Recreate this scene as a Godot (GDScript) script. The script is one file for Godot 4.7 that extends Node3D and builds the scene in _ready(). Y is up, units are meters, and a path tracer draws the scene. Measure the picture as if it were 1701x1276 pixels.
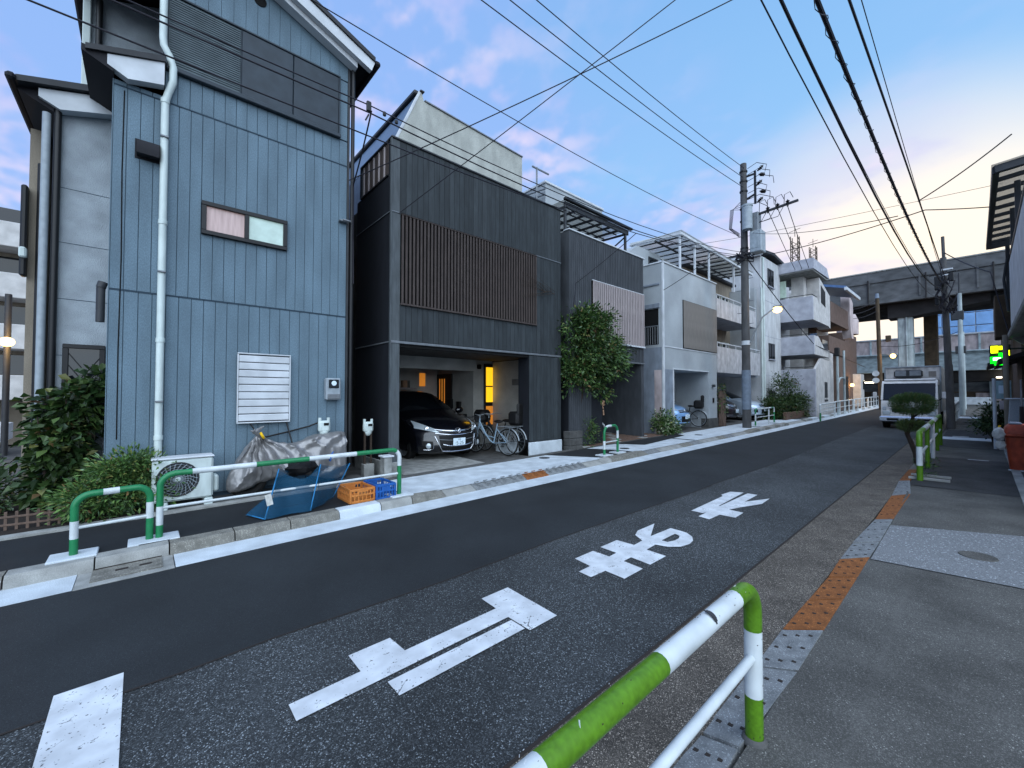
extends Node3D

const RISE := 0.0143            # the street climbs gently away from the camera
var rng := RandomNumberGenerator.new()
var tex := {}
var mats := {}
var counts := {}

# ---------------------------------------------------------------- geometry
class Shape:
	var p := PackedVector3Array()
	var c := PackedColorArray()
	var tint := Color.WHITE
	var tinted := false
	func tri(a: Vector3, b: Vector3, d: Vector3) -> void:      # counter-clockwise seen from outside
		p.append(a); p.append(b); p.append(d)
		if tinted:
			c.append(tint); c.append(tint); c.append(tint)
	func tri_out(a: Vector3, b: Vector3, d: Vector3, inside: Vector3) -> void:
		if (b - a).cross(d - a).dot((a + b + d) / 3.0 - inside) < 0.0: tri(a, d, b)
		else: tri(a, b, d)
	func quad(a: Vector3, b: Vector3, d: Vector3, e: Vector3) -> void:
		tri(a, b, d); tri(a, d, e)
	func quad_out(a: Vector3, b: Vector3, d: Vector3, e: Vector3, inside: Vector3) -> void:
		tri_out(a, b, d, inside); tri_out(a, d, e, inside)
	func box(m: Vector3, s: Vector3, bevel := 0.0, turn := Basis.IDENTITY) -> Shape:
		var h := s * 0.5
		bevel = minf(bevel, minf(h.x, minf(h.y, h.z)) * 0.9)
		var at := func(v: Vector3) -> Vector3: return m + turn * v
		for ax in 3:
			var u := (ax + 1) % 3
			var w := (ax + 2) % 3
			for sg in [-1.0, 1.0]:
				var q := []
				for k in [[-1, -1], [1, -1], [1, 1], [-1, 1]]:
					var v := Vector3.ZERO
					v[ax] = h[ax] * sg; v[u] = (h[u] - bevel) * k[0]; v[w] = (h[w] - bevel) * k[1]
					q.append(at.call(v))
				quad_out(q[0], q[1], q[2], q[3], m)
			if bevel > 0.0:
				for a in [-1.0, 1.0]:
					for b in [-1.0, 1.0]:
						var q := []
						for k in [[0, -1], [0, 1], [1, 1], [1, -1]]:
							var v := Vector3.ZERO
							v[ax] = (h[ax] - bevel) * k[1]
							v[u] = (h[u] - (0.0 if k[0] == 0 else bevel)) * a
							v[w] = (h[w] - (bevel if k[0] == 0 else 0.0)) * b
							q.append(at.call(v))
						quad_out(q[0], q[1], q[2], q[3], m)
		if bevel > 0.0:
			for a in [-1.0, 1.0]:
				for b in [-1.0, 1.0]:
					for d in [-1.0, 1.0]:
						var k := Vector3(a, b, d)
						tri_out(at.call(k * (h - Vector3(0, bevel, bevel))), at.call(k * (h - Vector3(bevel, 0, bevel))), at.call(k * (h - Vector3(bevel, bevel, 0))), m)
		return self
	func span(a: Vector3, b: Vector3, bevel := 0.0) -> Shape:   # box between two opposite corners
		return box((a + b) * 0.5, (b - a).abs(), bevel)
	func bar(a: Vector3, b: Vector3, w: float, h: float, bevel := 0.0) -> Shape:   # box along a line; h is measured towards up
		var z := (b - a).normalized()
		var up := Vector3.UP if absf(z.y) < 0.95 else Vector3.RIGHT
		var x := up.cross(z).normalized()
		return box((a + b) * 0.5, Vector3(w, h, a.distance_to(b)), bevel, Basis(x, z.cross(x), z))
	func tube(path: Array, r, seg := 8, caps := true) -> Shape:
		var n := path.size()
		var rings := []
		var side := Vector3.ZERO
		for i in n:
			var t: Vector3 = (path[mini(i + 1, n - 1)] - path[maxi(i - 1, 0)]).normalized()
			if side == Vector3.ZERO: side = t.cross(Vector3.UP if absf(t.y) < 0.9 else Vector3.RIGHT).normalized()
			side = (side - t * side.dot(t)).normalized()
			var o := t.cross(side)
			var rr: float = r[i] if r is Array else r
			var ring := PackedVector3Array()
			for k in seg:
				var a := TAU * k / seg
				ring.append(path[i] + (side * cos(a) + o * sin(a)) * rr)
			rings.append(ring)
		return skin(rings, path, caps)
	func skin(rings: Array, mids: Array, caps := true) -> Shape:
		for i in rings.size() - 1:
			var a: PackedVector3Array = rings[i]
			var b: PackedVector3Array = rings[i + 1]
			var m: Vector3 = (mids[i] + mids[i + 1]) * 0.5
			for k in a.size():
				var l := (k + 1) % a.size()
				quad_out(a[k], a[l], b[l], b[k], m)
		if caps:
			for e in [[0, 1], [rings.size() - 1, rings.size() - 2]]:
				var a: PackedVector3Array = rings[e[0]]
				for k in range(1, a.size() - 1): tri_out(a[0], a[k], a[k + 1], mids[e[1]])
		return self
	func rod(a: Vector3, b: Vector3, r: float, r2 := -1.0, seg := 10) -> Shape:
		return tube([a, b], [r, r if r2 < 0.0 else r2], seg)
	func ring(m: Vector3, ax: Vector3, big: float, r: float, n := 24, seg := 6) -> Shape:
		var u := ax.cross(Vector3.UP if absf(ax.y) < 0.9 else Vector3.RIGHT).normalized()
		var v := ax.cross(u).normalized()
		var path := []
		for i in n + 1: path.append(m + (u * cos(TAU * i / n) + v * sin(TAU * i / n)) * big)
		var rings := []
		for i in n + 1:
			var o: Vector3 = (path[i] - m).normalized()
			var q := PackedVector3Array()
			for k in seg: q.append(path[i] + (o * cos(TAU * k / seg) + ax * sin(TAU * k / seg)) * r)
			rings.append(q)
		return skin(rings, path, false)
	func lathe(m: Vector3, ax: Vector3, prof: Array, seg := 16) -> Shape:      # prof: [radius, along]
		var u := ax.cross(Vector3.UP if absf(ax.y) < 0.9 else Vector3.RIGHT).normalized()
		var v := ax.cross(u).normalized()
		for i in prof.size() - 1:
			var a: Array = prof[i]
			var b: Array = prof[i + 1]
			for k in seg:
				var d1 := u * cos(TAU * k / seg) + v * sin(TAU * k / seg)
				var d2 := u * cos(TAU * (k + 1) / seg) + v * sin(TAU * (k + 1) / seg)
				var q := [m + ax * a[1] + d1 * a[0], m + ax * a[1] + d2 * a[0], m + ax * b[1] + d2 * b[0], m + ax * b[1] + d1 * b[0]]
				var out: Vector3 = (d1 + d2).normalized() * (b[1] - a[1]) - ax * (b[0] - a[0])
				for t in [[0, 1, 2], [0, 2, 3]]:
					var nn: Vector3 = (q[t[1]] - q[t[0]]).cross(q[t[2]] - q[t[0]])
					if nn.length_squared() < 1e-14: continue
					if nn.dot(out) < 0.0: tri(q[t[0]], q[t[2]], q[t[1]])
					else: tri(q[t[0]], q[t[1]], q[t[2]])
		return self
	func blob(m: Vector3, r: Vector3, seg := 10, noise: FastNoiseLite = null, amp := 0.0) -> Shape:
		var f := func(i: int, k: int) -> Vector3:
			var d := Vector3(sin(PI * i / seg) * cos(TAU * k / (seg * 2)), cos(PI * i / seg), sin(PI * i / seg) * sin(TAU * k / (seg * 2)))
			return m + d * r * (1.0 + (noise.get_noise_3dv(d * 40.0 + m * 31.0) * amp if noise else 0.0))
		for i in seg:
			for k in seg * 2:
				quad_out(f.call(i, k), f.call(i, (k + 1) % (seg * 2)), f.call(i + 1, (k + 1) % (seg * 2)), f.call(i + 1, k), m)
		return self
	func prism(poly: PackedVector2Array, o: Vector3, u: Vector3, v: Vector3, w: Vector3) -> Shape:   # outline in the plane (u, v), pushed along w
		var area := 0.0
		for i in poly.size():
			var a := poly[i]
			var b := poly[(i + 1) % poly.size()]
			area += a.x * b.y - b.x * a.y
		if (area < 0.0) != (u.cross(v).dot(w) < 0.0): poly.reverse()
		var idx := Geometry2D.triangulate_polygon(poly)
		var at := func(q: Vector2) -> Vector3: return o + u * q.x + v * q.y
		for i in range(0, idx.size(), 3):
			var a: Vector3 = at.call(poly[idx[i]])
			var b: Vector3 = at.call(poly[idx[i + 1]])
			var d: Vector3 = at.call(poly[idx[i + 2]])
			if (b - a).cross(d - a).dot(w) < 0.0:
				var e := b
				b = d; d = e
			tri(a + w, b + w, d + w); tri(a, d, b)
		for i in poly.size():
			var a: Vector3 = at.call(poly[i])
			var b: Vector3 = at.call(poly[(i + 1) % poly.size()])
			quad(a, b, b + w, a + w)
		return self
	func leaf(m: Vector3, along: Vector3, up: Vector3, l: float, w: float) -> void:
		var s := along.cross(up).normalized()
		var t := m + along * l
		var h := m + along * l * 0.5
		var fold := up * w * 0.25
		tri(m, h + s * w * 0.5 + fold, t); tri(m, t, h - s * w * 0.5 + fold)
	func mesh(angle := 38.0) -> ArrayMesh:
		var n := p.size()
		var out := PackedVector3Array(); out.resize(n)
		var nor := PackedVector3Array(); nor.resize(n)
		var col := PackedColorArray()
		if c.size() == n: col.resize(n)
		var faces := PackedVector3Array()
		for i in range(0, n, 3): faces.append((p[i + 1] - p[i]).cross(p[i + 2] - p[i]))
		var near := {}
		if angle > 0.0:
			for i in n:
				var k := Vector3i(roundi(p[i].x * 3000.0), roundi(p[i].y * 3000.0), roundi(p[i].z * 3000.0))
				if not near.has(k): near[k] = PackedInt32Array()
				near[k].append(i / 3)
		var least := cos(deg_to_rad(angle))
		for f in range(0, n, 3):
			var fn := faces[f / 3]
			var unit := fn.normalized()
			for k in 3:
				var to := f + (0 if k == 0 else 3 - k)     # turned clockwise for Godot
				var i := f + k
				out[to] = p[i]
				if col.size(): col[to] = c[i]
				if angle <= 0.0:
					nor[to] = unit
					continue
				var sum := fn
				for g in near[Vector3i(roundi(p[i].x * 3000.0), roundi(p[i].y * 3000.0), roundi(p[i].z * 3000.0))]:
					if g != f / 3 and faces[g].normalized().dot(unit) > least: sum += faces[g]
				nor[to] = sum.normalized() if sum.length_squared() > 1e-20 else Vector3.UP
		var arr := []
		arr.resize(Mesh.ARRAY_MAX)
		arr[Mesh.ARRAY_VERTEX] = out
		arr[Mesh.ARRAY_NORMAL] = nor
		if col.size(): arr[Mesh.ARRAY_COLOR] = col
		var am := ArrayMesh.new()
		am.add_surface_from_arrays(Mesh.PRIMITIVE_TRIANGLES, arr)
		return am

func V(x: float, y: float, z: float) -> Vector3: return Vector3(x, y, z)
func sh() -> Shape: return Shape.new()
func slope(z: float) -> float: return -RISE * clampf(z, -140.0, 40.0)
func P2(a: Array) -> PackedVector2Array:
	var q := PackedVector2Array()
	for i in range(0, a.size(), 2): q.append(Vector2(a[i], a[i + 1]))
	return q

# ---------------------------------------------------------------- naming
func numbered(parent: Node, called: String) -> String:
	var k := str(parent.get_instance_id()) + called
	counts[k] = counts.get(k, -1) + 1
	return called if counts[k] == 0 else "%s_%03d" % [called, counts[k]]
func origin(o: Node) -> Vector3:
	var t := Vector3.ZERO
	while o != self:
		t += o.position; o = o.get_parent()
	return t
func put(called: String, s, m, parent: Node = self, angle := 38.0) -> MeshInstance3D:   # geometry given in world metres
	var o := add(called, s, m, parent, angle)
	o.position = -origin(parent)
	return o
func add(called: String, s, m, parent: Node = self, angle := 38.0) -> MeshInstance3D:   # geometry given in the parent's own axes
	var o := MeshInstance3D.new()
	o.name = numbered(parent, called)
	o.mesh = s.mesh(angle) if s is Shape else s
	o.material_override = mats[m] if m is String else m
	parent.add_child(o, true)
	return o
func thing(called: String, label: String, category: String, at := Vector3.ZERO, turn := 0.0, group := "") -> Node3D:
	var o := Node3D.new()
	o.name = numbered(self, called)
	add_child(o, true)
	o.position = at
	o.rotation.y = turn
	return tag(o, label, category, group)
func tag(o: Node3D, label: String, category := "", group := "") -> Node3D:
	o.set_meta("label", label)
	if category: o.set_meta("category", category)
	if group: o.set_meta("group", group)
	return o
func again(src: Node3D, label: String, at: Vector3, turn: float) -> Node3D:
	var o: Node3D = src.duplicate()
	o.name = numbered(self, String(src.name).rstrip("_0123456789"))
	add_child(o, true)
	o.position = at
	o.rotation.y = turn
	o.set_meta("label", label)
	return o
func setting(called: String, s, m, parent: Node = self) -> MeshInstance3D:
	var o := put(called, s, m, parent)
	o.set_meta("kind", "structure")
	return o
func stuff(o: Node3D) -> Node3D:
	o.set_meta("kind", "stuff")
	return o

# ---------------------------------------------------------------- materials
func noise(kind: int, f: float, oct: int, sd: int) -> FastNoiseLite:
	var n := FastNoiseLite.new()
	n.noise_type = kind; n.frequency = f; n.fractal_octaves = oct; n.seed = sd
	return n
func grey(called: String, n: FastNoiseLite, size: int, lo: float, hi: float, bias := 1.0) -> void:
	var im := n.get_seamless_image(size, size)
	im.convert(Image.FORMAT_L8)
	var d := im.get_data()
	for i in d.size(): d[i] = int(255.0 * lerpf(lo, hi, pow(d[i] / 255.0, bias)))
	var t := ImageTexture.create_from_image(Image.create_from_data(size, size, false, Image.FORMAT_L8, d))
	tex[called] = t
func textures() -> void:
	grey("soft", noise(FastNoiseLite.TYPE_SIMPLEX_SMOOTH, 0.008, 5, 3), 512, 0.82, 1.0)
	grey("grain", noise(FastNoiseLite.TYPE_SIMPLEX_SMOOTH, 0.12, 3, 5), 512, 0.78, 1.0)
	grey("rough", noise(FastNoiseLite.TYPE_SIMPLEX_SMOOTH, 0.05, 4, 8), 512, 0.0, 1.0)
	grey("dirt", noise(FastNoiseLite.TYPE_SIMPLEX_SMOOTH, 0.012, 6, 11), 512, 0.66, 1.0, 0.6)
	grey("streak", noise(FastNoiseLite.TYPE_SIMPLEX_SMOOTH, 0.012, 5, 15), 512, 0.80, 1.0, 0.7)
	# asphalt: dark binder with stones of many tones showing through
	for v in [["asphalt", 0.34, 0.075, 21], ["fine_asphalt", 0.55, 0.02, 22], ["pebble", 0.72, 0.10, 23]]:
		var cell := noise(FastNoiseLite.TYPE_CELLULAR, 0.16, 1, v[3])
		cell.fractal_type = FastNoiseLite.FRACTAL_NONE
		cell.cellular_return_type = FastNoiseLite.RETURN_CELL_VALUE
		var gap := noise(FastNoiseLite.TYPE_CELLULAR, 0.16, 1, v[3])
		gap.fractal_type = FastNoiseLite.FRACTAL_NONE
		gap.cellular_return_type = FastNoiseLite.RETURN_DISTANCE2_SUB
		var ic := cell.get_seamless_image(1024, 1024); ic.convert(Image.FORMAT_L8)
		var ig := gap.get_seamless_image(1024, 1024); ig.convert(Image.FORMAT_L8)
		var dc := ic.get_data()
		var dg := ig.get_data()
		var relief := PackedByteArray(); relief.resize(dc.size())
		for i in dc.size():
			var q := dc[i] / 255.0
			var e := clampf(dg[i] / 255.0 * 5.0, 0.0, 1.0)
			var tone := lerpf(v[1], 0.80, q * q)
			if q > 1.0 - v[2]: tone = 1.0
			tone = lerpf(v[1] * 0.72, tone, e)
			dc[i] = int(255.0 * tone)
			relief[i] = int(255.0 * e * (0.4 + 0.6 * q))
		tex[v[0]] = ImageTexture.create_from_image(Image.create_from_data(1024, 1024, false, Image.FORMAT_L8, dc))
		tex[v[0] + "_relief"] = ImageTexture.create_from_image(Image.create_from_data(1024, 1024, false, Image.FORMAT_L8, relief))
	# road paint: worn through in specks, hair cracks
	var sp := noise(FastNoiseLite.TYPE_SIMPLEX_SMOOTH, 0.035, 4, 31).get_seamless_image(1024, 1024)
	var big := noise(FastNoiseLite.TYPE_SIMPLEX_SMOOTH, 0.006, 3, 32).get_seamless_image(1024, 1024)
	var cr := noise(FastNoiseLite.TYPE_CELLULAR, 0.007, 1, 33)
	cr.fractal_type = FastNoiseLite.FRACTAL_NONE
	cr.cellular_return_type = FastNoiseLite.RETURN_DISTANCE2_SUB
	cr.domain_warp_enabled = true; cr.domain_warp_amplitude = 60.0; cr.domain_warp_frequency = 0.01
	var ck := cr.get_seamless_image(1024, 1024)
	for im in [sp, big, ck]: im.convert(Image.FORMAT_L8)
	var a := sp.get_data()
	var b := big.get_data()
	var k := ck.get_data()
	for i in a.size():
		var t := 0.93 + 0.07 * (b[i] / 255.0)
		if a[i] / 255.0 + 0.30 * (b[i] / 255.0 - 0.5) > 0.825: t = 0.45
		if k[i] < 4 and b[i] > 165: t = 0.5
		a[i] = int(255.0 * t)
	tex["paint"] = ImageTexture.create_from_image(Image.create_from_data(1024, 1024, false, Image.FORMAT_L8, a))

func mat(called: String, col: Color, rough := 0.8, first := "", scale := Vector3.ONE, second := "", scale2 := Vector3.ONE, extra := {}) -> StandardMaterial3D:
	var m := StandardMaterial3D.new()
	m.resource_name = called
	m.albedo_color = col
	m.roughness = rough
	m.metallic_specular = 0.4
	if first:
		m.albedo_texture = tex[first]
		m.uv1_triplanar = true; m.uv1_world_triplanar = true; m.uv1_scale = scale
	if second:
		m.detail_enabled = true
		m.detail_blend_mode = BaseMaterial3D.BLEND_MODE_MUL
		m.detail_albedo = tex[second]
		m.detail_uv_layer = BaseMaterial3D.DETAIL_UV_2
		m.uv2_triplanar = true; m.uv2_world_triplanar = true; m.uv2_scale = scale2
	for k in extra: m.set(k, extra[k])
	mats[called] = m
	return m
func relief(called: String, t: String, cm: float) -> void:
	mats[called].heightmap_enabled = true
	mats[called].heightmap_texture = tex[t]
	mats[called].heightmap_scale = cm
func glow(called: String, col: Color, e: float) -> void:
	mat(called, col, 0.5, "", Vector3.ONE, "", Vector3.ONE, {"emission_enabled": true, "emission": col, "emission_energy_multiplier": e})
func U(s: float) -> Vector3: return Vector3(s, s, s)

func materials() -> void:
	mat("asphalt", Color(0.60, 0.63, 0.65), 0.85, "asphalt", U(0.9), "dirt", U(0.09)); relief("asphalt", "asphalt_relief", 0.35)
	mat("new_asphalt", Color(0.29, 0.315, 0.335), 0.8, "fine_asphalt", U(1.6), "dirt", U(0.11)); relief("new_asphalt", "fine_asphalt_relief", 0.12)
	mat("walk_asphalt", Color(0.645, 0.64, 0.62), 0.9, "fine_asphalt", U(1.1), "dirt", U(0.21)); relief("walk_asphalt", "asphalt_relief", 0.3)
	mat("dark_walk", Color(0.46, 0.465, 0.47), 0.9, "fine_asphalt", U(1.4), "dirt", U(0.3)); relief("dark_walk", "fine_asphalt_relief", 0.2)
	mat("black_walk", Color(0.23, 0.25, 0.27), 0.85, "fine_asphalt", U(1.6), "soft", U(0.4))
	mat("gutter", Color(0.84, 0.79, 0.73), 0.9, "asphalt", U(1.3), "dirt", U(0.35)); relief("gutter", "pebble_relief", 0.2)
	mat("pebbles", Color(0.74, 0.76, 0.78), 0.9, "pebble", U(0.45), "grain", U(1.0)); relief("pebbles", "pebble_relief", 0.8)
	mat("pale_concrete", Color(0.87, 0.91, 0.94), 0.85, "soft", U(0.5), "grain", U(1.6))
	mat("concrete", Color(0.68, 0.685, 0.67), 0.88, "dirt", U(0.6), "grain", U(1.4)); relief("concrete", "rough", 0.12)
	mat("kerb", Color(0.72, 0.71, 0.67), 0.9, "pebble", U(0.8), "dirt", U(0.9)); relief("kerb", "pebble_relief", 0.2)
	mat("dark_concrete", Color(0.38, 0.38, 0.375), 0.9, "dirt", U(0.5), "grain", U(1.3))
	mat("orange_block", Color(0.80, 0.50, 0.27), 0.88, "pebble", U(0.9), "dirt", U(1.7))
	mat("grey_block", Color(0.72, 0.74, 0.75), 0.9, "pebble", U(1.2), "dirt", U(1.3))
	mat("slot", Color(0.17, 0.15, 0.14), 0.95)
	mat("paint", Color(0.86, 0.88, 0.90), 0.6, "paint", U(1.0), "soft", U(0.9))
	mat("white_paint", Color(0.80, 0.83, 0.84), 0.4, "soft", U(1.0))
	mat("rail_green", Color(0.15, 0.49, 0.31), 0.32, "soft", U(1.4))
	mat("rail_lime", Color(0.38, 0.57, 0.13), 0.36, "soft", U(1.6), "grain", U(0.7))
	mat("blue_board", Color(0.445, 0.54, 0.60), 0.7, "soft", Vector3(0.5, 0.14, 0.5), "grain", Vector3(1.2, 0.5, 1.2)); relief("blue_board", "rough", 0.05)
	mat("blue_gap", Color(0.20, 0.26, 0.31), 0.9)
	mat("stucco", Color(0.72, 0.76, 0.79), 0.92, "rough", U(2.0), "soft", U(0.5)); mats.stucco.albedo_texture = tex["grain"]; relief("stucco", "rough", 0.6)
	mat("beige_wall", Color(0.62, 0.58, 0.52), 0.9, "grain", U(1.0), "soft", Vector3(0.6, 0.2, 0.6))
	mat("roof_dark", Color(0.16, 0.17, 0.19), 0.6, "soft", U(1.0))
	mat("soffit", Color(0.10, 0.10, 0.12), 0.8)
	mat("pale_trim", Color(0.80, 0.82, 0.84), 0.6, "soft", U(0.4))
	mat("white_pipe", Color(0.80, 0.85, 0.84), 0.45, "soft", Vector3(1, 0.4, 1))
	mat("black_metal", Color(0.085, 0.09, 0.10), 0.45)
	mat("dark_metal", Color(0.20, 0.21, 0.225), 0.5, "soft", U(1.0))
	mat("grey_metal", Color(0.50, 0.52, 0.54), 0.45, "soft", U(1.0), "", Vector3.ONE, {"metallic": 0.4})
	mat("galvanised", Color(0.62, 0.65, 0.67), 0.4, "soft", U(1.3), "", Vector3.ONE, {"metallic": 0.55})
	mat("louver_grey", Color(0.35, 0.40, 0.42), 0.65, "soft", U(0.8))
	mat("screen_dark", Color(0.20, 0.24, 0.275), 0.6, "soft", U(0.7))
	mat("black_board", Color(0.215, 0.24, 0.255), 0.75, "soft", Vector3(3.0, 0.3, 3.0), "soft", Vector3(0.9, 0.4, 0.9)); relief("black_board", "rough", 0.05)
	for v in [["black_board_pale", Color(0.24, 0.265, 0.28)], ["black_board_deep", Color(0.195, 0.218, 0.232)]]:
		mats[v[0]] = mats.black_board.duplicate()
		mats[v[0]].albedo_color = v[1]
		mats[v[0]].uv1_offset = Vector3(v[1].r * 9.0, 0.3, v[1].b * 7.0)
	mat("grey_board", Color(0.34, 0.365, 0.38), 0.75, "streak", Vector3(3.0, 0.3, 3.0), "soft", Vector3(0.9, 0.4, 0.9))
	mat("black_side", Color(0.105, 0.115, 0.14), 0.7, "soft", Vector3(0.9, 0.4, 0.9))
	mat("gap", Color(0.03, 0.03, 0.035), 0.9)
	mat("brown_slat", Color(0.30, 0.262, 0.248), 0.75, "streak", Vector3(3.0, 0.25, 3.0), "soft", Vector3(1.2, 0.6, 1.2))
	mat("pale_slat", Color(0.66, 0.62, 0.62), 0.7, "streak", Vector3(3.0, 0.3, 3.0))
	mat("tan_slat", Color(0.52, 0.50, 0.48), 0.7, "streak", Vector3(3.0, 0.3, 3.0))
	mat("loft_wall", Color(0.77, 0.78, 0.75), 0.9, "grain", U(0.7), "soft", Vector3(0.5, 0.25, 0.5)); relief("loft_wall", "rough", 0.3)
	mat("slate", Color(0.36, 0.44, 0.54), 0.45, "soft", U(0.8))
	mat("plaster", Color(0.82, 0.82, 0.80), 0.9, "grain", U(0.8), "soft", U(0.3))
	mat("dark_sheet", Color(0.30, 0.315, 0.335), 0.6, "soft", Vector3(1.0, 0.3, 1.0), "streak", Vector3(0.4, 0.15, 0.4))
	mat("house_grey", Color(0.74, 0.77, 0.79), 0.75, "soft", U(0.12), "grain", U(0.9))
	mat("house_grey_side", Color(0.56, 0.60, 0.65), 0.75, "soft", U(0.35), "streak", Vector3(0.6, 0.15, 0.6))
	mat("balcony_panel", Color(0.80, 0.80, 0.81), 0.7, "soft", U(0.6), "streak", Vector3(1.0, 0.2, 1.0))
	mat("block_wall", Color(0.86, 0.87, 0.88), 0.85, "grain", U(0.9), "soft", Vector3(0.4, 0.16, 0.4))
	mat("balcony_grey", Color(0.68, 0.69, 0.73), 0.8, "soft", U(0.4))
	mat("white_tile", Color(0.88, 0.87, 0.86), 0.6, "grain", U(1.2), "soft", U(0.4))
	mat("brown_tile", Color(0.47, 0.39, 0.355), 0.75, "grain", U(1.2), "soft", U(0.4))
	mat("roof_blue", Color(0.33, 0.45, 0.62), 0.4, "soft", U(0.6))
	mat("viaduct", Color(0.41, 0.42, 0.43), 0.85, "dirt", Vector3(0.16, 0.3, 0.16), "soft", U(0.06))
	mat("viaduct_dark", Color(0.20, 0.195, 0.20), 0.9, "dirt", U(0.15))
	mat("steel_pier", Color(0.74, 0.79, 0.80), 0.7, "soft", U(0.3), "dirt", Vector3(0.5, 0.1, 0.5))
	mat("pier_brown", Color(0.33, 0.28, 0.22), 0.85, "dirt", U(0.3))
	mat("ramp_teal", Color(0.72, 0.79, 0.81), 0.8, "dirt", Vector3(0.2, 0.35, 0.2))
	mat("ramp_pink", Color(0.86, 0.80, 0.80), 0.8, "soft", U(0.2), "dirt", Vector3(0.3, 0.12, 0.3))
	mat("blue_screen", Color(0.50, 0.66, 0.84), 0.3, "soft", U(0.2))
	mat("pole_concrete", Color(0.39, 0.39, 0.395), 0.9, "dirt", Vector3(0.8, 0.25, 0.8), "grain", U(1.5))
	mat("pole_sheet", Color(0.47, 0.52, 0.58), 0.7, "soft", U(1.0))
	mat("box_grey", Color(0.60, 0.64, 0.67), 0.5, "soft", U(1.2))
	mat("cable", Color(0.10, 0.095, 0.13), 0.6)
	mat("insulator", Color(0.09, 0.085, 0.09), 0.3)
	mat("glass", Color(0.055, 0.075, 0.095), 0.06, "", Vector3.ONE, "", Vector3.ONE, {"metallic_specular": 0.45})
	mat("tyre", Color(0.07, 0.07, 0.07), 0.9)
	mat("chrome", Color(0.82, 0.83, 0.85), 0.18, "", Vector3.ONE, "", Vector3.ONE, {"metallic": 0.95})
	mat("car_black", Color(0.035, 0.04, 0.065), 0.25, "", Vector3.ONE, "", Vector3.ONE, {"clearcoat_enabled": true, "clearcoat": 0.9, "clearcoat_roughness": 0.05})
	mat("car_blue", Color(0.50, 0.66, 0.84), 0.3, "", Vector3.ONE, "", Vector3.ONE, {"metallic": 0.3, "clearcoat_enabled": true, "clearcoat": 0.9, "clearcoat_roughness": 0.05})
	mat("car_silver", Color(0.66, 0.72, 0.78), 0.3, "", Vector3.ONE, "", Vector3.ONE, {"metallic": 0.4, "clearcoat_enabled": true, "clearcoat": 0.9, "clearcoat_roughness": 0.05})
	mat("car_maroon", Color(0.13, 0.09, 0.11), 0.28, "", Vector3.ONE, "", Vector3.ONE, {"clearcoat_enabled": true, "clearcoat": 0.9, "clearcoat_roughness": 0.05})
	mat("head_lens", Color(0.72, 0.76, 0.78), 0.15, "", Vector3.ONE, "", Vector3.ONE, {"metallic": 0.3})
	mat("plate_white", Color(0.80, 0.86, 0.90), 0.5)
	mat("plate_ink", Color(0.07, 0.22, 0.20), 0.6)
	mat("black_plastic", Color(0.04, 0.04, 0.045), 0.6)
	mat("truck_white", Color(0.90, 0.90, 0.90), 0.35, "soft", U(0.7))
	mat("truck_box", Color(0.88, 0.87, 0.86), 0.5, "soft", U(0.7), "dirt", Vector3(0.5, 0.2, 0.5))
	mat("cover", Color(0.56, 0.555, 0.555), 0.36, "soft", U(1.1), "", Vector3.ONE, {"metallic": 0.45})
	mat("net_blue", Color(0.05, 0.33, 0.47), 0.7, "grain", U(3.0), "", Vector3.ONE, {"transparency": BaseMaterial3D.TRANSPARENCY_ALPHA})
	mats.net_blue.albedo_color.a = 0.45
	mat("net_edge", Color(0.16, 0.46, 0.66), 0.6)
	mat("crate_orange", Color(0.80, 0.50, 0.24), 0.55, "soft", U(1.5))
	mat("crate_blue", Color(0.12, 0.36, 0.66), 0.55, "soft", U(1.5))
	mat("yellow", Color(0.85, 0.68, 0.10), 0.6)
	mat("bin_orange", Color(0.76, 0.32, 0.20), 0.5, "soft", U(1.2), "dirt", Vector3(1.4, 0.8, 1.4))
	mat("bag", Color(0.80, 0.80, 0.78), 0.35, "soft", U(3.0))
	mat("soil", Color(0.17, 0.14, 0.12), 0.95, "dirt", U(1.0))
	mat("brick", Color(0.42, 0.33, 0.28), 0.9, "dirt", U(1.8))
	mat("wood_old", Color(0.42, 0.35, 0.31), 0.9, "dirt", Vector3(2, 0.5, 2))
	mat("bark", Color(0.25, 0.21, 0.18), 0.95, "dirt", U(2.0))
	mat("leaf", Color.WHITE, 0.45, "", Vector3.ONE, "", Vector3.ONE, {"vertex_color_use_as_albedo": true, "backlight_enabled": true, "backlight": Color(0.25, 0.35, 0.12)})
	mat("cardboard", Color(0.78, 0.62, 0.50), 0.8, "soft", U(1.4))
	mat("bike_blue", Color(0.52, 0.61, 0.68), 0.35)
	mat("saddle", Color(0.05, 0.045, 0.045), 0.6)
	mat("pane_pink", Color(0.72, 0.64, 0.63), 0.25, "soft", Vector3(4.0, 0.4, 4.0), "", Vector3.ONE, {"emission_enabled": true, "emission": Color(0.75, 0.62, 0.60), "emission_energy_multiplier": 0.10})
	mat("pane_green", Color(0.70, 0.77, 0.75), 0.25, "soft", U(0.8), "", Vector3.ONE, {"emission_enabled": true, "emission": Color(0.66, 0.80, 0.76), "emission_energy_multiplier": 0.14})
	mat("poster", Color(0.62, 0.72, 0.74), 0.6, "soft", U(2.0))
	mat("canopy_sheet", Color(0.80, 0.80, 0.76, 0.45), 0.2, "", Vector3.ONE, "", Vector3.ONE, {"transparency": BaseMaterial3D.TRANSPARENCY_ALPHA})
	mat("door_dark", Color(0.12, 0.11, 0.11), 0.6)
	mat("curtain", Color(0.72, 0.70, 0.66), 0.8, "soft", Vector3(6.0, 0.3, 6.0))
	glow("lit_amber", Color(1.0, 0.76, 0.12), 0.6)
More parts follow.
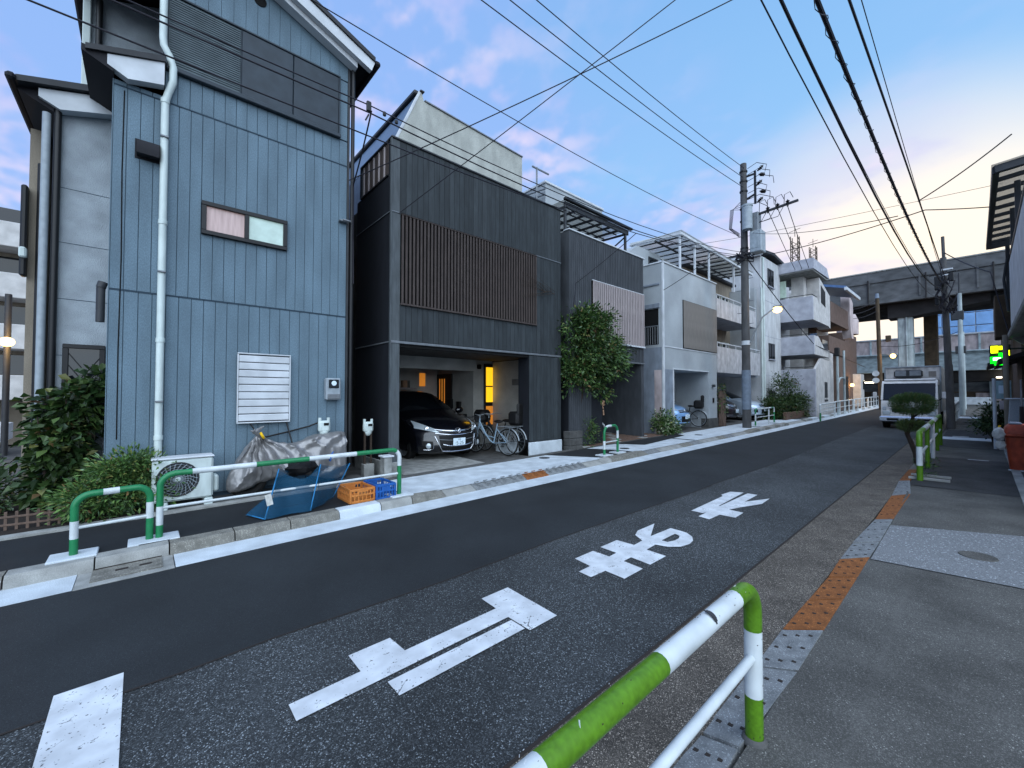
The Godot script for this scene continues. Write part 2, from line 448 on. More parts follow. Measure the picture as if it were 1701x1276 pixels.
	glow("lit_dim", Color(1.0, 0.62, 0.22), 0.2)
	glow("lamp_bulb", Color(1.0, 0.80, 0.46), 3.0)
	glow("lamp_white", Color(1.0, 0.95, 0.85), 2.5)
	glow("sign_yellow", Color(0.95, 1.0, 0.05), 1.6)
	glow("sign_green", Color(0.02, 0.9, 0.10), 1.3)
	glow("sign_white", Color(0.75, 1.0, 0.92), 2.2)
	glow("sign_orange", Color(1.0, 0.55, 0.02), 1.5)
	glow("machine_white", Color(0.92, 0.90, 1.0), 1.5)

# ---------------------------------------------------------------- the scene
func _ready() -> void:
	rng.seed = 7
	var cam := Camera3D.new()
	cam.name = "camera"
	add_child(cam)
	cam.position = V(0, 1.6, 0)
	cam.rotation = V(atan(17.0 / 690.0), deg_to_rad(48.4), 0)
	cam.fov = rad_to_deg(2.0 * atan(638.0 / 690.0))
	cam.near = 0.05; cam.far = 1500.0
	cam.current = true
	var we := WorldEnvironment.new()
	we.name = "environment"
	var e := Environment.new()
	e.tonemap_mode = Environment.TONE_MAPPER_LINEAR
	e.tonemap_exposure = 1.95
	e.background_mode = Environment.BG_SKY
	e.sky = Sky.new()
	e.sky.sky_material = sky_panorama()
	e.sdfgi_enabled = true; e.ssao_enabled = true; e.ssil_enabled = true
	we.environment = e
	add_child(we)
	var sun := DirectionalLight3D.new()     # the low sun is behind the viaduct; what arrives is the broad bright western sky
	sun.name = "evening_sky_light"
	add_child(sun)
	sun.position = V(20, 30, -20)
	sun.look_at_from_position(V(0.68, 0.64, 0.40) * 40.0, Vector3.ZERO)
	sun.light_energy = 0.75
	sun.light_color = Color(0.92, 0.97, 1.0)
	sun.light_angular_distance = 90.0
	sun.shadow_enabled = true
	textures()
	materials()
	ground()
	left_kerb()
	right_walk()
	road_letters()
	blue_house()
	black_house()
	dark_house()
	grey_house()
	balcony_house()
	block_of_flats()
	brown_flats()
	far_street()
	right_building()
	left_background()
	poles()
	cables()
	rails()
	street_things()
	cars()
	bicycles()
	plants()

func sky_panorama() -> PanoramaSkyMaterial:
	var w := 2048
	var h := 1024
	var puff := noise(FastNoiseLite.TYPE_SIMPLEX_SMOOTH, 0.9, 6, 41)
	var field := noise(FastNoiseLite.TYPE_SIMPLEX_SMOOTH, 0.33, 3, 44)
	var wisp := noise(FastNoiseLite.TYPE_SIMPLEX_SMOOTH, 0.8, 5, 47)
	var data := PackedFloat32Array()
	data.resize(w * h * 4)
	var glow_dir := V(-0.10, 0.11, -1.0).normalized()
	for j in h:
		var el := (0.5 - (j + 0.5) / h) * PI
		for i in w:
			var az := ((i + 0.5) / w) * TAU           # 0 looks along -z, growing to the right
			var d := V(sin(az) * cos(el), sin(el), -cos(az) * cos(el))
			var up := clampf(d.y, 0.0, 1.0)
			var near := clampf(d.dot(glow_dir), -1.0, 1.0)
			var west := 0.5 + 0.5 * near
			var zen := Color(0.17, 0.38, 0.75)
			var mid := Color(0.29, 0.55, 0.87).lerp(Color(0.25, 0.44, 0.83), 1.0 - west)
			var hor := Color(0.36, 0.58, 0.92).lerp(Color(0.80, 0.86, 0.90), pow(west, 3.0))
			var t := smoothstep(0.0, 0.42, up)
			var col := hor.lerp(mid, t).lerp(zen, smoothstep(0.3, 1.0, up))
			col = col.lerp(Color(1.20, 1.02, 0.78), 0.92 * smoothstep(0.90, 0.995, near))
			if d.y > 0.004:
				var q := Vector2(d.x, d.z) / (d.y + 0.12)
				var cover := smoothstep(-0.30, 0.30, field.get_noise_2d(q.x * 1.3 + 3.0, q.y * 1.3) + 0.55 * smoothstep(0.2, 1.0, -d.x) - 0.28 * smoothstep(0.5, 0.95, -d.z))
				var n := 0.75 * puff.get_noise_3d(q.x * 3.4 + q.y * 0.8, q.y * 4.6, 5.0) + 0.55 * puff.get_noise_3d(q.x * 9.0, q.y * 12.0, 9.0)
				var c := smoothstep(-0.16, 0.50, n) * cover
				var shade := clampf(0.5 + 1.2 * puff.get_noise_3d(q.x * 3.4 + 0.2 + q.y * 0.8, q.y * 4.6 - 0.3, 5.0), 0.0, 1.0)
				var cc := Color(0.40, 0.47, 0.84).lerp(Color(0.84, 0.72, 0.88), shade)
				cc = cc.lerp(Color(1.0, 0.84, 0.80), smoothstep(0.35, 0.0, up) * 0.7 * west)
				col = col.lerp(Color(0.30, 0.42, 0.86), 0.45 * cover * smoothstep(0.05, 0.3, up))
				col = col.lerp(cc, c * 0.66)
				var s := smoothstep(0.0, 0.6, wisp.get_noise_2d(q.x * 0.55 + q.y * 0.5, (q.y - q.x) * 2.6)) * smoothstep(0.5, 0.06, up)
				col = col.lerp(Color(1.05, 0.90, 0.80), 0.45 * s)
			else:
				col = Color(0.20, 0.20, 0.21)
			var k := (j * w + i) * 4
			data[k] = col.r * 0.585; data[k + 1] = col.g * 0.585; data[k + 2] = col.b * 0.585; data[k + 3] = 1.0
	var im := Image.create_from_data(w, h, false, Image.FORMAT_RGBAF, data.to_byte_array())
	var m := PanoramaSkyMaterial.new()
	m.panorama = ImageTexture.create_from_image(im)
	return m

# ---------------------------------------------------------------- ground
func sheet(called: String, x0: float, x1: float, z0: float, z1: float, off: float, m: String, parent: Node = self) -> MeshInstance3D:
	return sheet_poly(called, P2([x0, z0, x1, z0, x1, z1, x0, z1]), off, m, parent)
func sheet_poly(called: String, poly: PackedVector2Array, off: float, m: String, parent: Node = self) -> MeshInstance3D:
	var s := sh()
	var idx := Geometry2D.triangulate_polygon(poly)
	for i in range(0, idx.size(), 3):
		var q := []
		for k in 3:
			var v := poly[idx[i + k]]
			q.append(V(v.x, off + slope(v.y), v.y))
		s.tri_out(q[0], q[1], q[2], V(q[0].x, q[0].y - 50.0, q[0].z))
	var o := put(called, s, m, parent)
	if parent == self: o.set_meta("kind", "structure")
	return o
# a long block that follows the street's climb: section in (x, height) swept from z0 to z1
func strip(sec: Array, z0: float, z1: float, s: Shape = null) -> Shape:
	if s == null: s = sh()
	var o := V(0, slope(z0), z0)
	return s.prism(P2(sec), o, Vector3.RIGHT, Vector3.UP, V(0, slope(z1) - slope(z0), z1 - z0))

func ground() -> void:
	var g := sh()
	var rows := [500.0, 40.0, 0.0, -140.0, -700.0]
	for i in rows.size() - 1:
		g.quad(V(-500, slope(rows[i]) - 0.2, rows[i]), V(500, slope(rows[i]) - 0.2, rows[i]), V(500, slope(rows[i + 1]) - 0.2, rows[i + 1]), V(-500, slope(rows[i + 1]) - 0.2, rows[i + 1]))
	setting("ground", g, "dark_concrete")
	sheet("road", -5.25, -0.9, 14.0, -130.0, -0.08, "asphalt")
	# the newer, darker half of the carriageway
	var edge := [-5.19, 14.0]
	for q in [[-3.24, 14.0], [-3.25, 0.5], [-3.22, -0.2], [-3.24, -0.7], [-3.17, -2.0], [-3.19, -3.6], [-3.10, -6.6], [-3.12, -7.8], [-3.02, -10.5], [-3.06, -17.3], [-3.0, -60.0]]: edge.append_array(q)
	edge.append_array([-5.19, -60.0])
	sheet_poly("road_patch", P2(edge), -0.075, "new_asphalt")
	var seam := []
	for q in [[-3.24, 14.0], [-3.25, 0.5], [-3.22, -0.2], [-3.24, -0.7], [-3.17, -2.0], [-3.19, -3.6], [-3.10, -6.6], [-3.12, -7.8], [-3.02, -10.5]]: seam.append_array([q[0] - 0.004, q[1]])
	for q in [[-3.02, -10.5], [-3.12, -7.8], [-3.10, -6.6], [-3.19, -3.6], [-3.17, -2.0], [-3.24, -0.7], [-3.22, -0.2], [-3.25, 0.5], [-3.24, 14.0]]: seam.append_array([q[0] + 0.012, q[1]])
	sheet_poly("road_seam", P2(seam), -0.0745, "slot")
	var gl := setting("gutter", strip([-5.62, -0.14, -5.19, -0.14, -5.19, -0.073, -5.62, -0.066], 12.0, 0.43), "pale_concrete")
	for z in [[-0.26, -6.0], [-6.0, -12.0], [-12.0, -18.0], [-18.0, -60.0]]:
		put("gutter_run", strip([-5.62, -0.14, -5.19, -0.14, -5.19, -0.073, -5.62, -0.066], z[0] - 0.004, z[1]), "pale_concrete", gl)
	# drain bay in the gutter
	put("drain_frame", strip([-5.62, -0.14, -5.17, -0.14, -5.17, -0.071, -5.62, -0.068], 0.425, -0.255), "concrete", gl)
	put("drain_lid", strip([-5.585, -0.1, -5.27, -0.1, -5.27, -0.062, -5.585, -0.059], 0.33, -0.17), "kerb", gl)
	for z in [0.17, 0.0]:
		put("drain_slot", strip([-5.47, -0.08, -5.43, -0.08, -5.43, -0.056, -5.47, -0.056], z, z - 0.09), "slot", gl)
	put("drain_mouth", strip([-5.64, -0.1, -5.585, -0.1, -5.585, -0.05, -5.64, -0.05], 0.32, -0.17), "slot", gl)
	# left pavement
	sheet("pavement", -7.06, -5.75, 1.6, -3.02, 0.028, "black_walk")
	sheet_poly("pavement_apron", P2([-9.5, 3.5, -5.75, 3.5, -5.75, 1.6, -7.06, 1.6, -7.1, 1.2, -7.7, 1.3, -9.5, 1.6]), 0.028, "black_walk")
	sheet_poly("pavement_slab", P2([-7.0, -3.02, -5.75, -3.02, -5.75, -8.0, -7.02, -7.3]), 0.02, "pale_concrete")
	sheet_poly("pavement_patch", P2([-7.02, -7.3, -5.75, -8.0, -5.75, -9.3, -6.4, -9.2, -7.02, -8.9]), 0.022, "black_walk")
	sheet_poly("pavement_slab", P2([-7.02, -8.9, -6.4, -9.2, -5.75, -9.3, -5.75, -24.0, -7.02, -24.0]), 0.02, "pale_concrete")
	sheet_poly("pavement_patch", P2([-7.02, -10.2, -6.3, -10.6, -6.6, -13.6, -7.02, -13.9]), 0.025, "black_walk")
	sheet("pavement_joint", -6.9, -5.78, -12.5, -12.62, 0.026, "black_walk")
	sheet("pavement", -7.02, -5.75, -24.0, -130.0, 0.028, "dark_walk")
	for q in [[-6.3, -9.6], [-6.35, -14.1], [-6.75, -7.0]]:
		setting("pavement_cover", sh().lathe(V(q[0], slope(q[1]) + 0.015, q[1]), Vector3.UP, [[0.0, 0.012], [0.12, 0.012], [0.13, 0.008], [0.13, 0.0]], 20), "dark_metal")
	# house plots
	sheet("plot", -30.0, -7.0, -2.6, -60.0, -0.01, "dark_concrete")
	setting("plot_edging", strip([-7.10, -0.1, -7.0, -0.1, -7.0, 0.045, -7.10, 0.05], -3.0, -8.4), "dark_concrete")
	setting("plot_edging", strip([-7.18, -0.1, -7.06, -0.1, -7.06, 0.055, -7.18, 0.06], 1.2, -2.75), "concrete")
	setting("planting_bed", strip([-9.4, -0.1, -7.18, -0.1, -7.18, 0.05, -9.4, 0.09], 2.2, -0.1), "soil")
	setting("house_strip", strip([-7.7, -0.1, -7.18, -0.1, -7.18, 0.045, -7.7, 0.07], -0.1, -3.0), "dark_concrete")
	setting("garage_ramp", strip([-9.0, -0.1, -7.1, -0.1, -7.1, 0.03, -9.0, 0.05], -3.7, -5.6), "concrete")
	# stone-paved entrance in front of the second dark house
	var pv := setting("entrance_paving", strip([-9.6, -0.1, -7.1, -0.1, -7.1, 0.03, -9.6, 0.11], -8.9, -13.2), "dark_concrete")
	for i in 9:
		for j in 14:
			var x := -7.13 - i * 0.27
			var z := -8.93 - j * 0.30 - (0.12 if i % 2 else 0.0)
			if z < -13.0: continue
			var b := sh()
			var t := 0.032 + 0.08 * (-7.1 - x) / 2.5 + rng.randf() * 0.006
			b.box(V(x - 0.125, t + slope(z) - 0.01, z - 0.14), V(0.25, 0.04, 0.28), 0.01)
			put("paving_stone", b, "brick" if (i * 7 + j * 3) % 5 else "concrete", pv)

func left_kerb() -> void:
	var kerb := setting("kerb", strip([-5.82, -0.2, -5.60, -0.2, -5.60, -0.1, -5.82, -0.1], 12.0, -60.0), "dark_concrete")
	var ends := [4.0, 3.4, 2.8, 2.2, 1.6, 1.04, 0.88, 0.32, -0.23, -0.80, -1.37, -1.95, -2.52, -3.0]
	for i in ends.size() - 1:
		var m: String = ["kerb", "kerb", "concrete", "kerb", "kerb"][i % 5]
		if i == 11: m = "pale_concrete"
		if i == 6: m = "concrete"
		put("kerb_block", strip([-5.79, -0.12, -5.575, -0.12, -5.60, 0.005, -5.635, 0.038, -5.79, 0.042], ends[i] - 0.006, ends[i + 1] + 0.006), m, kerb)
	var ramp := func(z0: float, z1: float, h0: float, h1: float, m: String) -> void:
		var s := sh()
		var y := [slope(z0), slope(z1)]
		var a := [V(-5.79, y[0] - 0.12, z0), V(-5.575, y[0] - 0.12, z0), V(-5.60, y[0] + h0 - 0.02, z0), V(-5.79, y[0] + maxf(h0, 0.022), z0)]
		var b := [V(-5.79, y[1] - 0.12, z1), V(-5.575, y[1] - 0.12, z1), V(-5.60, y[1] + h1 - 0.02, z1), V(-5.79, y[1] + maxf(h1, 0.022), z1)]
		s.skin([PackedVector3Array(a), PackedVector3Array(b)], [(a[0] + a[2]) * 0.5, (b[0] + b[2]) * 0.5])
		put("kerb_block", s, m, kerb)
	var low := -0.035
	ramp.call(-3.006, -3.59, 0.04, low, "kerb")
	var tones := ["concrete", "grey_block", "grey_block", "orange_block", "grey_block", "grey_block", "concrete"]
	for i in 7: ramp.call(-3.6 - i * 0.585, -3.6 - (i + 1) * 0.585 + 0.012, low, low, tones[i])
	for i in 7:
		if tones[i] in ["grey_block", "orange_block"]:
			for k in 9:
				var z := -3.6 - i * 0.585 - 0.1 - 0.19 * (k % 3)
				var x := -5.74 + 0.05 * (k / 3)
				put("block_stud", sh().box(V(x, slope(z) - 0.055 + (5.60 + x) * -0.30 + 0.055, z), V(0.022, 0.012, 0.09), 0.003), tones[i], kerb)
	ramp.call(-7.7, -8.0, low, 0.04, "concrete")
	for z in [[-8.01, -8.6], [-8.61, -9.2]]: ramp.call(z[0], z[1], 0.04, 0.04, "kerb")
	ramp.call(-9.21, -9.6, 0.04, low, "kerb")
	for i in 11: ramp.call(-9.61 - i * 0.62, -9.61 - (i + 1) * 0.62 + 0.01, low, low, ["grey_block", "concrete", "concrete", "kerb"][i % 4])
	ramp.call(-16.45, -17.0, low, 0.05, "kerb")
	for i in 7: ramp.call(-17.01 - i * 0.6, -17.01 - (i + 1) * 0.6 + 0.01, 0.05, 0.05, ["kerb", "concrete"][i % 2])
	for i in 4: ramp.call(-21.25 - i * 0.65, -21.25 - (i + 1) * 0.65 + 0.01, low, low, "concrete")
	for i in 30: ramp.call(-23.9 - i * 1.2, -23.9 - (i + 1) * 1.2 + 0.02, 0.05, 0.05, ["concrete", "pale_concrete"][i % 2])

func right_walk() -> void:
	var gut := setting("gutter_apron", strip([-1.42, -0.2, -0.9, -0.2, -0.9, -0.03, -1.42, -0.072], 6.0, -5.9), "gutter")
	for z in [[-5.91, -8.9], [-8.91, -11.9], [-11.91, -60.0]]:
		put("gutter_run", strip([-1.42, -0.2, -0.9, -0.2, -0.9, -0.03, -1.42, -0.072], z[0], z[1]), "gutter", gut)
	sheet("gutter_seam", -1.435, -1.415, 6.0, -60.0, -0.069, "slot")
	sheet_poly("pavement", P2([-0.72, 6.0, 0.36, 6.0, 0.36, -5.19, -0.72, -5.05]), 0.0, "walk_asphalt")
	sheet_poly("pavement_panel", P2([-0.70, -5.06, 0.36, -5.2, 0.36, -7.0, -0.71, -6.45]), 0.004, "pebbles")
	sheet_poly("pavement", P2([-0.71, -6.46, 0.36, -7.01, 0.38, -9.33, -0.77, -9.29]), 0.0, "walk_asphalt")
	sheet("pavement", -0.80, 0.36, -9.34, -13.4, 0.0, "dark_walk")
	var z := -13.41
	for k in [["walk_asphalt", 2.2], ["dark_walk", 2.4], ["pale_concrete", 0.9], ["dark_walk", 3.0], ["walk_asphalt", 3.0], ["dark_walk", 5.0], ["pale_concrete", 1.6], ["walk_asphalt", 30.0]]:
		sheet("pavement", -0.80, 0.36, z, z - k[1] + 0.01, 0.0, k[0])
		z -= k[1]
	sheet("pavement_stripe", -0.2, 0.1, -13.3, -13.36, 0.006, "paint")
	sheet("pavement_stripe", -0.6, -0.25, -19.0, -19.15, 0.006, "paint")
	setting("manhole_cover", sh().lathe(V(-0.04, slope(-5.85) + 0.004, -5.85), Vector3.UP, [[0.0, 0.004], [0.10, 0.004], [0.105, 0.007], [0.125, 0.007], [0.13, 0.0]], 24), "walk_asphalt")
	setting("pavement_edging", strip([0.36, -0.1, 0.47, -0.1, 0.47, 0.02, 0.36, 0.015], 6.0, -30.0), "concrete")
	sheet("plot_right", 0.47, 14.0, 10.0, -60.0, -0.005, "dark_concrete")
	sheet_poly("pavement_stain", P2([-0.71, -1.75, -0.52, -1.62, -0.40, -1.70, -0.36, -1.45, -0.50, -1.2, -0.71, -1.1]), 0.004, "dark_walk")
	# kerb of pierced blocks along the right gutter
	var kb := setting("kerb_base", strip([-0.93, -0.2, -0.70, -0.2, -0.70, -0.04, -0.93, -0.06], 6.0, -60.0), "dark_concrete")
	var ins := [[-0.905, -1.35], [-0.905, -2.0], [-0.905, -2.70], [-0.91, -3.24], [-0.90, -3.82], [-0.89, -4.41], [-0.905, -4.95], [-0.91, -5.55], [-0.88, -6.73], [-0.90, -8.35], [-0.95, -9.76], [-0.95, -11.2], [-0.95, -12.6], [-0.95, -14.0], [-0.95, -16.0], [-0.95, -18.0]]
	var outs := [[-0.72, -1.35], [-0.74, -2.0], [-0.71, -2.78], [-0.71, -3.36], [-0.71, -3.96], [-0.71, -4.50], [-0.715, -5.11], [-0.71, -5.68], [-0.72, -6.76], [-0.71, -8.53], [-0.81, -9.71], [-0.82, -11.11], [-0.8, -12.6], [-0.8, -14.0], [-0.8, -16.0], [-0.8, -18.0]]
	var tone := ["grey_block", "grey_block", "grey_block", "orange_block", "orange_block", "orange_block", "grey_block", "grey_block", "orange_block", "grey_block", "orange_block", "kerb", "kerb", "concrete", "kerb"]
	for i in ins.size() - 1:
		var s := sh()
		var q := []
		for c in [[ins[i], -0.028], [outs[i], 0.006], [outs[i + 1], 0.006], [ins[i + 1], -0.028]]:
			var f := 0.012 if c[0] in [ins[i], outs[i]] else -0.012
			var zz: float = c[0][1] - f
			q.append(V(c[0][0], c[1] + slope(zz) + rng.randf_range(-0.004, 0.004), zz))
		var low := PackedVector3Array()
		for v in q: low.append(v - V(0, 0.12, 0))
		var mid: Vector3 = (q[0] + q[2]) * 0.5
		s.skin([PackedVector3Array(q), low], [mid, mid - V(0, 0.12, 0)])
		put("kerb_block", s, tone[i], kb)
		if i > 10: continue
		for a in 3:
			for b in 3:
				var u := (a + 0.5) / 3.0
				var w := (b + 0.55) / 3.2
				var m: Vector3 = (q[0] as Vector3).lerp(q[3], u).lerp((q[1] as Vector3).lerp(q[2], u), w)
				put("block_hole", sh().box(m + V(0, 0.001, 0), V(0.022, 0.0035, 0.02), 0.001), "slot", kb)

func road_letters() -> void:
	var road: Node = get_node("road")
	var up := -0.071
	for q in [
		[-2.49, -0.61, -2.34, -0.61, -2.34, -2.04, -2.11, -2.04, -2.11, -2.32, -2.69, -2.34, -2.69, -2.06, -2.495, -2.05, -2.495, -1.29, -2.69, -1.28, -2.69, -1.0, -2.49, -1.0],
		[-2.295, -1.08, -2.15, -1.08, -2.15, -2.03, -2.295, -2.03],
		[-2.69, -3.22, -2.69, -3.51, -2.49, -3.51, -2.495, -3.64, -2.70, -3.65, -2.70, -3.95, -2.49, -3.96, -2.50, -4.14, -2.65, -4.24, -2.71, -4.39, -2.71, -4.77, -2.51, -4.33, -2.49, -4.75, -2.36, -4.745, -2.36, -4.13, -2.34, -4.13, -2.33, -3.94, -2.11, -3.93, -2.11, -3.63, -2.33, -3.65, -2.33, -3.52, -2.11, -3.50, -2.11, -3.20, -2.32, -3.21, -2.33, -3.01, -2.475, -3.02, -2.48, -3.19],
		[-2.36, -4.745, -2.28, -4.73, -2.18, -4.65, -2.12, -4.54, -2.10, -4.42, -2.13, -4.27, -2.22, -4.17, -2.36, -4.13, -2.36, -4.30, -2.29, -4.30, -2.26, -4.40, -2.26, -4.50, -2.29, -4.57, -2.34, -4.60, -2.36, -4.60],
		[-2.65, -5.63, -2.67, -6.73, -2.72, -6.80, -2.70, -7.10, -2.53, -7.19, -2.49, -6.12, -2.475, -6.14, -2.47, -7.18, -2.33, -7.18, -2.32, -6.62, -2.13, -7.08, -2.11, -6.68, -2.25, -6.28, -2.32, -6.05, -2.13, -6.03, -2.12, -5.73, -2.31, -5.72, -2.32, -5.42, -2.47, -5.45, -2.475, -5.70, -2.50, -5.63],
		[-3.45, 0.06, -3.45, 0.345, -1.5, 0.345, -1.5, 0.05]]:
		sheet_poly("painted_mark", P2(q), up, "paint", road)

# ---------------------------------------------------------------- houses
# a wall slab facing the street between z0 and z1 (z0 > z1), its face at x
func boards(parent: Node, called: String, x: float, zs: float, ze: float, pitch: float, y0, y1, m: String, thick := 0.02, gap := 0.005) -> void:
	var cache := {}
	var z := zs
	while z - pitch > ze - 0.01:
		var lo: float = y0.call(z - pitch * 0.5) if y0 is Callable else y0
		var a: float = y1.call(z) if y1 is Callable else y1
		var b: float = y1.call(z - pitch) if y1 is Callable else y1
		var key := "%.2f %.2f %.2f" % [lo, a, b]
		if y1 is Callable or not cache.has(key):
			var s := sh()
			if absf(a - b) > 0.001:
				s.prism(P2([-gap * 0.5, lo, -gap * 0.5, a, -pitch + gap * 0.5, b, -pitch + gap * 0.5, lo]), Vector3.ZERO, V(0, 0, 1), Vector3.UP, V(thick, 0, 0))
			else:
				s.span(V(0, lo, -gap * 0.5), V(thick, a, -pitch + gap * 0.5), 0.004)
			cache[key] = s.mesh()
		var tone := m
		if m == "black_board": tone = ["black_board", "black_board_pale", "black_board_deep", "black_board"][rng.randi() % 4]
		var o := add(called, cache[key], tone, parent)
		o.position = V(x - thick + rng.randf_range(-0.001, 0.001), 0, z) - origin(parent)
		z -= pitch

func window_pair(parent: Node, x: float, z0: float, z1: float, y0: float, y1: float, frame: String, panes: Array, depth := 0.05, w := 0.05) -> Node3D:
	var s := sh()
	s.span(V(x, y0, z0), V(x + depth, y0 + w, z1), 0.004)
	s.span(V(x, y1 - w, z0), V(x + depth, y1, z1), 0.004)
	var n := panes.size()
	for i in n + 1:
		var z := lerpf(z0, z1, float(i) / n)
		var a := z + w * (0.0 if i == 0 else 0.5 if i < n else 1.0)
		s.span(V(x, y0 + w + 0.002, a), V(x + depth - 0.004, y1 - w - 0.002, a - w), 0.004)
	var f := put("window", s, frame, parent)
	for i in n:
		put("pane", sh().span(V(x + 0.008, y0 + w * 0.6, lerpf(z0, z1, float(i) / n) - w * 0.4), V(x + 0.02 + (0.012 if i % 2 else 0.0), y1 - w * 0.6, lerpf(z0, z1, float(i + 1) / n) + w * 0.4)), panes[i], f)
	return f

func blue_house() -> void:
	var h := thing("blue_house", "tall blue grey house clad in vertical boards with white downpipe", "house", V(-7.6, 0, -1.2))
	var F := -7.6
	# solid body: street block, gabled; the corner block on the left is lower
	var top := func(z: float) -> float: return 8.52 - 0.41 * absf(z + 1.10) - 0.02
	put("wall", sh().prism(P2([-0.16, -0.2, -0.16, top.call(-0.16), -1.10, top.call(-1.10), -2.75, top.call(-2.75), -2.75, -0.2]), V(-13.0, 0, 0), V(0, 0, 1), Vector3.UP, V(13.0 - 7.62, 0, 0)), "blue_gap", h)
	put("corner_wall", sh().span(V(-12.0, -0.2, 0.36), V(-7.62, 5.80, -0.158)), "blue_gap", h)
	put("corner_cheek", sh().span(V(-12.0, -0.2, 0.372), V(-7.60, 5.82, 0.362)), "blue_board", h)
	# boards, three storeys with a drip seam between
	var bands := [[0.14, 2.985], [3.005, 5.745], [5.765, 6.20]]
	for k in 3:
		var lo: float = bands[k][0]
		var hi: float = bands[k][1]
		if k == 0:
			boards(h, "siding_board", F, 0.36, -1.08, 0.144, lo, hi, "blue_board")
			boards(h, "siding_board", F, -1.08, -1.80, 0.144, 2.20, hi, "blue_board")
			boards(h, "siding_board", F, -1.08, -1.80, 0.144, lo, 1.20, "blue_board")
			boards(h, "siding_board", F, -1.80, -2.72, 0.1533, lo, hi, "blue_board")
		elif k == 1:
			boards(h, "siding_board", F, 0.36, -0.60, 0.137, lo, hi, "blue_board")
			boards(h, "siding_board", F, -0.60, -1.74, 0.1425, lo, 4.0, "blue_board")
			boards(h, "siding_board", F, -0.60, -1.74, 0.1425, 4.44, hi, "blue_board")
			boards(h, "siding_board", F, -1.74, -2.72, 0.14, lo, hi, "blue_board")
		else:
			boards(h, "siding_board", F, 0.36, -0.16, 0.13, lo, 5.82, "blue_board")
			boards(h, "siding_board", F, -0.16, -2.72, 0.1422, lo, hi, "blue_board")
	boards(h, "siding_board", F, -0.16, -2.72, 0.16, 7.33, top, "blue_board")
	boards(h, "siding_board", F, -2.57, -2.72, 0.15, 6.22, 7.31, "blue_board")
	for y in [2.995, 5.755]:
		put("drip_seam", sh().span(V(-7.606, y - 0.009, 0.36), V(-7.594, y + 0.005, -2.74)), "blue_gap", h)
	put("corner_trim", sh().span(V(-7.63, 0.1, -2.722), V(-7.585, 7.75, -2.76), 0.006), "dark_metal", h)
	put("corner_pipe", sh().rod(V(-7.56, 0.3, -2.80), V(-7.56, 7.55, -2.80), 0.035), "black_metal", h)
	put("board_crack", sh().tube([V(-7.597, 5.7, 0.255), V(-7.597, 4.6, 0.262), V(-7.597, 3.4, 0.25), V(-7.597, 2.2, 0.26), V(-7.597, 1.0, 0.255)], 0.007, 4), "gap", h)
	# band of screens under the gable: ribbed light one, two dark ones
	var rib := sh()
	rib.span(V(-7.61, 6.29, -0.19), V(-7.59, 7.31, -1.055))
	for i in 30: rib.span(V(-7.59, 6.30 + i * 0.0335, -0.20), V(-7.578, 6.316 + i * 0.0335, -1.05))
	put("ribbed_screen", rib, "louver_grey", h)
	for z in [[-1.07, -1.80], [-1.815, -2.55]]:
		put("dark_screen", sh().span(V(-7.61, 6.29, z[0]), V(-7.575, 7.31, z[1]), 0.006), "screen_dark", h)
	var fr := sh()
	fr.span(V(-7.6, 6.20, -0.17), V(-7.52, 6.27, -2.58), 0.01)
	fr.span(V(-7.6, 7.315, -0.17), V(-7.56, 7.345, -2.58), 0.006)
	fr.span(V(-7.6, 6.272, -0.165), V(-7.555, 7.31, -0.185), 0.006)
	fr.span(V(-7.6, 6.272, -2.552), V(-7.555, 7.31, -2.575), 0.006)
	fr.span(V(-7.6, 6.272, -1.056), V(-7.568, 7.31, -1.068), 0.004)
	put("screen_frame", fr, "screen_dark", h)
	put("vent_hole", sh().lathe(V(-7.6, 7.95, -1.31), Vector3.RIGHT, [[0.0, 0.0], [0.07, 0.0], [0.075, 0.012], [0.09, 0.012], [0.09, -0.01]], 20), "gap", h)
	# main roof with pale verge and soffit
	for q in [[-1.10, -3.10], [-1.10, 0.80]]:
		var y0: float = 8.52
		var y1 := 8.52 - 0.41 * absf(q[1] + 1.10)
		var out := V(0, 0, q[1] - q[0]).normalized()
		put("roof", sh().prism(P2([0, y0 + 0.02, q[1] - q[0], y1 + 0.02, q[1] - q[0], y1 + 0.10, 0, y0 + 0.10]), V(-13.2, 0, q[0]), V(0, 0, 1), Vector3.UP, V(13.2 - 7.27, 0, 0)), "roof_dark", h)
		put("verge_board", sh().prism(P2([0, y0 - 0.20, q[1] - q[0] - 0.06 * out.z, y1 - 0.16, q[1] - q[0], y1 + 0.012, 0, y0 + 0.012]), V(-7.40, 0, q[0]), V(0, 0, 1), Vector3.UP, V(0.1, 0, 0)), "pale_trim", h)
		put("verge_board", sh().prism(P2([0, y0 - 0.28, (q[1] - q[0]) * 0.86, y0 - 0.28 - 0.41 * absf(q[1] - q[0]) * 0.86, (q[1] - q[0]) * 0.86, y0 - 0.05 - 0.41 * absf(q[1] - q[0]) * 0.86, 0, y0 - 0.05]), V(-7.58, 0, q[0]), V(0, 0, 1), Vector3.UP, V(0.17, 0, 0)), "pale_trim", h)
		put("gutter", sh().bar(V(-13.2, y1 + 0.02, q[1] + out.z * 0.05), V(-7.27, y1 + 0.02, q[1] + out.z * 0.05), 0.11, 0.10, 0.03), "soffit", h)
	# the little roof over the left corner, falling to the left
	put("low_roof", sh().prism(P2([-0.16, 6.30, 0.62, 6.05, 0.62, 5.98, -0.16, 6.22]), V(-9.2, 0, 0), V(0, 0, 1), Vector3.UP, V(1.78, 0, 0)), "roof_dark", h)
